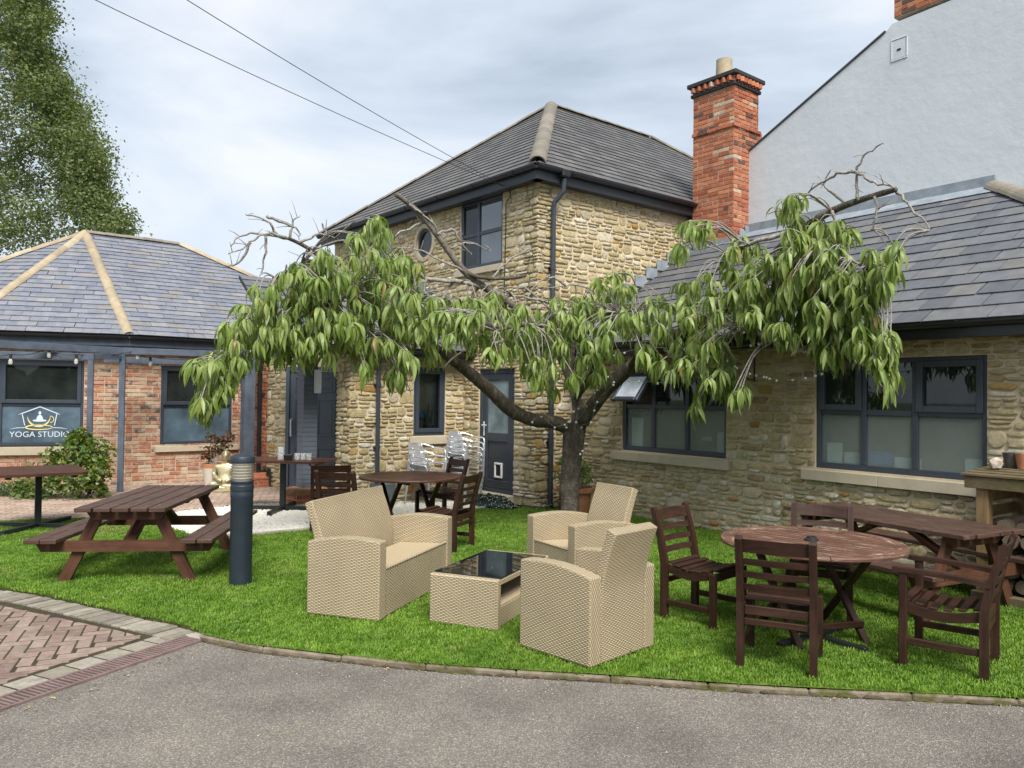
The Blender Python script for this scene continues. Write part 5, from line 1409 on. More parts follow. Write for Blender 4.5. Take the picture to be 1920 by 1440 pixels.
for bx, by, rx, ry, n in blobs:
    for _ in range(int(n * 2.75)):
        a, r = random.random() * 6.283, math.sqrt(random.random())
        x, y = bx + rx * r * math.cos(a), by - 18 + ry * r * math.sin(a)
        sp = 1.3 * math.exp(-((x - 1000) / 420) ** 2) + 0.45
        c = tp(x, y, random.uniform(-sp, min(0.35, sp * 0.4)) if x < 1250 else random.uniform(-sp, 0.15))
        D = np.linalg.norm(LP - np.array(c), axis=1) + 0.7 * np.maximum(0, c.z - LP[:, 2] - 0.1)
        q = Vector(LP[int(np.argmin(D))]); L_ = (c - q).length
        if L_ > 1.5: continue
        mid = q.lerp(c, 0.5) + Vector((random.uniform(-0.05, 0.05), random.uniform(-0.05, 0.05), 0.10 * L_ + 0.03)); e = c - Vector((0, 0, random.uniform(0.0, 0.05)))
        pp = smooth_path([q, mid, e], 4); tw.tube(pp, [lerp(0.0105, 0.0038, i / len(pp)) for i in range(len(pp))], 5)
        nl = random.randint(7, 12); ph0 = random.random() * 6.28; dirn = (pp[-1] - pp[-3]).normalized()
        for k in range(nl):
            az = ph0 + k * 2.4; arch = random.random() < 0.45; inc = random.uniform(0.85, 1.5) if arch else random.uniform(0.12, 0.7)
            d = Vector((math.cos(az) * math.sin(inc), math.sin(az) * math.sin(inc), -math.cos(inc))) + dirn * 0.25
            b0 = e - dirn * 0.022 * (k % 4) + Vector((math.cos(az), math.sin(az), 0)) * 0.012
            items.append((random.randrange(7) + (7 if arch else 0), leaf_matrix(b0, d, random.uniform(0.17, 0.29) * (0.75 if k == nl - 1 else 1), random.uniform(-0.5, 0.5))))
tw.build('twig', TWIG, tree, smooth=True, world=True, kind='stuff')
pieces(tree, 'leaf', LEAFM, LEAF_VAR, items, 290, smooth=True)

# ------------------------------------------------------------------ the birch far left
BIRCH_LEAF = m_leaf("birch_leaf", [(0.0, (0.085, 0.125, 0.032)), (0.35, (0.125, 0.17, 0.05)), (0.7, (0.17, 0.21, 0.072)), (0.93, (0.22, 0.245, 0.10)), (1.0, (0.28, 0.26, 0.11))], (0.13, 0.16, 0.08), 0.5, 0.35)
birch = thing('birch_tree', 'tall silver birch with hanging small leaves behind the brick studio', 'tree', (-20.5, 27, -0.1))
BB = m_bark("birch_bark", (0.10, 0.09, 0.08), (0.42, 0.40, 0.37), (0.62, 0.60, 0.56), 4)
MB().tube(smooth_path([Vector((-20.5, 27, -0.1)), Vector((-20.3, 27, 4)), Vector((-20.0, 27, 9)), Vector((-19.6, 27, 14)), Vector((-19.2, 27, 19))], 4), [lerp(0.34, 0.05, i / 16) for i in range(17)], 10).build('trunk', BB, birch, smooth=True, world=True)
bound = lambda y: float(np.interp(y, [-200, 0, 40, 60, 100, 160, 200, 250, 290, 330, 380, 410, 450, 520], [60, 85, 92, 60, 105, 130, 150, 172, 215, 178, 215, 250, 245, 250]))
pts, bw = [], MB()
for _ in range(760):
    y = random.uniform(-190, 455); xb = bound(y); x = xb - random.uniform(0, 60) if random.random() < 0.38 else random.uniform(-190, xb)
    Y = random.uniform(24.5, 30) if x < xb - 40 else random.uniform(25.5, 28.5); p = at(x, y, Y)
    q = Vector((-19.9 + random.uniform(-0.3, 0.3), 27, max(p.z - random.uniform(-0.2, 2.2), 2))); m_ = q.lerp(p, 0.6) + Vector((0, 0, 0.35))
    if _ % 9 == 0: bw.tube(smooth_path([q, m_, p], 3), [0.045, 0.036, 0.028, 0.02, 0.015, 0.011, 0.008], 4)
    n = random.randint(90, 190); wx = random.uniform(0.18, 0.42); dl = random.uniform(0.4, 1.3); sk = Vector((random.uniform(-0.25, 0.25), random.uniform(-0.25, 0.25), 0))
    for k in range(n):
        t = random.random() ** 1.3
        pts.append(p + sk * t * dl + Vector((random.gauss(0, wx) * (1 - 0.45 * t), random.gauss(0, wx) * (1 - 0.45 * t), random.gauss(0.08, 0.10) - t * dl)))
bw.build('branch', BB, birch, world=True, kind='stuff')
leaf_mass('leaf', birch, BIRCH_LEAF, pts, 0.12, 0.5)

# ------------------------------------------------------------------ clover, fallen leaves, grit
def in_lawn(): 
    while True:
        x, y = random.uniform(-5, 5.2), random.uniform(4.8, 11.5)
        if in_poly(x, y, LAWN): return x, y
CLOVER = m_leaf("clover", [(0.0, (0.14, 0.24, 0.05)), (0.7, (0.20, 0.30, 0.08)), (1.0, (0.30, 0.36, 0.16))], (0.2, 0.27, 0.1), 0.6)
pts = []
for _ in range(60):
    cx_, cy_ = in_lawn(); s_ = random.uniform(0.05, 0.22)
    for _ in range(random.randint(10, 45)):
        x, y = random.gauss(cx_, s_), random.gauss(cy_, s_)
        if in_poly(x, y, LAWN): pts.append(Vector((x, y, random.uniform(0.022, 0.038))))
tag(leaf_mass('clover', None, CLOVER, pts, 0.022, -0.5), 'small pale clover patches in the lawn', 'clover', kind='stuff')
LITTER = m_leaf("dry_leaf", [(0.0, (0.20, 0.11, 0.045)), (0.4, (0.34, 0.22, 0.08)), (0.75, (0.42, 0.36, 0.12)), (1.0, (0.30, 0.13, 0.06))], (0.3, 0.22, 0.12), 0.7, 0.15)
pts = []
for _ in range(60): x, y = in_lawn(); pts.append(Vector((x, y, 0.035)))
kd = resample(KERB, 0.02)
for _ in range(90): p = random.choice(kd); pts.append(p + Vector((0, -0.03 - abs(random.gauss(0, 0.05)), -0.040)))
for _ in range(45): p = dk_ = Vector((-2.2, 5.75, -0.04)) - Vector((0.435, 0.90, 0)) * random.uniform(0, 2.2) + Vector((0.08 + abs(random.gauss(0, 0.05)), 0, 0)); pts.append(p)
for _ in range(16): pts.append(Vector((random.uniform(-3, 3.5), random.uniform(3.4, 5.0), -0.043)))
V, F = [], []
for p in pts:
    a = random.random() * 6.283; d = Vector((math.cos(a), math.sin(a), random.uniform(-0.1, 0.25))); x = Vector((-math.sin(a), math.cos(a), random.uniform(-0.3, 0.3))); s_ = random.uniform(0.010, 0.028); n = len(V)
    V += [p, p + d * s_ * 0.5 - x * s_ * 0.3 + Vector((0, 0, 0.004)), p + d * s_, p + d * s_ * 0.5 + x * s_ * 0.3 + Vector((0, 0, 0.005))]; F += [(n, n + 1, n + 2), (n, n + 2, n + 3)]
tag(MB().add(V, F).build('leaf_litter', LITTER, None), 'scattered small dry leaves along the kerb and on the lawn', 'leaves', kind='stuff')
V, F = [], []
for _ in range(900):
    if random.random() < 0.6: q = random.choice(kd) + Vector((0, -0.03 - abs(random.gauss(0, 0.16)), 0))
    else: q = Vector((random.uniform(-3.4, 4), random.uniform(3.3, 5.2), 0))
    n = len(V); s_ = random.uniform(0.002, 0.0055); q = Vector((q.x, q.y, -0.045 + s_ * 0.5))
    V += [q + Vector(k) * s_ * random.uniform(0.7, 1.2) for k in ((1, 0, 0), (0, 1, 0), (-1, 0, 0), (0, -1, 0), (0, 0, 0.8), (0, 0, -0.8))]
    F += [[n + j for j in f] for f in ((0, 1, 4), (1, 2, 4), (2, 3, 4), (3, 0, 4), (1, 0, 5), (2, 1, 5), (3, 2, 5), (0, 3, 5))]
tag(MB().add(V, F).build('grit', m_plain("pale_grit", (0.30, 0.27, 0.23), (0.62, 0.58, 0.50), 90, 0.9, 0), None), 'loose pale grit on the tarmac', 'grit', kind='stuff')
# worn traces of a pale yellow line on the tarmac
V, F = [], []; cl = smooth_path([ground(330, 1312, -0.046), ground(400, 1345, -0.046), ground(470, 1368, -0.046), ground(520, 1377, -0.046), ground(552, 1370, -0.046), ground(568, 1355, -0.046)], 40)
for p in cl:
    if random.random() < 0.55: continue
    for _ in range(3):
        q = p + Vector((random.gauss(0, 0.012), random.gauss(0, 0.006), 0)); q.z = -0.0425; a = random.random() * 3; s_ = random.uniform(0.0015, 0.005); n = len(V)
        V += [q + Vector((math.cos(a + k * 1.57) * s_, math.sin(a + k * 1.57) * s_ * 0.7, 0)) for k in range(4)]; F.append((n, n + 1, n + 2, n + 3))
tag(MB().add(V, F).build('worn_line', m_plain("faded_yellow_paint", (0.34, 0.28, 0.18), (0.42, 0.35, 0.23), 40, 0.9, 0), None), 'faint worn pale yellow line curving on the tarmac', 'road marking', kind='stuff')

# ------------------------------------------------------------------ shrubs and pots
BUSH = m_leaf("shrub_leaf", [(0.0, (0.055, 0.115, 0.018)), (0.4, (0.09, 0.16, 0.025)), (0.75, (0.14, 0.21, 0.03)), (0.93, (0.24, 0.27, 0.04)), (1.0, (0.30, 0.16, 0.05))], (0.14, 0.19, 0.07), 0.4)
def shrub(name, label, centre, blobs, n, size, mat, wood=True, cat='shrub'):
    t = thing(name, label, cat, centre); pts = []; mb = MB(); c0 = Vector(centre)
    tot = sum(b[3] ** 2 for b in blobs)
    for bx, by, bz, r in blobs:
        c = c0 + Vector((bx, by, bz))
        if wood: mb.tube(smooth_path([c0 + Vector((bx * 0.2, by * 0.2, 0)), c0 + Vector((bx * 0.6, by * 0.6, bz * 0.6)), c], 3), [0.014, 0.012, 0.01, 0.009, 0.008, 0.006, 0.004], 5)
        for _ in range(int(n * r * r / tot)):
            d = Vector((random.gauss(0, 1), random.gauss(0, 1), random.gauss(0, 1))).normalized() * r * random.uniform(0.35, 1.12)
            p = c + d
            if p.z > 0.03: pts.append(p)
    if wood: mb.build('stem', TWIG, t, world=True, kind='stuff')
    leaf_mass('leaf', t, mat, pts, size, 0.35)
    return t
shrub('climbing_shrub', 'leafy green and yellow shrub climbing below the yoga studio window', (-6.98, 12.98, 0), [(-0.1, 0, 1.0, 0.17), (-0.05, 0, 0.85, 0.24), (-0.4, 0.1, 0.62, 0.28), (0.18, 0.1, 0.72, 0.26), (0.0, -0.1, 0.38, 0.36), (-0.55, -0.1, 0.30, 0.32), (0.22, 0, 0.40, 0.22), (-0.9, -0.1, 0.18, 0.2), (0.30, 0.0, 0.15, 0.12), (-0.1, 0.05, 1.02, 0.14)], 2600, 0.095, BUSH)
HERB = m_leaf("herb_leaf", [(0.0, (0.05, 0.10, 0.03)), (0.6, (0.08, 0.14, 0.05)), (1.0, (0.12, 0.17, 0.06))], (0.12, 0.16, 0.08), 0.5)
shrub('low_herb', 'low grey-green herb clump at the left edge of the path', (-8.25, 13.1, 0), [(0, 0, 0.12, 0.16), (0.18, 0, 0.10, 0.13), (-0.2, 0, 0.12, 0.15)], 700, 0.05, HERB)
TERRA = m_plain("terracotta", (0.36, 0.15, 0.075), (0.46, 0.22, 0.12), 7, 0.85, 0.3, 0.004, spec=0.2)
def pot(name, label, loc, prof, mat, soil_z, soil_r, cat='pot'):
    t = thing(name, label, cat, loc)
    smooth_angle(MB().lathe(prof, 28).build('bowl', mat, t), 40)
    MB().lathe([(0.0, soil_z), (soil_r, soil_z)], 20).build('soil', SOIL, t)
    return t
pot('terracotta_planter', 'wide terracotta planter half hidden behind the cherry trunk', (0.98, 12.05, 0), [(0.0, 0.0), (0.19, 0.0), (0.25, 0.32), (0.285, 0.32), (0.29, 0.39), (0.255, 0.39), (0.25, 0.34), (0.2, 0.05)], TERRA, 0.35, 0.25, 'planter')
shrub('potted_shrub', 'light green shrub growing in the planter behind the cherry trunk', (0.98, 12.05, 0.34), [(-0.16, 0, 0.22, 0.16), (0.16, 0, 0.2, 0.15), (-0.17, 0, 0.42, 0.12), (0.17, 0, 0.36, 0.10), (0, 0.05, 0.35, 0.18)], 900, 0.05, m_leaf("bright_leaf", [(0.0, (0.09, 0.17, 0.03)), (0.5, (0.13, 0.22, 0.04)), (1.0, (0.19, 0.27, 0.06))], (0.2, 0.26, 0.1)))
POTW = m_plain("cream_glaze", (0.56, 0.50, 0.42), (0.64, 0.58, 0.49), 5, 0.45, 0.05)
pt = pot('tall_flower_pot', 'cream and terracotta pot beside the golden Buddha statue', (-5.42, 14.45, 0), [(0.0, 0.0), (0.12, 0.0), (0.175, 0.36), (0.185, 0.40)], POTW, 0.44, 0.17)
smooth_angle(MB().lathe([(0.186, 0.395), (0.19, 0.47), (0.165, 0.47), (0.16, 0.40)], 28).build('rim', TERRA, pt))
REDLEAF = m_leaf("red_leaf", [(0.0, (0.16, 0.04, 0.03)), (0.35, (0.07, 0.09, 0.03)), (0.6, (0.30, 0.07, 0.035)), (0.8, (0.05, 0.05, 0.05)), (1.0, (0.11, 0.14, 0.05))], (0.2, 0.12, 0.08))
shrub('red_leaved_plant', 'sparse red and dark leaved plant in the cream pot', (-5.42, 14.45, 0.44), [(-0.1, 0, 0.2, 0.13), (0.06, 0, 0.3, 0.12), (0.2, 0, 0.42, 0.14), (0.3, 0, 0.55, 0.10), (-0.05, 0, 0.5, 0.09)], 330, 0.085, REDLEAF, cat='plant')
ZINC = m_plain("zinc", (0.14, 0.18, 0.19), (0.20, 0.24, 0.25), 9, 0.5, 0.05, metal=0.3)
t = thing('metal_tub', 'ribbed grey metal tub under the far round table', 'tub', (-2.02, 12.55, 0))
V, F = [], []
for r_, z in ((0.17, 0.0), (0.20, 0.34)):
    for k in range(48): a = 2 * PI * k / 48; V.append((math.cos(a) * (r_ + (0.006 if k % 2 else 0)), math.sin(a) * (r_ + (0.006 if k % 2 else 0)), z))
for k in range(48): F.append((k, (k + 1) % 48, 48 + (k + 1) % 48, 48 + k))
MB().add(V, F).build('side', ZINC, t); MB().lathe([(0.205, 0.33), (0.212, 0.35), (0.195, 0.35), (0.19, 0.30), (0.0, 0.29)], 32).build('rim', ZINC, t)

# ------------------------------------------------------------------ furniture materials
WOOD = m_wood("dark_stained_wood", (0.023, 0.0105, 0.0065), (0.050, 0.0235, 0.0145), (0.10, 0.062, 0.045), 0.45, 0.25)
WOOD_TOP = m_wood("worn_table_top", (0.090, 0.042, 0.027), (0.165, 0.085, 0.056), (0.58, 0.48, 0.38), 0.5, 0.95, 3.0, 30)
WOOD_FAR = m_wood("brown_table_top", (0.050, 0.020, 0.012), (0.095, 0.041, 0.026), (0.18, 0.12, 0.095), 0.38, 0.3)
PICNIC = m_wood("picnic_wood", (0.050, 0.027, 0.019), (0.098, 0.057, 0.041), (0.24, 0.185, 0.155), 0.5, 0.6)
PICNIC_LEG = m_wood("red_brown_wood", (0.062, 0.026, 0.015), (0.108, 0.048, 0.028), None, 0.5)
METAL_DK = m_plain("dark_steel", (0.010, 0.014, 0.014), (0.018, 0.022, 0.022), 12, 0.45, 0.1, 0.002)
def m_wicker():
    m, N, L, b = new_mat("tan_wicker")
    U = uvs(N)
    sp = N.new('ShaderNodeSeparateXYZ'); L.new(U, sp.inputs[0])
    m_ = lambda op, a, b=0.0: math2(N, L, op, a, b)
    v = m_('DIVIDE', sp.outputs[1], 0.0118); row = m_('FLOOR', v); fv = m_('FRACT', v)
    ph = m_('ADD', m_('MULTIPLY', sp.outputs[0], 2 * PI / 0.044), m_('MULTIPLY', row, PI))
    su = m_('SINE', ph); pr = m_('POWER', m_('SINE', m_('MULTIPLY', fv, PI)), 0.6)
    h = m_('MULTIPLY', pr, m_('ADD', m_('MULTIPLY', su, 0.40), 0.62))
    c = ramp(N, L, h, [(0.05, (0.185, 0.138, 0.08)), (0.28, (0.345, 0.278, 0.175)), (0.6, (0.455, 0.375, 0.245)), (1.0, (0.50, 0.42, 0.285))])
    n = noise(N, L, pos(N), 2.5, 4, 0.6)
    c = mixc(N, L, 1.0, c, ramp(N, L, n, [(0.3, (0.9, 0.9, 0.9)), (0.7, (1.08, 1.07, 1.05))]), 'MULTIPLY')
    L.new(c, b.inputs['Base Color']); b.inputs['Roughness'].default_value = 0.5; b.inputs['Specular IOR Level'].default_value = 0.3
    bump(N, L, b, h, 0.9, 0.007)
    return m
WICKER = m_wicker()
def m_wicker_seat():
    m, N, L, b = new_mat("ribbed_wicker")
    w = N.new('ShaderNodeTexWave'); w.wave_type = 'BANDS'; w.bands_direction = 'X'; w.inputs['Scale'].default_value = 14.0; w.inputs['Distortion'].default_value = 0.4; w.inputs['Detail'].default_value = 2
    L.new(uvs(N), w.inputs['Vector'])
    L.new(ramp(N, L, w.outputs['Fac'], [(0.15, (0.26, 0.19, 0.105)), (0.5, (0.52, 0.42, 0.27)), (1.0, (0.60, 0.49, 0.32))]), b.inputs['Base Color'])
    b.inputs['Roughness'].default_value = 0.5; bump(N, L, b, w.outputs['Fac'], 0.8, 0.006)
    return m
WICKER_SEAT = m_wicker_seat()

# ------------------------------------------------------------------ slatted garden chairs (front is +y)
def rot_of(d): return math.atan2(-d[0], d[1])
def chair_proto(name, label, arms=False):
    t = thing(name, label, 'chair')
    W, D, HS = (0.225, 0.22, 0.43) if not arms else (0.25, 0.235, 0.42)
    lw = 0.046
    for s in (-1, 1):
        # rear leg: upright to the seat, then leaning back, rounded at the top
        x = s * W
        prof = [(-D + 0.025, 0), (-D + 0.025, HS), (-D - 0.015, 0.62), (-D - 0.085, 0.855), (-D - 0.100, 0.872), (-D - 0.118, 0.868), (-D - 0.128, 0.85), (-D - 0.062, 0.62), (-D - 0.028, HS), (-D - 0.028, 0)]
        MB().slab([(x - lw / 2, a, b) for a, b in prof], (lw, 0, 0), uvu=(0, 0, 1)).build('leg', WOOD, t)
        MB().box((x, D - 0.005, (0.62 if arms else HS - 0.01) / 2), (lw, 0.05, 0.62 if arms else HS - 0.01), ch=0.005).build('leg', WOOD, t)
        # curved seat rail
        n = 8; up = [(D - 0.02 - (2 * D - 0.03) * k / n, HS - 0.035 * math.sin(PI * min(k / n * 1.05, 1)) ) for k in range(n + 1)]; lo = [(a, b - 0.062) for a, b in up][::-1]
        MB().slab([(x * 0.93 - 0.012, a, b) for a, b in up + lo], (0.024, 0, 0), uvu=(0, 1, 0)).build('seat_rail', WOOD, t)
        MB().box((x, 0, 0.135 if not arms else 0.17), (0.026, 2 * D - 0.05, 0.045), ch=0.004).build('stretcher', WOOD, t)
        if arms:
            k = 6; pa = [(D + 0.06 - (2 * D + 0.10) * i / k, 0.645 - 0.03 * (i / k) + 0.012 * math.sin(PI * i / k)) for i in range(k + 1)]
            MB().slab([(x - 0.03, a, b) for a, b in pa + [(a, b - 0.03) for a, b in pa[::-1]]], (0.06, 0, 0), uvu=(0, 1, 0)).build('armrest', WOOD, t)
    MB().box((0, D - 0.02, HS - 0.055), (2 * W - 0.05, 0.024, 0.06), ch=0.004).build('seat_rail', WOOD, t)
    MB().box((0, -D, HS - 0.055), (2 * W - 0.05, 0.024, 0.06), ch=0.004).build('seat_rail', WOOD, t)
    MB().box((0, -D, 0.30), (2 * W - 0.045, 0.024, 0.042), ch=0.004).build('stretcher', WOOD, t)
    ns = 7 if not arms else 6
    for k in range(ns):
        f = k / (ns - 1); y = D - 0.01 - (2 * D - 0.05) * f; z = HS + 0.010 - 0.034 * math.sin(PI * min(f * 1.05, 1))
        MB().box((0, y, z), (2 * W + (0.0 if 0 < k < ns - 1 and not arms else -0.05), 0.050, 0.016), (1, 0, 0), Vector((0, 1, 0.16 * math.cos(PI * f))).normalized(), Vector((0, -0.16 * math.cos(PI * f), 1)).normalized(), 0.004).build('seat_slat', WOOD, t)
    # curved back slats
    for zc, hh in ((0.805, 0.088), (0.70, 0.042), (0.615, 0.042), (0.53, 0.042)):
        y0 = -D - 0.045 - 0.22 * max(0, zc - 0.62) - (0.0 if zc > 0.55 else -0.02); n = 6; th = 0.016
        V, F = [], []
        for i in range(n + 1):
            x = lerp(-W + 0.02, W - 0.02, i / n); bow = -0.020 * math.sin(PI * i / n)
            for dz in (-hh / 2, hh / 2):
                lean = -0.29 * dz
                for dy in (-th / 2, th / 2): V.append((x, y0 + bow + dy + lean, zc + dz + (0.0)))
        for i in range(n):
            a = i * 4; b_ = a + 4
            for p, q in ((0, 1), (1, 3), (3, 2), (2, 0)): F.append((a + p, b_ + p, b_ + q, a + q))
        F += [(0, 2, 3, 1), (n * 4, n * 4 + 1, n * 4 + 3, n * 4 + 2)]
        UV = [[(V[i][0], V[i][2] + V[i][1]) for i in f] for f in F]
        MB().add(V, F, UV).build('back_slat', WOOD, t)
    return t
CH_GROUP = 'slatted wooden garden chairs'
c1 = chair_proto('garden_chair', 'armless slatted wooden chair nearest the driveway kerb, its back to the camera')
c1['group'] = CH_GROUP
c1.location = (1.815, 5.335, 0); c1.rotation_euler = (0, 0, rot_of((0.43, 0.90)))
for loc, d, lab in (((1.55, 6.36), (0.707, -0.707), 'armless slatted wooden chair alone on the grass left of the worn round table'),
                    ((2.53, 6.50), (-0.40, -0.92), 'armless slatted wooden chair tucked behind the worn round table, facing the driveway'),
                    ((-2.35, 10.35), (-0.25, 0.97), 'farther of two overlapping slatted chairs left of the far round table'),
                    ((-1.95, 9.45), (0.22, 0.97), 'nearer of two overlapping slatted chairs behind the wicker sofa back'),
                    ((-1.00, 11.05), (-0.80, -0.55), 'slatted wooden chair behind the far round table by the stacked metal chairs'),
                    ((-0.74, 9.15), (-0.92, 0.39), 'slatted wooden chair right of the far round table seen from its side')):
    copy_thing(c1, (*loc, 0), rot_of(d), lab, CH_GROUP)
ac = chair_proto('garden_armchair', 'slatted wooden chair with armrests at the right end of the worn round table', True)
ac.location = (2.945, 5.345, 0); ac.rotation_euler = (0, 0, rot_of((-0.79, 0.615)))

# ------------------------------------------------------------------ round folding tables
def round_table(name, label, loc, rz, slat_rot, r=0.66, h=0.70, top_mat=None, hole=True, legs_r=0.29):
    t = thing(name, label, 'table', loc, rz)
    tm = top_mat
    # rim of six curved pieces
    for k in range(6):
        a0, a1 = slat_rot + 2 * PI * k / 6 + 0.004, slat_rot + 2 * PI * (k + 1) / 6 - 0.004; n = 8
        V, F = [], []
        for i in range(n + 1):
            a = lerp(a0, a1, i / n)
            for rr, z in ((r - 0.10, h - 0.026), (r - 0.002, h - 0.026), (r, h - 0.010), (r - 0.006, h), (r - 0.10, h)): V.append((math.cos(a) * rr, math.sin(a) * rr, z))
        UV = []
        for i in range(n):
            for j in range(5):
                F.append((i * 5 + j, i * 5 + (j + 1) % 5, i * 5 + 5 + (j + 1) % 5, i * 5 + 5 + j)); UV.append([(0.08 * i, j * 0.03), (0.08 * i, j * 0.03 + 0.03), (0.08 * i + 0.08, j * 0.03 + 0.03), (0.08 * i + 0.08, j * 0.03)])
        F += [(0, 4, 3, 2, 1), tuple(n * 5 + j for j in range(5))]; UV += [[(0, 0)] * 5] * 2
        MB().add(V, F, UV).build('rim', tm, t)
    ns = 15; ri = r - 0.102; w = 2 * ri / ns; c, s = math.cos(slat_rot), math.sin(slat_rot)
    for k in range(ns):
        y = -ri + w * (k + 0.5); ya, yb = y - w / 2 + 0.006, y + w / 2 - 0.006
        la, lb = math.sqrt(max(ri ** 2 - ya ** 2, 0.0004)), math.sqrt(max(ri ** 2 - yb ** 2, 0.0004))
        P = [(-la, ya), (la, ya), (lb, yb), (-lb, yb)]
        MB().slab([(x * c - y_ * s, x * s + y_ * c, h - 0.022 + random.uniform(-0.001, 0.001)) for x, y_ in P], (0, 0, 0.021), uvu=(c, s, 0)).build('slat', tm, t)
    for s_ in (-1, 1):
        MB().box((0.22 * s_, 0, h - 0.045), (0.045, 1.0, 0.038), ch=0.004).build('batten', WOOD, t)
        x = 0.27 * s_
        MB().beam((x - 0.018, -0.30, 0.0), (x - 0.018, 0.30, h - 0.06), 0.034, 0.055, up=(1, 0, 0), ch=0.004).build('leg', WOOD, t)
        MB().beam((x + 0.018, 0.30, 0.0), (x + 0.018, -0.30, h - 0.06), 0.034, 0.055, up=(1, 0, 0), ch=0.004).build('leg', WOOD, t)
        MB().box((0, 0.235 * s_, 0.13), (0.54, 0.024, 0.045), ch=0.004).build('stretcher', WOOD, t)
    return t
round_table('round_table', 'weathered red-brown round slatted table with worn pale streaks, nearest the driveway', (2.25, 5.95, 0), 0.25, -0.95, top_mat=WOOD_TOP)
round_table('round_table', 'dark brown round table on white gravel near the stacked metal chairs', (-1.31, 10.35, 0), 0.5, -0.7, r=0.66, top_mat=WOOD_FAR)
t = thing('black_ashtray', 'small round black ashtray in the centre of the worn round table', 'ashtray', (2.25, 5.95, 0.701))
smooth_angle(MB().lathe([(0.0, 0.0), (0.052, 0.0), (0.05, 0.012), (0.036, 0.018), (0.034, 0.03), (0.024, 0.032), (0.022, 0.018), (0.0, 0.016)], 20).build('dish', BLACK, t))
t = thing('parasol_stand', 'black metal cross stand with a pole under the worn round table', 'parasol stand', (2.24, 5.86, 0), 0.62)
for s in (1, -1): MB().box((0.205 * s, 0, 0.022), (0.41, 0.055, 0.04), ch=0.004).build('foot', METAL_DK, t)
for s in (1, -1): MB().box((0, 0.22 * s, 0.021), (0.05, 0.38, 0.036), ch=0.004).build('foot', METAL_DK, t)
MB().tube([(0, 0, 0.04), (0, 0, 0.56)], 0.022, 12).build('pole', METAL_DK, t, smooth=False)

# ------------------------------------------------------------------ picnic tables (long side along y)
def picnic(name, label, loc, rz, L=1.85):
    t = thing(name, label, 'picnic table', loc, rz, 'A-frame picnic tables')
    for k in range(5): MB().box((-0.32 + 0.16 * k, random.uniform(-0.01, 0.01), 0.685), (0.143, L, 0.038), ch=0.005).build('plank', PICNIC, t)
    for s in (-1, 1):
        for k in range(2): MB().box((s * (0.60 + 0.145 * k), random.uniform(-0.012, 0.012), 0.405), (0.135, L + 0.04, 0.038), ch=0.005).build('bench_plank', PICNIC, t)
    for e in (-1, 1):
        y = e * (L / 2 - 0.22)
        for s in (-1, 1):
            a, b = Vector((s * 0.245, y, 0.66)), Vector((s * 0.565, y, 0.0)); d = (b - a)
            P = [a + Vector((-0.055 * 1.0, 0, 0)), a + Vector((0.055, 0, 0)), b + Vector((0.055, 0, 0)), b + Vector((-0.055, 0, 0))]
            MB().slab([p + Vector((0, -0.02, 0)) for p in P], (0, 0.04, 0), uvu=d).build('leg', PICNIC_LEG, t)
        yo = y + e * 0.042
        MB().slab([(-0.36, yo - 0.02, 0.664), (0.36, yo - 0.02, 0.664), (0.30, yo - 0.02, 0.575), (-0.30, yo - 0.02, 0.575)], (0, 0.04, 0), uvu=(1, 0, 0)).build('top_batten', PICNIC_LEG, t)
        MB().slab([(-0.80, yo - 0.02, 0.384), (0.80, yo - 0.02, 0.384), (0.74, yo - 0.02, 0.285), (-0.74, yo - 0.02, 0.285)], (0, 0.04, 0), uvu=(1, 0, 0)).build('bench_beam', PICNIC_LEG, t)
        MB().beam((0, e * 0.10, 0.655), (0, yo - e * 0.03, 0.32), 0.09, 0.042, up=(0, e, 0.4), ch=0.004).build('brace', PICNIC_LEG, t)
    MB().box((0, 0, 0.645), (0.66, 0.07, 0.038), ch=0.004).build('top_batten', PICNIC_LEG, t)
    return t
picnic('picnic_table', 'brown picnic table with attached benches left of the dark bollard light', (-3.60, 8.07, 0), 0.10)
picnic('picnic_table', 'brown picnic table with attached benches standing along the annexe wall', (3.46, 7.20, 0), math.atan2(0.46, 0.887) , 1.85)

# ------------------------------------------------------------------ pedestal tables
def pedestal(name, label, loc, rz, sx, sy, h, foot_rot, foot=0.58, corner=0.07):
    t = thing(name, label, 'table', loc, rz)
    n = max(4, round(sy / 0.14)); w = sy / n
    for k in range(n):
        y0, y1 = -sy / 2 + w * k + 0.0015, -sy / 2 + w * (k + 1) - 0.0015; x = sx / 2
        P = [(-x, y0), (x, y0), (x, y1), (-x, y1)]
        if k == 0: P = [(-x + corner, y0), (x - corner, y0), (x, y0 + corner), (x, y1), (-x, y1), (-x, y0 + corner)]
        if k == n - 1: P = [(-x, y0), (x, y0), (x, y1 - corner), (x - corner, y1), (-x + corner, y1), (-x, y1 - corner)]
        MB().slab([(a, b, h - 0.034) for a, b in P], (0, 0, 0.033), uvu=(1, 0, 0)).build('plank', WOOD_FAR, t)
    for s in (-1, 1): MB().slab([(s * sx * 0.36 - 0.03, -sy * 0.42, h - 0.036), (s * sx * 0.36 - 0.03, sy * 0.42, h - 0.036), (s * sx * 0.36 - 0.03, sy * 0.36, h - 0.075), (s * sx * 0.36 - 0.03, -sy * 0.36, h - 0.075)], (0.06, 0, 0), uvu=(0, 1, 0)).build('batten', WOOD, t)
    MB().box((0, 0, h / 2 - 0.0), (0.075, 0.075, h - 0.08), ch=0.004).build('pole', METAL_DK, t)
    c, s = math.cos(foot_rot), math.sin(foot_rot)
    for k in range(4):
        a = foot_rot + k * PI / 2; d = Vector((math.cos(a), math.sin(a), 0))
        MB().beam(d * 0.04 + Vector((0, 0, 0.033)), d * foot + Vector((0, 0, 0.033)), 0.06, 0.062, ch=0.004).build('foot', METAL_DK, t)
    return t
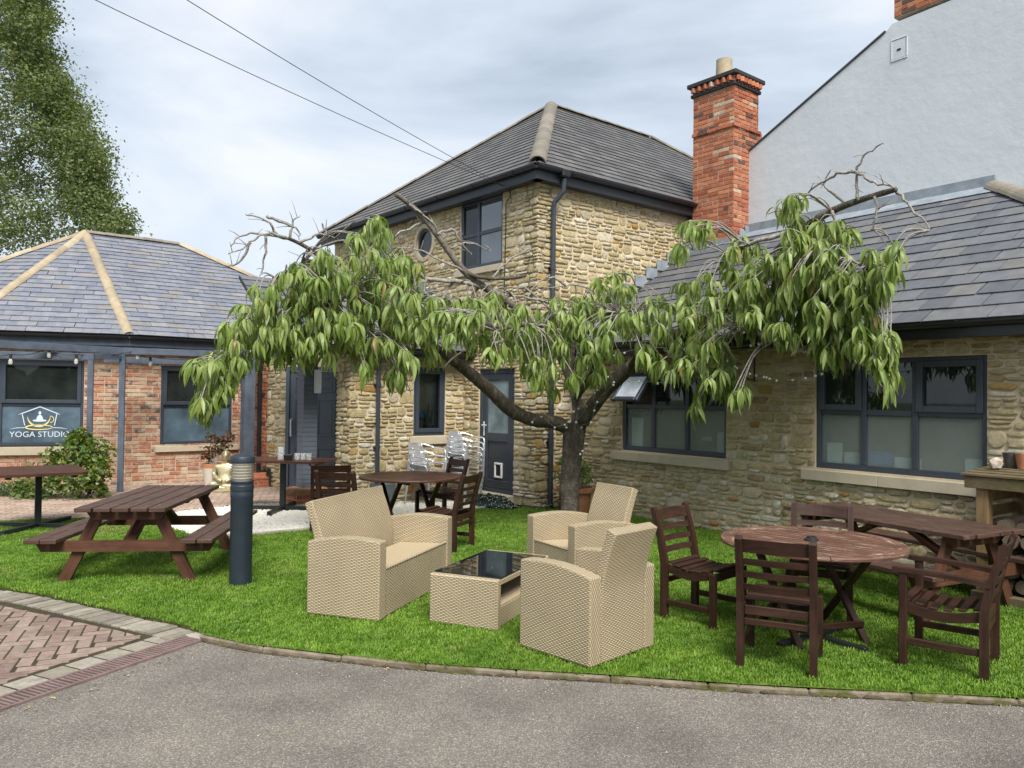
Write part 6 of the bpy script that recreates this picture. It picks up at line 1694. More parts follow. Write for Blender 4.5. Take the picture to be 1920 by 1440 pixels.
pedestal('pedestal_table', 'brown rectangular table on a black cross foot at the left edge of the lawn', (-6.02, 10.15, 0), math.atan2(0.58, 0.815), 0.98, 1.25, 0.745, -0.72, 0.62)
pedestal('pedestal_table', 'brown rectangular table on a black cross foot holding glasses before the porch', (-3.42, 11.95, 0), -0.06, 1.45, 0.78, 0.765, 0.02, 0.60)
m, N, L, b = new_mat("drinking_glass"); b.inputs['Base Color'].default_value = (0.85, 0.86, 0.84, 1); b.inputs['Roughness'].default_value = 0.08; b.inputs['Transmission Weight'].default_value = 0.75; b.inputs['IOR'].default_value = 1.2
TUMBLER = m
def tumbler(label, x, y, r, h):
    t = thing('drinking_glass', label, 'glass', (x, y, 0.767), 0, 'glasses on the pedestal table')
    smooth_angle(MB().lathe([(0.0, 0.0), (r * 0.9, 0.0), (r, h), (r - 0.004, h), (r * 0.85, 0.012), (0, 0.012)], 18).build('bowl', TUMBLER, t))
tumbler('tall clear glass jar on the pedestal table, left of the black menu block', -3.42, 11.82, 0.055, 0.19)
for k, (x, lab) in enumerate(((-3.17, 'clear tumbler just right of the black menu block'), (-3.09, 'clear tumbler in the middle of the three short glasses'), (-3.0, 'rightmost short clear tumbler on the pedestal table'))): tumbler(lab, x, 11.80 + 0.02 * (k % 2), 0.045, 0.10)
t = thing('menu_block', 'small black menu block between the glasses on the pedestal table', 'menu holder', (-3.29, 11.74, 0.767), 0.1)
MB().box((0, 0, 0.045), (0.12, 0.05, 0.088), (1, 0, 0), Vector((0, 1, 0.25)).normalized(), Vector((0, -0.25, 1)).normalized(), 0.004).build('block', BLACK, t)

# ------------------------------------------------------------------ wicker furniture
def arm_profile(D, hf, hr, inner=False):
    n = 8; top = []
    for k in range(n + 1):
        f = k / n; top.append((D / 2 - D * f, lerp(hf, hr, f) + 0.045 * math.sin(PI * f) * 0.7))
    return [(-D / 2, 0.012), (D / 2, 0.012)] + top
def wicker_seat(name, label, cat, W, D, loc, rz, back_top=0.86, group=None):
    t = thing(name, label, cat, loc, rz, group)
    aw = 0.115
    for s in (-1, 1):
        x0 = s * W / 2 - (aw if s > 0 else 0)
        o = MB().slab([(x0, a, b) for a, b in arm_profile(D, 0.615, 0.585)], (aw, 0, 0), uvu=(0, 1, 0)).build('arm_panel', WICKER, t)
        md = o.modifiers.new('soft', 'BEVEL'); md.width = 0.012; md.segments = 2; md.limit_method = 'ANGLE'
        for y in (-D / 2 + 0.05, D / 2 - 0.05): MB().lathe([(0.0, -0.004), (0.018, -0.004), (0.02, 0.012), (0.0, 0.014)], 10, (s * (W / 2 - aw / 2), y, 0.0)).build('foot', BLACK, t)
    iw = W - 2 * aw - 0.006
    MB().box((0, D / 2 - 0.03, 0.20), (iw, 0.035, 0.37), ch=0.006).build('front_panel', WICKER, t)
    MB().box((0, 0.05, 0.355), (iw, D - 0.22, 0.03), (1, 0, 0), Vector((0, 1, 0.03)), (0, 0, 1), 0.006).build('seat', WICKER_SEAT, t)
    MB().tube([(-iw / 2, D / 2 - 0.022, 0.385), (iw / 2, D / 2 - 0.022, 0.385)], 0.014, 8).build('seat_edge', WICKER, t)
    # back: upright below the arms, then curving backwards
    n = 10; prof = [(-D / 2 + 0.005, 0.012)]
    for k in range(n + 1):
        f = k / n; z = lerp(0.45, back_top, f); prof.append((-D / 2 + 0.005 - 0.115 * f ** 1.5, z))
    th = 0.085
    inner = [(a + th * (1 - 0.15 * (i / len(prof))), b + (0.03 if i == len(prof) - 1 else 0)) for i, (a, b) in enumerate(prof)]
    o = MB().slab([(-iw / 2, a, b) for a, b in inner + prof[::-1]], (iw, 0, 0), uvu=(0, 0, 1))
    # panel mapping for the broad faces: strands run across
    for i, f in enumerate(o.F):
        P = [o.V[k] for k in f]
        if len(P) == 4: o.UV[i] = [(p[0], p[2] + (p[1] if abs(P[0][2] - P[2][2]) < 0.03 else 0)) for p in P]
        else: o.UV[i] = [(p[1], p[2]) for p in P]
    o = o.build('backrest', WICKER, t)
    smooth_angle(o, 35)
    md = o.modifiers.new('soft', 'BEVEL'); md.width = 0.010; md.segments = 2; md.limit_method = 'ANGLE'; md.angle_limit = math.radians(40)
    return t
wicker_seat('wicker_sofa', 'tan wicker two-seat sofa left of the glass-topped coffee table', 'sofa', 1.46, 0.64, (-1.075, 6.905, 0), rot_of((0.95, -0.31)), 0.86)
wicker_seat('wicker_armchair', 'tan wicker armchair nearest the kerb, its back to the camera', 'armchair', 0.70, 0.64, (0.545, 5.585, 0), rot_of((-0.70, 0.715)), 0.87)
wicker_seat('wicker_armchair', 'tan wicker armchair in front of the cherry tree, facing the coffee table', 'armchair', 0.80, 0.70, (0.665, 7.50, 0), rot_of((-0.86, -0.51)), 0.88)
ct = thing('coffee_table', 'low tan wicker coffee table with a black glass top', 'coffee table', (-0.14, 6.52, 0), math.atan2(-0.40, 0.917))
CW, CD, CHT = 0.58, 1.06, 0.385
for s in (-1, 1):
    o = MB().box((0, s * (CD / 2 - 0.03), CHT / 2), (CW, 0.06, CHT - 0.012), ch=0.008).build('end_panel', WICKER, ct)
    for x in (-1, 1): MB().lathe([(0.0, -0.004), (0.016, -0.004), (0.018, 0.01), (0.0, 0.012)], 10, (x * 0.24, s * (CD / 2 - 0.03), 0)).build('foot', BLACK, ct)
MB().box((0, 0, 0.09), (CW - 0.03, CD - 0.125, 0.15), ch=0.006).build('shelf_box', WICKER, ct)
MB().box((0, 0, 0.171), (CW - 0.034, CD - 0.13, 0.01)).build('shelf', WICKER_SEAT, ct)
for s in (-1, 1): MB().box((s * (CW / 2 - 0.02), 0, CHT - 0.034), (0.03, CD - 0.13, 0.045), ch=0.006).build('top_rail', WICKER, ct)
BG = m_glass("black_glass", (0.006, 0.008, 0.009), 0.02); MB().box((0, 0, CHT - 0.004), (CW - 0.01, CD - 0.122, 0.008), ch=0.002).build('glass_top', BG, ct)
t = thing('fallen_leaf', 'single small yellow-green leaf lying on the black glass table top', 'leaf', (-0.14, 6.32, CHT + 0.006))
MB().add(*[[(x * 0.06, y * 0.06, z * 0.03) for x, y, z in LEAF_VAR[2][0]], LEAF_VAR[2][1]]).build('blade', m_leaf("fallen_leaf", [(0, (0.3, 0.34, 0.06)), (1, (0.34, 0.36, 0.08))], (0.3, 0.3, 0.1)), t)

# ------------------------------------------------------------------ bollard light
BOL = m_plain("bollard_paint", (0.016, 0.025, 0.035), (0.023, 0.033, 0.045), 9, 0.45, 0.06, 0.002)
bo = thing('bollard_light', 'dark blue-grey bollard light with a louvred lamp head on the lawn', 'bollard light', (-2.46, 7.29, 0))
smooth_angle(MB().lathe([(0.0, 0), (0.098, 0.0), (0.099, 0.05), (0.098, 0.79), (0.1015, 0.80), (0.1015, 0.835), (0.1, 0.84), (0.1, 0.86), (0.1035, 0.865), (0.1035, 0.905), (0.1, 0.91), (0.1, 0.93), (0.104, 0.935), (0.104, 0.95), (0.0, 0.95)], 40).build('post', BOL, bo), 30)
LENS = m_plain("lamp_lens", (0.60, 0.56, 0.46), (0.66, 0.62, 0.52), 5, 0.3, 0)
smooth_angle(MB().lathe([(0.085, 0.95), (0.085, 1.115)], 36).build('lens', LENS, bo))
for k in range(6):
    z = 0.962 + k * 0.0265
    smooth_angle(MB().lathe([(0.088, z - 0.004), (0.103, z + 0.012), (0.1035, z + 0.016), (0.088, z + 0.004)], 36).build('louvre', m_plain("louvre_%d" % k, (0.50, 0.46, 0.38), (0.58, 0.53, 0.44), 5, 0.35, 0) if k == 0 else bpy.data.materials['louvre_0'], bo), 50)
m, N, L, b = new_mat("clear_cover"); out = N['Material Output']
tr = N.new('ShaderNodeBsdfTransparent'); gl = N.new('ShaderNodeBsdfGlossy'); gl.inputs['Roughness'].default_value = 0.08; fz = N.new('ShaderNodeFresnel'); mx = N.new('ShaderNodeMixShader')
tr.inputs['Color'].default_value = (0.96, 0.97, 0.97, 1); mx.inputs[0].default_value = 0.06
L.new(tr.outputs[0], mx.inputs[1]); L.new(gl.outputs[0], mx.inputs[2]); L.new(mx.outputs[0], out.inputs['Surface'])
smooth_angle(MB().lathe([(0.108, 0.952), (0.110, 1.12)], 40).build('cover', m, bo))
smooth_angle(MB().lathe([(0.0, 1.115), (0.109, 1.115), (0.112, 1.12), (0.112, 1.160), (0.108, 1.168), (0.07, 1.188), (0.03, 1.197), (0.0, 1.2)], 40).build('cap', BOL, bo), 30)

# ------------------------------------------------------------------ stacked aluminium chairs (front is +y)
ALU = m_plain("aluminium", (0.74, 0.75, 0.77), (0.82, 0.83, 0.85), 20, 0.30, 0.03, 0.001, metal=0.75)
def alu_chair(label):
    t = thing('aluminium_chair', label, 'chair', (0, 0, 0), 0, 'stacked aluminium chairs')
    for s in (-1, 1):
        MB().tube(smooth_path([Vector((s * 0.20, 0.22, 0.0)), Vector((s * 0.21, 0.215, 0.3)), Vector((s * 0.235, 0.20, 0.60)), Vector((s * 0.26, 0.10, 0.645)), Vector((s * 0.265, -0.05, 0.655))], 4), 0.0125, 8).build('leg', ALU, t, smooth=True)
        MB().tube(smooth_path([Vector((s * 0.22, -0.26, 0.0)), Vector((s * 0.20, -0.20, 0.42)), Vector((s * 0.15, -0.235, 0.72))], 4), 0.0125, 8).build('leg', ALU, t, smooth=True)
        MB().tube([(s * 0.19, 0.20, 0.425), (s * 0.185, -0.2, 0.41)], 0.011, 8).build('seat_rail', ALU, t, smooth=True)
    arcp = [Vector((math.cos(a) * 0.265, -0.05 + math.sin(a) * 0.235, 0.655 + 0.075 * max(0, -math.sin(a)))) for a in [PI + PI * k / 14 for k in range(15)]]
    MB().tube(arcp, 0.0125, 8).build('arm_hoop', ALU, t, smooth=True)
    a2 = [Vector((math.cos(a) * 0.25, -0.05 + math.sin(a) * 0.20, 0.56 + 0.05 * max(0, -math.sin(a)))) for a in [PI + PI * k / 14 for k in range(15)]]
    MB().tube(a2, 0.009, 6).build('lower_hoop', ALU, t, smooth=True)
    for k in range(5): MB().box((0, 0.19 - 0.093 * k, 0.44 - 0.008 * k), (0.39, 0.082, 0.012), ch=0.004).build('seat_slat', ALU, t)
    for k in range(3):
        z = 0.515 + 0.082 * k; MB().box((0, -0.205 - 0.035 * k * 0.6, z), (0.30, 0.011, 0.072), (1, 0, 0), Vector((0, 1, 0.17)).normalized(), Vector((0, -0.17, 1)).normalized(), 0.003).build('back_slat', ALU, t)
    return t
a1 = alu_chair('topmost aluminium chair of the left, shorter stack under the porch window')
lowest = ['bottom', 'second from bottom', 'third from bottom', 'third from top', 'second from top', 'topmost']
d1 = rot_of((0.84, -0.54))
base1, base2 = Vector((-1.36, 12.78, 0.0)), Vector((-0.80, 13.02, 0.0))
a1.location = base1 + Vector((0, 0, 0.24)); a1.rotation_euler = (0, 0, d1)
copy_thing(a1, base1, d1, 'bottom aluminium chair of the left, shorter stack under the porch window')
copy_thing(a1, base1 + Vector((0.012, -0.02, 0.12)), d1, 'middle aluminium chair of the left, shorter stack under the porch window')
d2 = rot_of((0.82, -0.57))
for k in range(6): copy_thing(a1, base2 + Vector((0.012 * k, -0.018 * k, 0.085 * k)), d2, lowest[k] + ' aluminium chair of the taller stack beside the back door')

# ------------------------------------------------------------------ porch pillar, pergola and festoon
pc = Vector((-3.30, 12.85, 0))
t = thing('porch_pillar', 'grey-painted square brick pillar on a low brick and stone plinth', 'pillar', pc)
PF = Frame(pc - U3 * 0.115 + N3 * 0.115, U3, N3); PL_ = Frame(pc - U3 * 0.115 + N3 * 0.115, -U2, NL)
PILLAR_LIT = m_plain('lit_pillar_paint', (0.10, 0.122, 0.152), (0.12, 0.144, 0.176), 4, 0.45, 0.1, 0.002)  # the door grey made lighter, light on the pillar painted in
sh = MB().box(pc + Vector((0, 0, 1.33)), (0.228, 0.228, 2.2), U3, U2, (0, 0, 1)).build('shaft', PILLAR_LIT, t, world=True)
items = []
for r in range(29):
    for F_, u_ in ((PF, 0.115), (PL_, -0.115)):
        items.append((random.randrange(8), F_.M(u_, 0.27 + r * 0.075, 0, 0.228, 0.067, 0.006)))
pieces(sh, 'painted_brick', PILLAR_LIT, BRICK_VAR, items, 60)
pf2 = Frame(pc - U3 * 0.27 + N3 * 0.22, U3, N3); pl2 = Frame(pc - U3 * 0.27 + N3 * 0.22, -U2, NL)
MB().box(pc + Vector((0.0, 0, 0.09)), (0.54, 0.44, 0.18), U3, U2, (0, 0, 1)).build('plinth', MORTAR_PALE, t, world=True)
pp = [o for o in t.children if o.name.startswith('plinth')][0]
pieces(pp, 'brick', BRICK_RED, BRICK_VAR, brick_items(pf2, 0, 0.54, 0.0, 0.15, []) + brick_items(pl2, -0.44, 0, 0.0, 0.15, []), 40)
bm = bmesh.new(); bmesh.ops.create_icosphere(bm, subdivisions=3, radius=1)
mb = MB(); V = []
for v in bm.verts:
    p = v.co; k = (abs(p.x) ** 5 + abs(p.y) ** 5 + abs(p.z) ** 5) ** -0.2
    V.append(pc + Vector((0, 0, 0.185)) + (U3 * p.x * 0.33 + U2 * p.y * 0.26 + Vector((0, 0, p.z * 0.065))) * k * random.uniform(0.95, 1.03))
mb.add(V, [[v.index for v in f.verts] for f in bm.faces]); bm.free()
mb.build('cap_stone', m_stone("red_sandstone", [(0.0, (0.40, 0.22, 0.13)), (1.0, (0.45, 0.30, 0.20))]), t, world=True, smooth=True)
t = thing('notice_frame', 'white framed paper notice fixed to the grey porch pillar', 'notice', PF.P(0.23, 1.85, 0.02))
nf = Frame(PF.P(0.16, 0, 0.02), (UD * 0.5 + U3 * 0.5), (DN * 0.5 + N3 * 0.5))
mb = MB(); panel_ring(mb, nf, 0.0, 0.115, 1.76, 2.14, 0.0, 0.02, 0.016); mb.build('frame', WHITE, t, world=True)
MB().box(nf.P(0.057, 1.95, -0.002), (0.086, 0.35, 0.008), nf.U, (0, 0, 1), nf.N).build('paper', m_plain("printed_paper", (0.58, 0.60, 0.63), (0.82, 0.83, 0.85), 60, 0.7, 0), t, world=True)
pg = thing('pergola', 'grey-painted timber pergola frame with slim posts before the brick studio', 'pergola', (-6.79, 13.84, 0))
def post(x, y, w, z0, z1, u=U3, nm='post'): MB().box((x, y, (z0 + z1) / 2), (w, w, z1 - z0), u, Vector((-u.y, u.x, 0)), (0, 0, 1), 0.004).build(nm, GREY_TIMBER, pg, world=True)
post(-6.79, 13.84, 0.095, 0, 2.40, U4); post(-6.98, 13.16, 0.085, 0, 2.26, U4)
BIGP = Vector((-4.93, 14.85, 0)); post(BIGP.x, BIGP.y, 0.20, 0.22, 2.40)
post(-9.1, 12.6, 0.095, 0, 2.3, U4)
def pbeam(a, b, w, h): MB().beam(a, b, w, h, ch=0.004).build('beam', GREY_TIMBER, pg, world=True)
pbeam((-9.3, 10.4, 2.46), (-6.80, 13.86, 2.46), 0.06, 0.115); pbeam((-6.79, 13.86, 2.462), (-4.85, 14.9, 2.462), 0.06, 0.115); pbeam((-4.85, 14.93, 2.45), (-3.2, 12.9, 2.45), 0.06, 0.11)
pbeam((-9.5, 12.35, 2.32), (-6.94, 13.18, 2.32), 0.05, 0.115); pbeam((-6.98, 13.16, 2.325), (-6.80, 13.78, 2.36), 0.05, 0.10)
pbeam((-7.2, 14.0, 2.31), (-5.0, 15.2, 2.31), 0.05, 0.11)
t = thing('post_plinth', 'low red brick plinth with sloping tiles at the foot of the wide grey post', 'plinth', BIGP)
MB().box(BIGP + Vector((0.12, 0, 0.08)), (0.62, 0.34, 0.16), U3, U2, (0, 0, 1)).build('core', MORTAR_PALE, t, world=True)
qf = Frame(BIGP + Vector((0.12, 0, 0)) - U3 * 0.31 + N3 * 0.17, U3, N3)
pieces(t, 'brick', BRICK_RED, BRICK_VAR, brick_items(qf, 0, 0.62, 0.0, 0.15, []), 20)
MB().slab([qf.P(-0.02, 0.155, 0.02), qf.P(0.64, 0.155, 0.02), qf.P(0.62, 0.235, -0.16), qf.P(0.0, 0.235, -0.16)], (0, 0, 0.03)).build('tile', BRICK_RED, t, world=True)
fest = thing('festoon_lights', 'string of clear bulbs in black holders hung on the pergola', 'string lights', (-7, 13, 2.3))
m, N, L, b = new_mat("bulb_glass"); b.inputs['Base Color'].default_value = (0.9, 0.86, 0.78, 1); b.inputs['Roughness'].default_value = 0.05; b.inputs['Transmission Weight'].default_value = 0.6; b.inputs['IOR'].default_value = 1.25
BULB = m
fb = [at(20, 668, 12.4), at(92, 656, 12.9), at(143, 668, 13.0), at(258, 660, 14.0), at(282, 673, 14.2)]
cab = [at(-60, 664, 12.0)] + fb + [at(420, 672, 14.6)]
dense = []
for a, b_ in zip(cab[:-1], cab[1:]):
    for k in range(6): f = k / 6; dense.append(a.lerp(b_, f) - Vector((0, 0, 0.05 * math.sin(PI * f) - 0.03)))
MB().tube(dense, 0.006, 5).build('cable', BLACK, fest, world=True)
for p in fb:
    q = p - Vector((0, 0, 0.0)); s = MB().lathe([(0.0, 0.03), (0.021, 0.03), (0.023, -0.035), (0.0, -0.035)], 12, q).build('bulb_holder', BLACK, fest, world=True)
    smooth_angle(MB().lathe([(0.014, -0.035), (0.028, -0.07), (0.031, -0.095), (0.024, -0.122), (0.0, -0.132)], 14, q).build('bulb', BULB, s, world=True))

# ------------------------------------------------------------------ fairy lights on the tree and the wall
fl = thing('fairy_lights', 'thin wire with tiny white globe bulbs wound through the cherry tree', 'string lights', tp(1085, 790))
runs = [[(1062, 800, -0.22), (1076, 770, -0.24), (1100, 760, -0.2), (1080, 790, -0.22), (1092, 745, -0.2), (1115, 735, -0.22), (1140, 705, -0.25), (1150, 720, -0.22), (1120, 752, -0.2), (1108, 790, -0.2), (1090, 800, -0.22), (1098, 830, -0.22), (1088, 850, -0.23)],
        [(1068, 790, -0.2), (1040, 800, -0.2), (1015, 780, -0.18), (998, 790, -0.2)],
        [(1150, 665, -0.3), (1215, 652, -0.3), (1283, 654, -0.3), (1325, 655, -0.3), (1365, 652, -0.3), (1408, 646, -0.3), (1490, 625, -0.3)],
        [(1180, 712, -0.3), (1233, 717, -0.3), (1258, 717, -0.3), (1282, 706, -0.3), (1302, 692, -0.3), (1325, 668, -0.3), (1363, 675, -0.3), (1382, 688, -0.25), (1406, 699, -0.2), (1432, 705, 0.3)],
        [(1437, 706, 0.30), (1456, 712, 0.3), (1486, 711, 0.3), (1510, 707, 0.28), (1541, 699, 0.2), (1568, 688, 0.0), (1610, 672, -0.1), (1628, 663, -0.1), (1608, 660, -0.1), (1612, 645, -0.1), (1625, 655, -0.1)]]
bulbs = []
mb = MB()
for R_ in runs:
    P = smooth_path([tp(*p) for p in R_], 5); mb.tube(P, 0.0028, 4)
    bulbs += [tp(*p) for p in R_] + [P[i] for i in range(2, len(P), 8)]
mb.build('wire', TWIG, fl, world=True, kind='stuff')
bm = bmesh.new(); bmesh.ops.create_icosphere(bm, subdivisions=2, radius=0.016); me = bpy.data.meshes.new('bulb'); bm.to_mesh(me); bm.free(); me.materials.append(WHITE); me.polygons.foreach_set("use_smooth", [True] * len(me.polygons))
for p in bulbs:
    o = bpy.data.objects.new('bulb', me); COL.objects.link(o); o.parent = fl; o.location = p - fl.location - Vector((0, 0, 0.014))
t = thing('wall_bracket', 'small black iron bracket on the stone wall between the annexe windows', 'bracket', AN.P(1.62, 2.1, 0.05))
MB().box(AN.P(1.62, 2.12, 0.05), (0.018, 0.30, 0.018), UA, (0, 0, 1), NA, 0.003).build('plate', BLACK, t, world=True)
MB().tube(smooth_path([AN.P(1.62, 2.0, 0.05), AN.P(1.60, 2.0, 0.14), AN.P(1.58, 2.06, 0.2), AN.P(1.57, 2.1, 0.17)], 4), 0.008, 6).build('hook', BLACK, t, world=True)

# ------------------------------------------------------------------ things in and by the porch window, the rope, the Buddha
BLUE = m_plain("blue_plastic", (0.03, 0.36, 0.80), (0.04, 0.42, 0.86), 4, 0.4, 0)
tpos = EX.P(-0.81, 1.11, -0.10)
t = thing('blue_ornament', 'bright blue dome-headed ornament on a wooden stick in the porch window', 'ornament', tpos)
smooth_angle(MB().lathe([(0.0, 0.265), (0.042, 0.268), (0.046, 0.30), (0.041, 0.335), (0.025, 0.355), (0.0, 0.362)], 20).build('dome', BLUE, t))
MB().lathe([(0.0, 0.215), (0.04, 0.22), (0.046, 0.245), (0.044, 0.266), (0.0, 0.266)], 18).build('head', BLACK, t)
e_ = MB()
for s in (-1, 1): MB().lathe([(0.0, -0.009), (0.009, 0.0), (0.0, 0.009)], 8, Vector((0, 0, 0.247)) + U3 * 0.018 * s + N3 * 0.046).build('eye', WHITE, t)
MB().box((0, 0, 0.105), (0.055, 0.03, 0.215), U3, N3, (0, 0, 1), 0.004).build('stick', m_wood("pale_wood", (0.28, 0.18, 0.09), (0.38, 0.26, 0.14)), t)
t = thing('window_plant', 'upright striped snake plant in a dark pot inside the porch window', 'plant', EX.P(-0.60, 1.11, -0.17))
mb = MB()
for k in range(9):
    a = random.random() * 6.28; p = Vector((random.uniform(-0.06, 0.06), random.uniform(-0.06, 0.06), 0.1)); h = random.uniform(0.22, 0.46); l = Vector((random.uniform(-0.1, 0.1), random.uniform(-0.1, 0.1), 0)); w_ = Vector((math.cos(a), math.sin(a), 0)) * 0.018
    mb.add([p - w_, p + w_, p + w_ * 1.1 + l * 0.4 + Vector((0, 0, h * 0.6)), p - w_ * 1.1 + l * 0.4 + Vector((0, 0, h * 0.6)), p + l + Vector((0, 0, h))], [(0, 1, 2, 3), (3, 2, 4)])
mb.build('foliage', HERB, t, kind='stuff')
smooth_angle(MB().lathe([(0.0, 0.0), (0.07, 0.0), (0.095, 0.13), (0.0, 0.125)], 20).build('pot', METAL_DK, t))
rp = thing('rope_light_coil', 'tangled heap of dark green rope light before the back door', 'rope light', (-0.33, 12.72, 0))
mb = MB(); pts = []
for k in range(420):
    a = k * 0.33 + random.uniform(-0.15, 0.15); r = 0.12 + 0.30 * abs(math.sin(k * 0.071)) + random.uniform(-0.03, 0.03)
    cxy = Vector((-0.33, 12.70, 0)) + U3 * 0.0
    q = cxy + (-U2) * math.cos(a) * r * 1.35 + NL * math.sin(a) * r * 0.62
    pts.append(Vector((q.x, q.y, 0.025 + (0.17 * max(0, 1 - (r / 0.42) ** 2)) * random.random() + 0.03 * random.random())))
tail = [Vector((0.0, 12.45, 0.06)), HR.P(0.05, 0.05, 0.14), HR.P(0.25, 0.10, 0.16), HR.P(0.45, 0.2, 0.15), HR.P(0.62, 0.36, 0.12), HR.P(0.7, 0.42, 0.1)]
ROPE = m_plain("dark_green_cable", (0.010, 0.026, 0.020), (0.02, 0.04, 0.032), 9, 0.4, 0)
P = smooth_path(pts, 2); mb.tube(P, 0.0105, 5); mb.build('coil', ROPE, rp, smooth=True, world=True)
P2 = smooth_path([pts[-1]] + tail, 6); MB().tube(P2, 0.0105, 6).build('tail', ROPE, rp, smooth=True, world=True)
V, F = [], []
for p in P[::3] + P2[::2]:
    n = len(V); q = p + Vector((0.004, -0.009, 0.006)); s = 0.0075
    V += [q + Vector((s, 0, 0)), q + Vector((0, s, 0)), q - Vector((s, 0, 0)), q - Vector((0, s, 0)), q + Vector((0, 0, s)), q - Vector((0, 0, s))]
    F += [[n + i for i in f] for f in ((0, 1, 4), (1, 2, 4), (2, 3, 4), (3, 0, 4), (1, 0, 5), (2, 1, 5), (3, 2, 5), (0, 3, 5))]
MB().add(V, F).build('lamp_bead', WHITE, rp, world=True, kind='stuff')

GOLD = m_plain("pale_gold_paint", (0.36, 0.30, 0.16), (0.58, 0.52, 0.33), 14, 0.35, 0.15, 0.003, metal=0.55)
bd = thing('buddha_statue', 'seated pale gold Buddha statue on the brick path, partly behind the bollard', 'statue', (-5.12, 14.28, 0.01), 0.15)
bm = bmesh.new()
def skin(verts, edges, name, mat, parent, levels=2, root=0):
    me = bpy.data.meshes.new(name); me.from_pydata([v[0] for v in verts], edges, [])
    o = bpy.data.objects.new(name, me); COL.objects.link(o); o.parent = parent
    md = o.modifiers.new('skin', 'SKIN'); md.use_smooth_shade = True
    for i, v in enumerate(verts):
        sv = me.skin_vertices[0].data[i]; sv.radius = v[1] if isinstance(v[1], tuple) else (v[1], v[1]); sv.use_root = (i == root)
    sb = o.modifiers.new('sub', 'SUBSURF'); sb.levels = levels; sb.render_levels = levels
    me.materials.append(mat)
    return o
bm.free()
sk = [((0, 0, 0.13), (0.15, 0.12)), ((0, 0, 0.28), (0.125, 0.10)), ((0, 0, 0.40), (0.15, 0.09)), ((0, 0.0, 0.475), (0.05, 0.05)), ((0, -0.01, 0.53), (0.045, 0.05)), ((0, -0.01, 0.60), (0.072, 0.08)), ((0, 0, 0.66), (0.06, 0.065)), ((0, 0.0, 0.715), (0.028, 0.028)),
      ((-0.16, 0, 0.42), 0.052), ((-0.20, -0.02, 0.28), 0.045), ((-0.10, -0.16, 0.20), 0.038), ((-0.02, -0.19, 0.175), 0.032),
      ((0.16, 0, 0.42), 0.052), ((0.20, -0.02, 0.28), 0.045), ((0.10, -0.16, 0.20), 0.038), ((0.03, -0.20, 0.165), 0.032),
      ((-0.15, -0.06, 0.09), 0.085), ((-0.27, -0.12, 0.075), 0.07), ((-0.10, -0.21, 0.06), 0.055), ((0.08, -0.215, 0.055), 0.04),
      ((0.15, -0.06, 0.09), 0.085), ((0.27, -0.12, 0.075), 0.07), ((0.12, -0.20, 0.08), 0.055), ((-0.04, -0.225, 0.095), 0.035)]
se = [(0, 1), (1, 2), (2, 3), (3, 4), (4, 5), (5, 6), (6, 7), (2, 8), (8, 9), (9, 10), (10, 11), (2, 12), (12, 13), (13, 14), (14, 15), (0, 16), (16, 17), (17, 18), (18, 19), (0, 20), (20, 21), (21, 22), (22, 23)]
skin(sk, se, 'body', GOLD, bd)
mb = MB()
mb.lathe([(0.0, 0.0), (0.31, 0.0), (0.32, 0.02), (0.29, 0.045), (0.0, 0.05)], 28, (0, -0.07, 0)); o = mb.build('base', GOLD, bd); smooth_angle(o)
for s in (-1, 1):
    MB().box((s * 0.072, 0.0, 0.585), (0.016, 0.03, 0.085), ch=0.006).build('ear', GOLD, bd)
    MB().lathe([(0.0, -0.006), (0.014, 0.0), (0.0, 0.006)], 8, (s * 0.028, -0.082, 0.607)).build('eye', m_plain("dark_gold", (0.10, 0.08, 0.04), (0.16, 0.13, 0.07), 10, 0.5, 0) if s < 0 else bpy.data.materials['dark_gold'], bd)
MB().slab([(-0.012, -0.082, 0.575), (0.012, -0.082, 0.575), (0.004, -0.085, 0.61), (-0.004, -0.085, 0.61)], (0, -0.018, 0)).build('nose', GOLD, bd)
MB().box((0, -0.086, 0.556), (0.04, 0.008, 0.010), ch=0.003).build('mouth', GOLD, bd)
# curls of hair
V, F = [], []
for i in range(70):
    z = 0.615 + 0.075 * (i / 70); a = i * 2.4; r = 0.078 * math.sqrt(max(0.02, 1 - ((z - 0.60) / 0.10) ** 2)); y = math.sin(a) * r
    if z < 0.64 and y < -0.02: continue
    q = Vector((math.cos(a) * r, y * 1.05, z)); n = len(V); s = 0.011
    V += [q + Vector(k) * s for k in ((1, 0, 0), (0, 1, 0), (-1, 0, 0), (0, -1, 0), (0, 0, 1), (0, 0, -1))]
    F += [[n + j for j in f] for f in ((0, 1, 4), (1, 2, 4), (2, 3, 4), (3, 0, 4), (1, 0, 5), (2, 1, 5), (3, 2, 5), (0, 3, 5))]
MB().add(V, F).build('hair', GOLD, bd, kind='stuff')
BOTTLE = m_plain("dark_bottle", (0.012, 0.016, 0.014), (0.03, 0.035, 0.03), 9, 0.2, 0)
for k, (x, y, h, lab) in enumerate(((-4.70, 15.05, 0.30, 'dark stoneware crock in the shade left of the grey front door'), (-4.50, 14.95, 0.34, 'taller dark stoneware crock nearest the grey front door'))):
    t = thing('dark_crock', lab, 'crock', (x, y, 0.0), 0, 'crocks by the front door')
    smooth_angle(MB().lathe([(0.0, 0.0), (0.09, 0.0), (0.11, h * 0.6), (0.08, h * 0.9), (0.085, h), (0.07, h), (0.0, h * 0.9)], 20).build('body', BOTTLE, t))

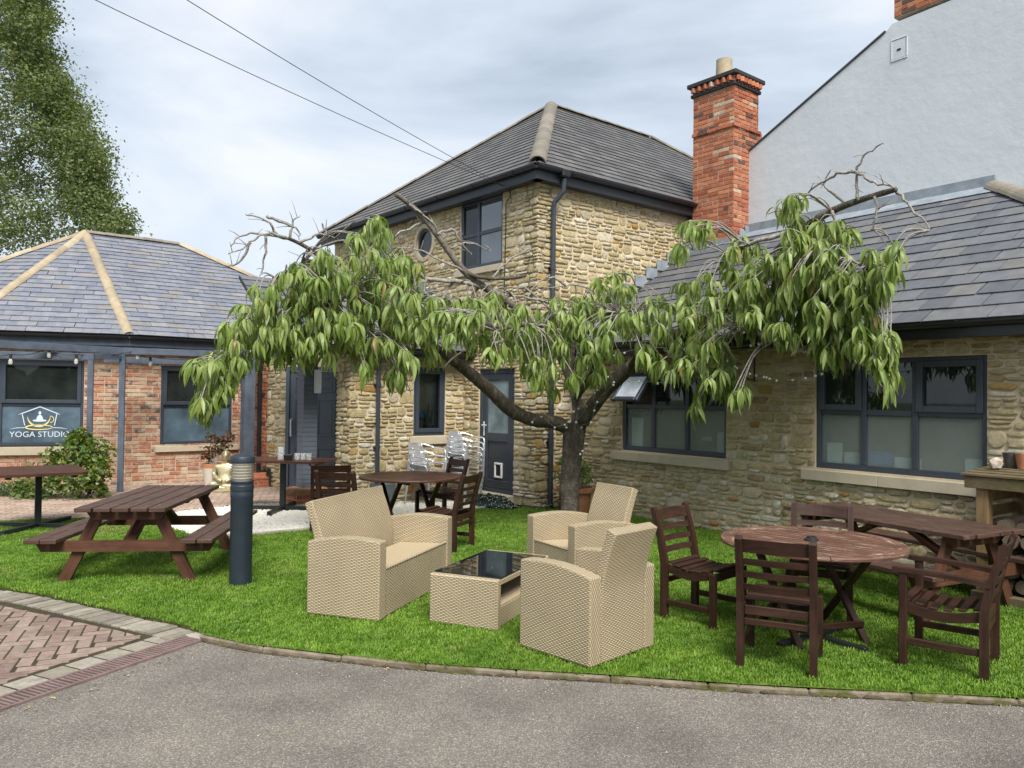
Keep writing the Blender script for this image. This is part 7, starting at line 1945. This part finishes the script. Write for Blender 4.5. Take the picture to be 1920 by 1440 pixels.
# ------------------------------------------------------------------ log store
LOGW = m_mossy("weathered_timber", (0.10, 0.078, 0.045), (0.175, 0.135, 0.078), (0.085, 0.095, 0.025), 0.75)
POSTW = m_wood("treated_post", (0.20, 0.125, 0.055), (0.30, 0.205, 0.10), None, 0.7)
LS = Frame(AN.P(4.62, 0, 0), UA, NA)
ls = thing('log_store', 'open timber log store with a mossy roof against the annexe wall', 'log store', LS.P(0.9, 0, 0.5))
bx = lambda nm, m_, u0, u1, z0, z1, d0, d1, ch=0.004: MB().box(LS.P((u0 + u1) / 2, (z0 + z1) / 2, (d0 + d1) / 2), (u1 - u0, z1 - z0, d1 - d0), UA, (0, 0, 1), NA, ch).build(nm, m_, ls, world=True)
bx('post', POSTW, 0.0, 0.10, 0.0, 1.0, 0.80, 0.90); bx('post', POSTW, 0.0, 0.10, 0.0, 1.05, 0.06, 0.16); bx('post', POSTW, 1.75, 1.85, 0.0, 1.0, 0.80, 0.90)
bx('roof_beam', LOGW, -0.08, 1.95, 0.985, 1.09, 0.90, 0.945)
bx('sleeper', LOGW, -0.02, 1.95, 0.0, 0.085, 0.86, 0.96)
for k in range(7):
    d0, d1 = 0.96 - 0.14 * k, 0.96 - 0.14 * (k + 1) + 0.006; z = 1.092 + 0.011 * k
    MB().box(LS.P(0.93, z + 0.011, (d0 + d1) / 2), (2.08, 0.022, d0 - d1), UA, (0, 0, 1), NA, 0.003).build('roof_board', LOGW, ls, world=True)
for k in range(6): bx('side_slat', POSTW, 0.02, 0.04, 0.16 + 0.14 * k, 0.26 + 0.14 * k, 0.16, 0.80)
for k in range(6): bx('back_slat', LOGW, 0.10, 1.85, 0.12 + 0.15 * k, 0.24 + 0.15 * k, 0.06, 0.085)
BARKL = m_plain("log_bark", (0.10, 0.075, 0.05), (0.20, 0.155, 0.105), 18, 0.95, 0.7, 0.01, spec=0.1)
m, N, L, b = new_mat("log_end"); w_ = N.new('ShaderNodeTexNoise'); w_.inputs['Scale'].default_value = 26; L.new(ramp(N, L, w_.outputs['Fac'], [(0.3, (0.10, 0.075, 0.05)), (0.6, (0.20, 0.16, 0.11)), (0.8, (0.27, 0.22, 0.16))]), b.inputs['Base Color']); b.inputs['Roughness'].default_value = 0.95
LOGEND = m
k = 0; z = 0.085; row = 0
rows = []
while z < 0.62:
    u = 0.14 + (0.05 if row % 2 else 0); hmax = 0
    col = 0
    while u < 1.22:
        r = random.uniform(0.045, 0.078)
        col += 1
        rows.append((u + r, z + r + random.uniform(-0.004, 0.01), r, row, col)); u += 2 * r + 0.004; hmax = max(hmax, 2 * r)
    z += hmax * 0.86; row += 1
ORD = ['first', 'second', 'third', 'fourth', 'fifth', 'sixth', 'seventh', 'eighth', 'ninth', 'tenth', 'eleventh', 'twelfth', 'thirteenth']
for u, z, r, row, col in rows:
    k += 1
    t = thing('log', 'log, %s from the left in the %s row up in the log store' % (ORD[col - 1], ORD[row]), 'log', LS.P(u, z, 0.5), 0, 'firewood logs in the log store')
    n = 10; ra = [r * random.uniform(0.88, 1.06) for _ in range(n)]; d = random.uniform(0.78, 0.86); V = []
    for dd in (0.20, d):
        for j in range(n): a = 2 * PI * j / n; V.append(LS.P(u + math.cos(a) * ra[j], z + math.sin(a) * ra[j], dd))
    MB().add(V, [(j, (j + 1) % n, n + (j + 1) % n, n + j) for j in range(n)] + [tuple(range(n))]).build('bark', BARKL, t, world=True)
    MB().add([LS.P(u + math.cos(2 * PI * j / n) * ra[j] * 0.97, z + math.sin(2 * PI * j / n) * ra[j] * 0.97, d + 0.003) for j in range(n)], [tuple(range(n))]).build('cut_end', LOGEND, t, world=True)
for u, z, rz_, lab in ((0.30, 0.70, 0.3, 'long split log lying across the top of the stacked firewood, left one'), (0.75, 0.72, -0.2, 'split log lying across the top of the stacked firewood, right one')):
    t = thing('split_log', lab, 'log', LS.P(u, z, 0.6), 0, 'split logs on top of the stack')
    P = [LS.P(u - 0.22, z - 0.05, 0.72), LS.P(u, z - 0.005, 0.70), LS.P(u + 0.22, z + 0.02, 0.66)]
    MB().tube(smooth_path(P, 4), [0.06, 0.07, 0.075, 0.073, 0.07, 0.072, 0.07, 0.068, 0.06], 7).build('bark', BARKL, t, world=True)
CHAR = m_plain("charred_pot", (0.05, 0.045, 0.042), (0.11, 0.10, 0.092), 16, 0.85, 0.4, 0.004)
pz = 1.16
for u, d, r, h, lab, nm in ((0.10, 0.42, 0.075, 0.13, 'dark grey tapered pot on the log store roof', 'dark_pot'), (0.215, 0.46, 0.07, 0.13, 'brown clay pot at the right edge of the log store roof', 'clay_pot')):
    q = LS.P(u, pz - 0.01, d); t = thing(nm, lab, 'pot', q)
    smooth_angle(MB().lathe([(0.0, 0.0), (r * 0.72, 0.0), (r, h), (r * 1.03, h + 0.008), (r * 0.9, h + 0.008), (r * 0.85, h * 0.8), (0, h * 0.8)], 20).build('body', CHAR if nm == 'dark_pot' else TERRA, t))
q = LS.P(0.05, pz - 0.025, 0.62); t = thing('broken_stone', 'pale chipped lump of stone leaning by the dark pot on the log store', 'stone', q)
bm = bmesh.new(); bmesh.ops.create_icosphere(bm, subdivisions=2, radius=0.06)
mb = MB().add([q + Vector((v.co.x * 1.0, v.co.y * 0.8, (v.co.z * 1.0 + 0.055))) * random.uniform(0.999, 1.0) + Vector((random.uniform(-1, 1), random.uniform(-1, 1), random.uniform(-1, 1))) * 0.008 for v in bm.verts], [[v.index for v in f.verts] for f in bm.faces]); bm.free()
mb.build('lump', m_plain("pale_rock", (0.22, 0.19, 0.16), (0.55, 0.47, 0.38), 9, 0.9, 0.5, 0.006), t, world=True)

# ------------------------------------------------------------------ overhead wires
wa_ = HL.P(-0.70, 5.13, 0.06)
wr = thing('overhead_cable', 'two thin overhead cables running from the house eaves towards the upper left', 'cable', wa_)
for x, lab in ((255, 'lower'), (410, 'upper')):
    far = at(x, 0, 8.0); far = wa_ + (far - wa_) * 2.2
    P = [wa_.lerp(far, k / 24) - Vector((0, 0, 0.5 * math.sin(PI * k / 24) * 0.4)) for k in range(25)]
    MB().tube(P, 0.0045, 5).build('wire', BLACK, wr, world=True)
P = [wa_, HL.P(-0.62, 5.05, 0.07), HL.P(-0.60, 4.98, 0.06), HL.P(-0.68, 4.93, 0.06), HL.P(-0.72, 4.85, 0.06), HL.P(-0.72, 4.4, 0.06), HL.P(-0.74, 3.5, 0.06), HL.P(-0.74, 2.6, 0.06)]
MB().tube(smooth_path(P, 4), 0.009, 6).build('drop_wire', BLACK, wr, world=True)

# ------------------------------------------------------------------ trees across the drive, behind the camera (they show in the windows)
mb = MB(); V, F = [], []
nx, nz = 60, 14
for i in range(nx + 1):
    for j in range(nz + 1):
        a = lerp(math.radians(200), math.radians(340), i / nx); hgt = 4.4 + 1.1 * math.sin(i * 0.9) + 0.8 * math.sin(i * 2.3 + 1)
        z = hgt * j / nz; r = 26 + 2.5 * math.sin(j * 0.8 + i * 0.7) + random.uniform(-0.9, 0.9) + 5 * (j / nz) ** 3
        V.append((math.cos(a) * r, math.sin(a) * r + 3, z - 0.1))
for i in range(nx):
    for j in range(nz): k = i * (nz + 1) + j; F.append((k, k + nz + 1, k + nz + 2, k + 1))
hm = m_plain("hedge_green", (0.018, 0.035, 0.010), (0.06, 0.10, 0.025), 2.2, 0.9, 1.0, 0.1, spec=0.1)
tag(mb.add(V, F).build('tree_belt', hm, None), 'dense green tree belt on the far side of the driveway', 'trees', kind='stuff')
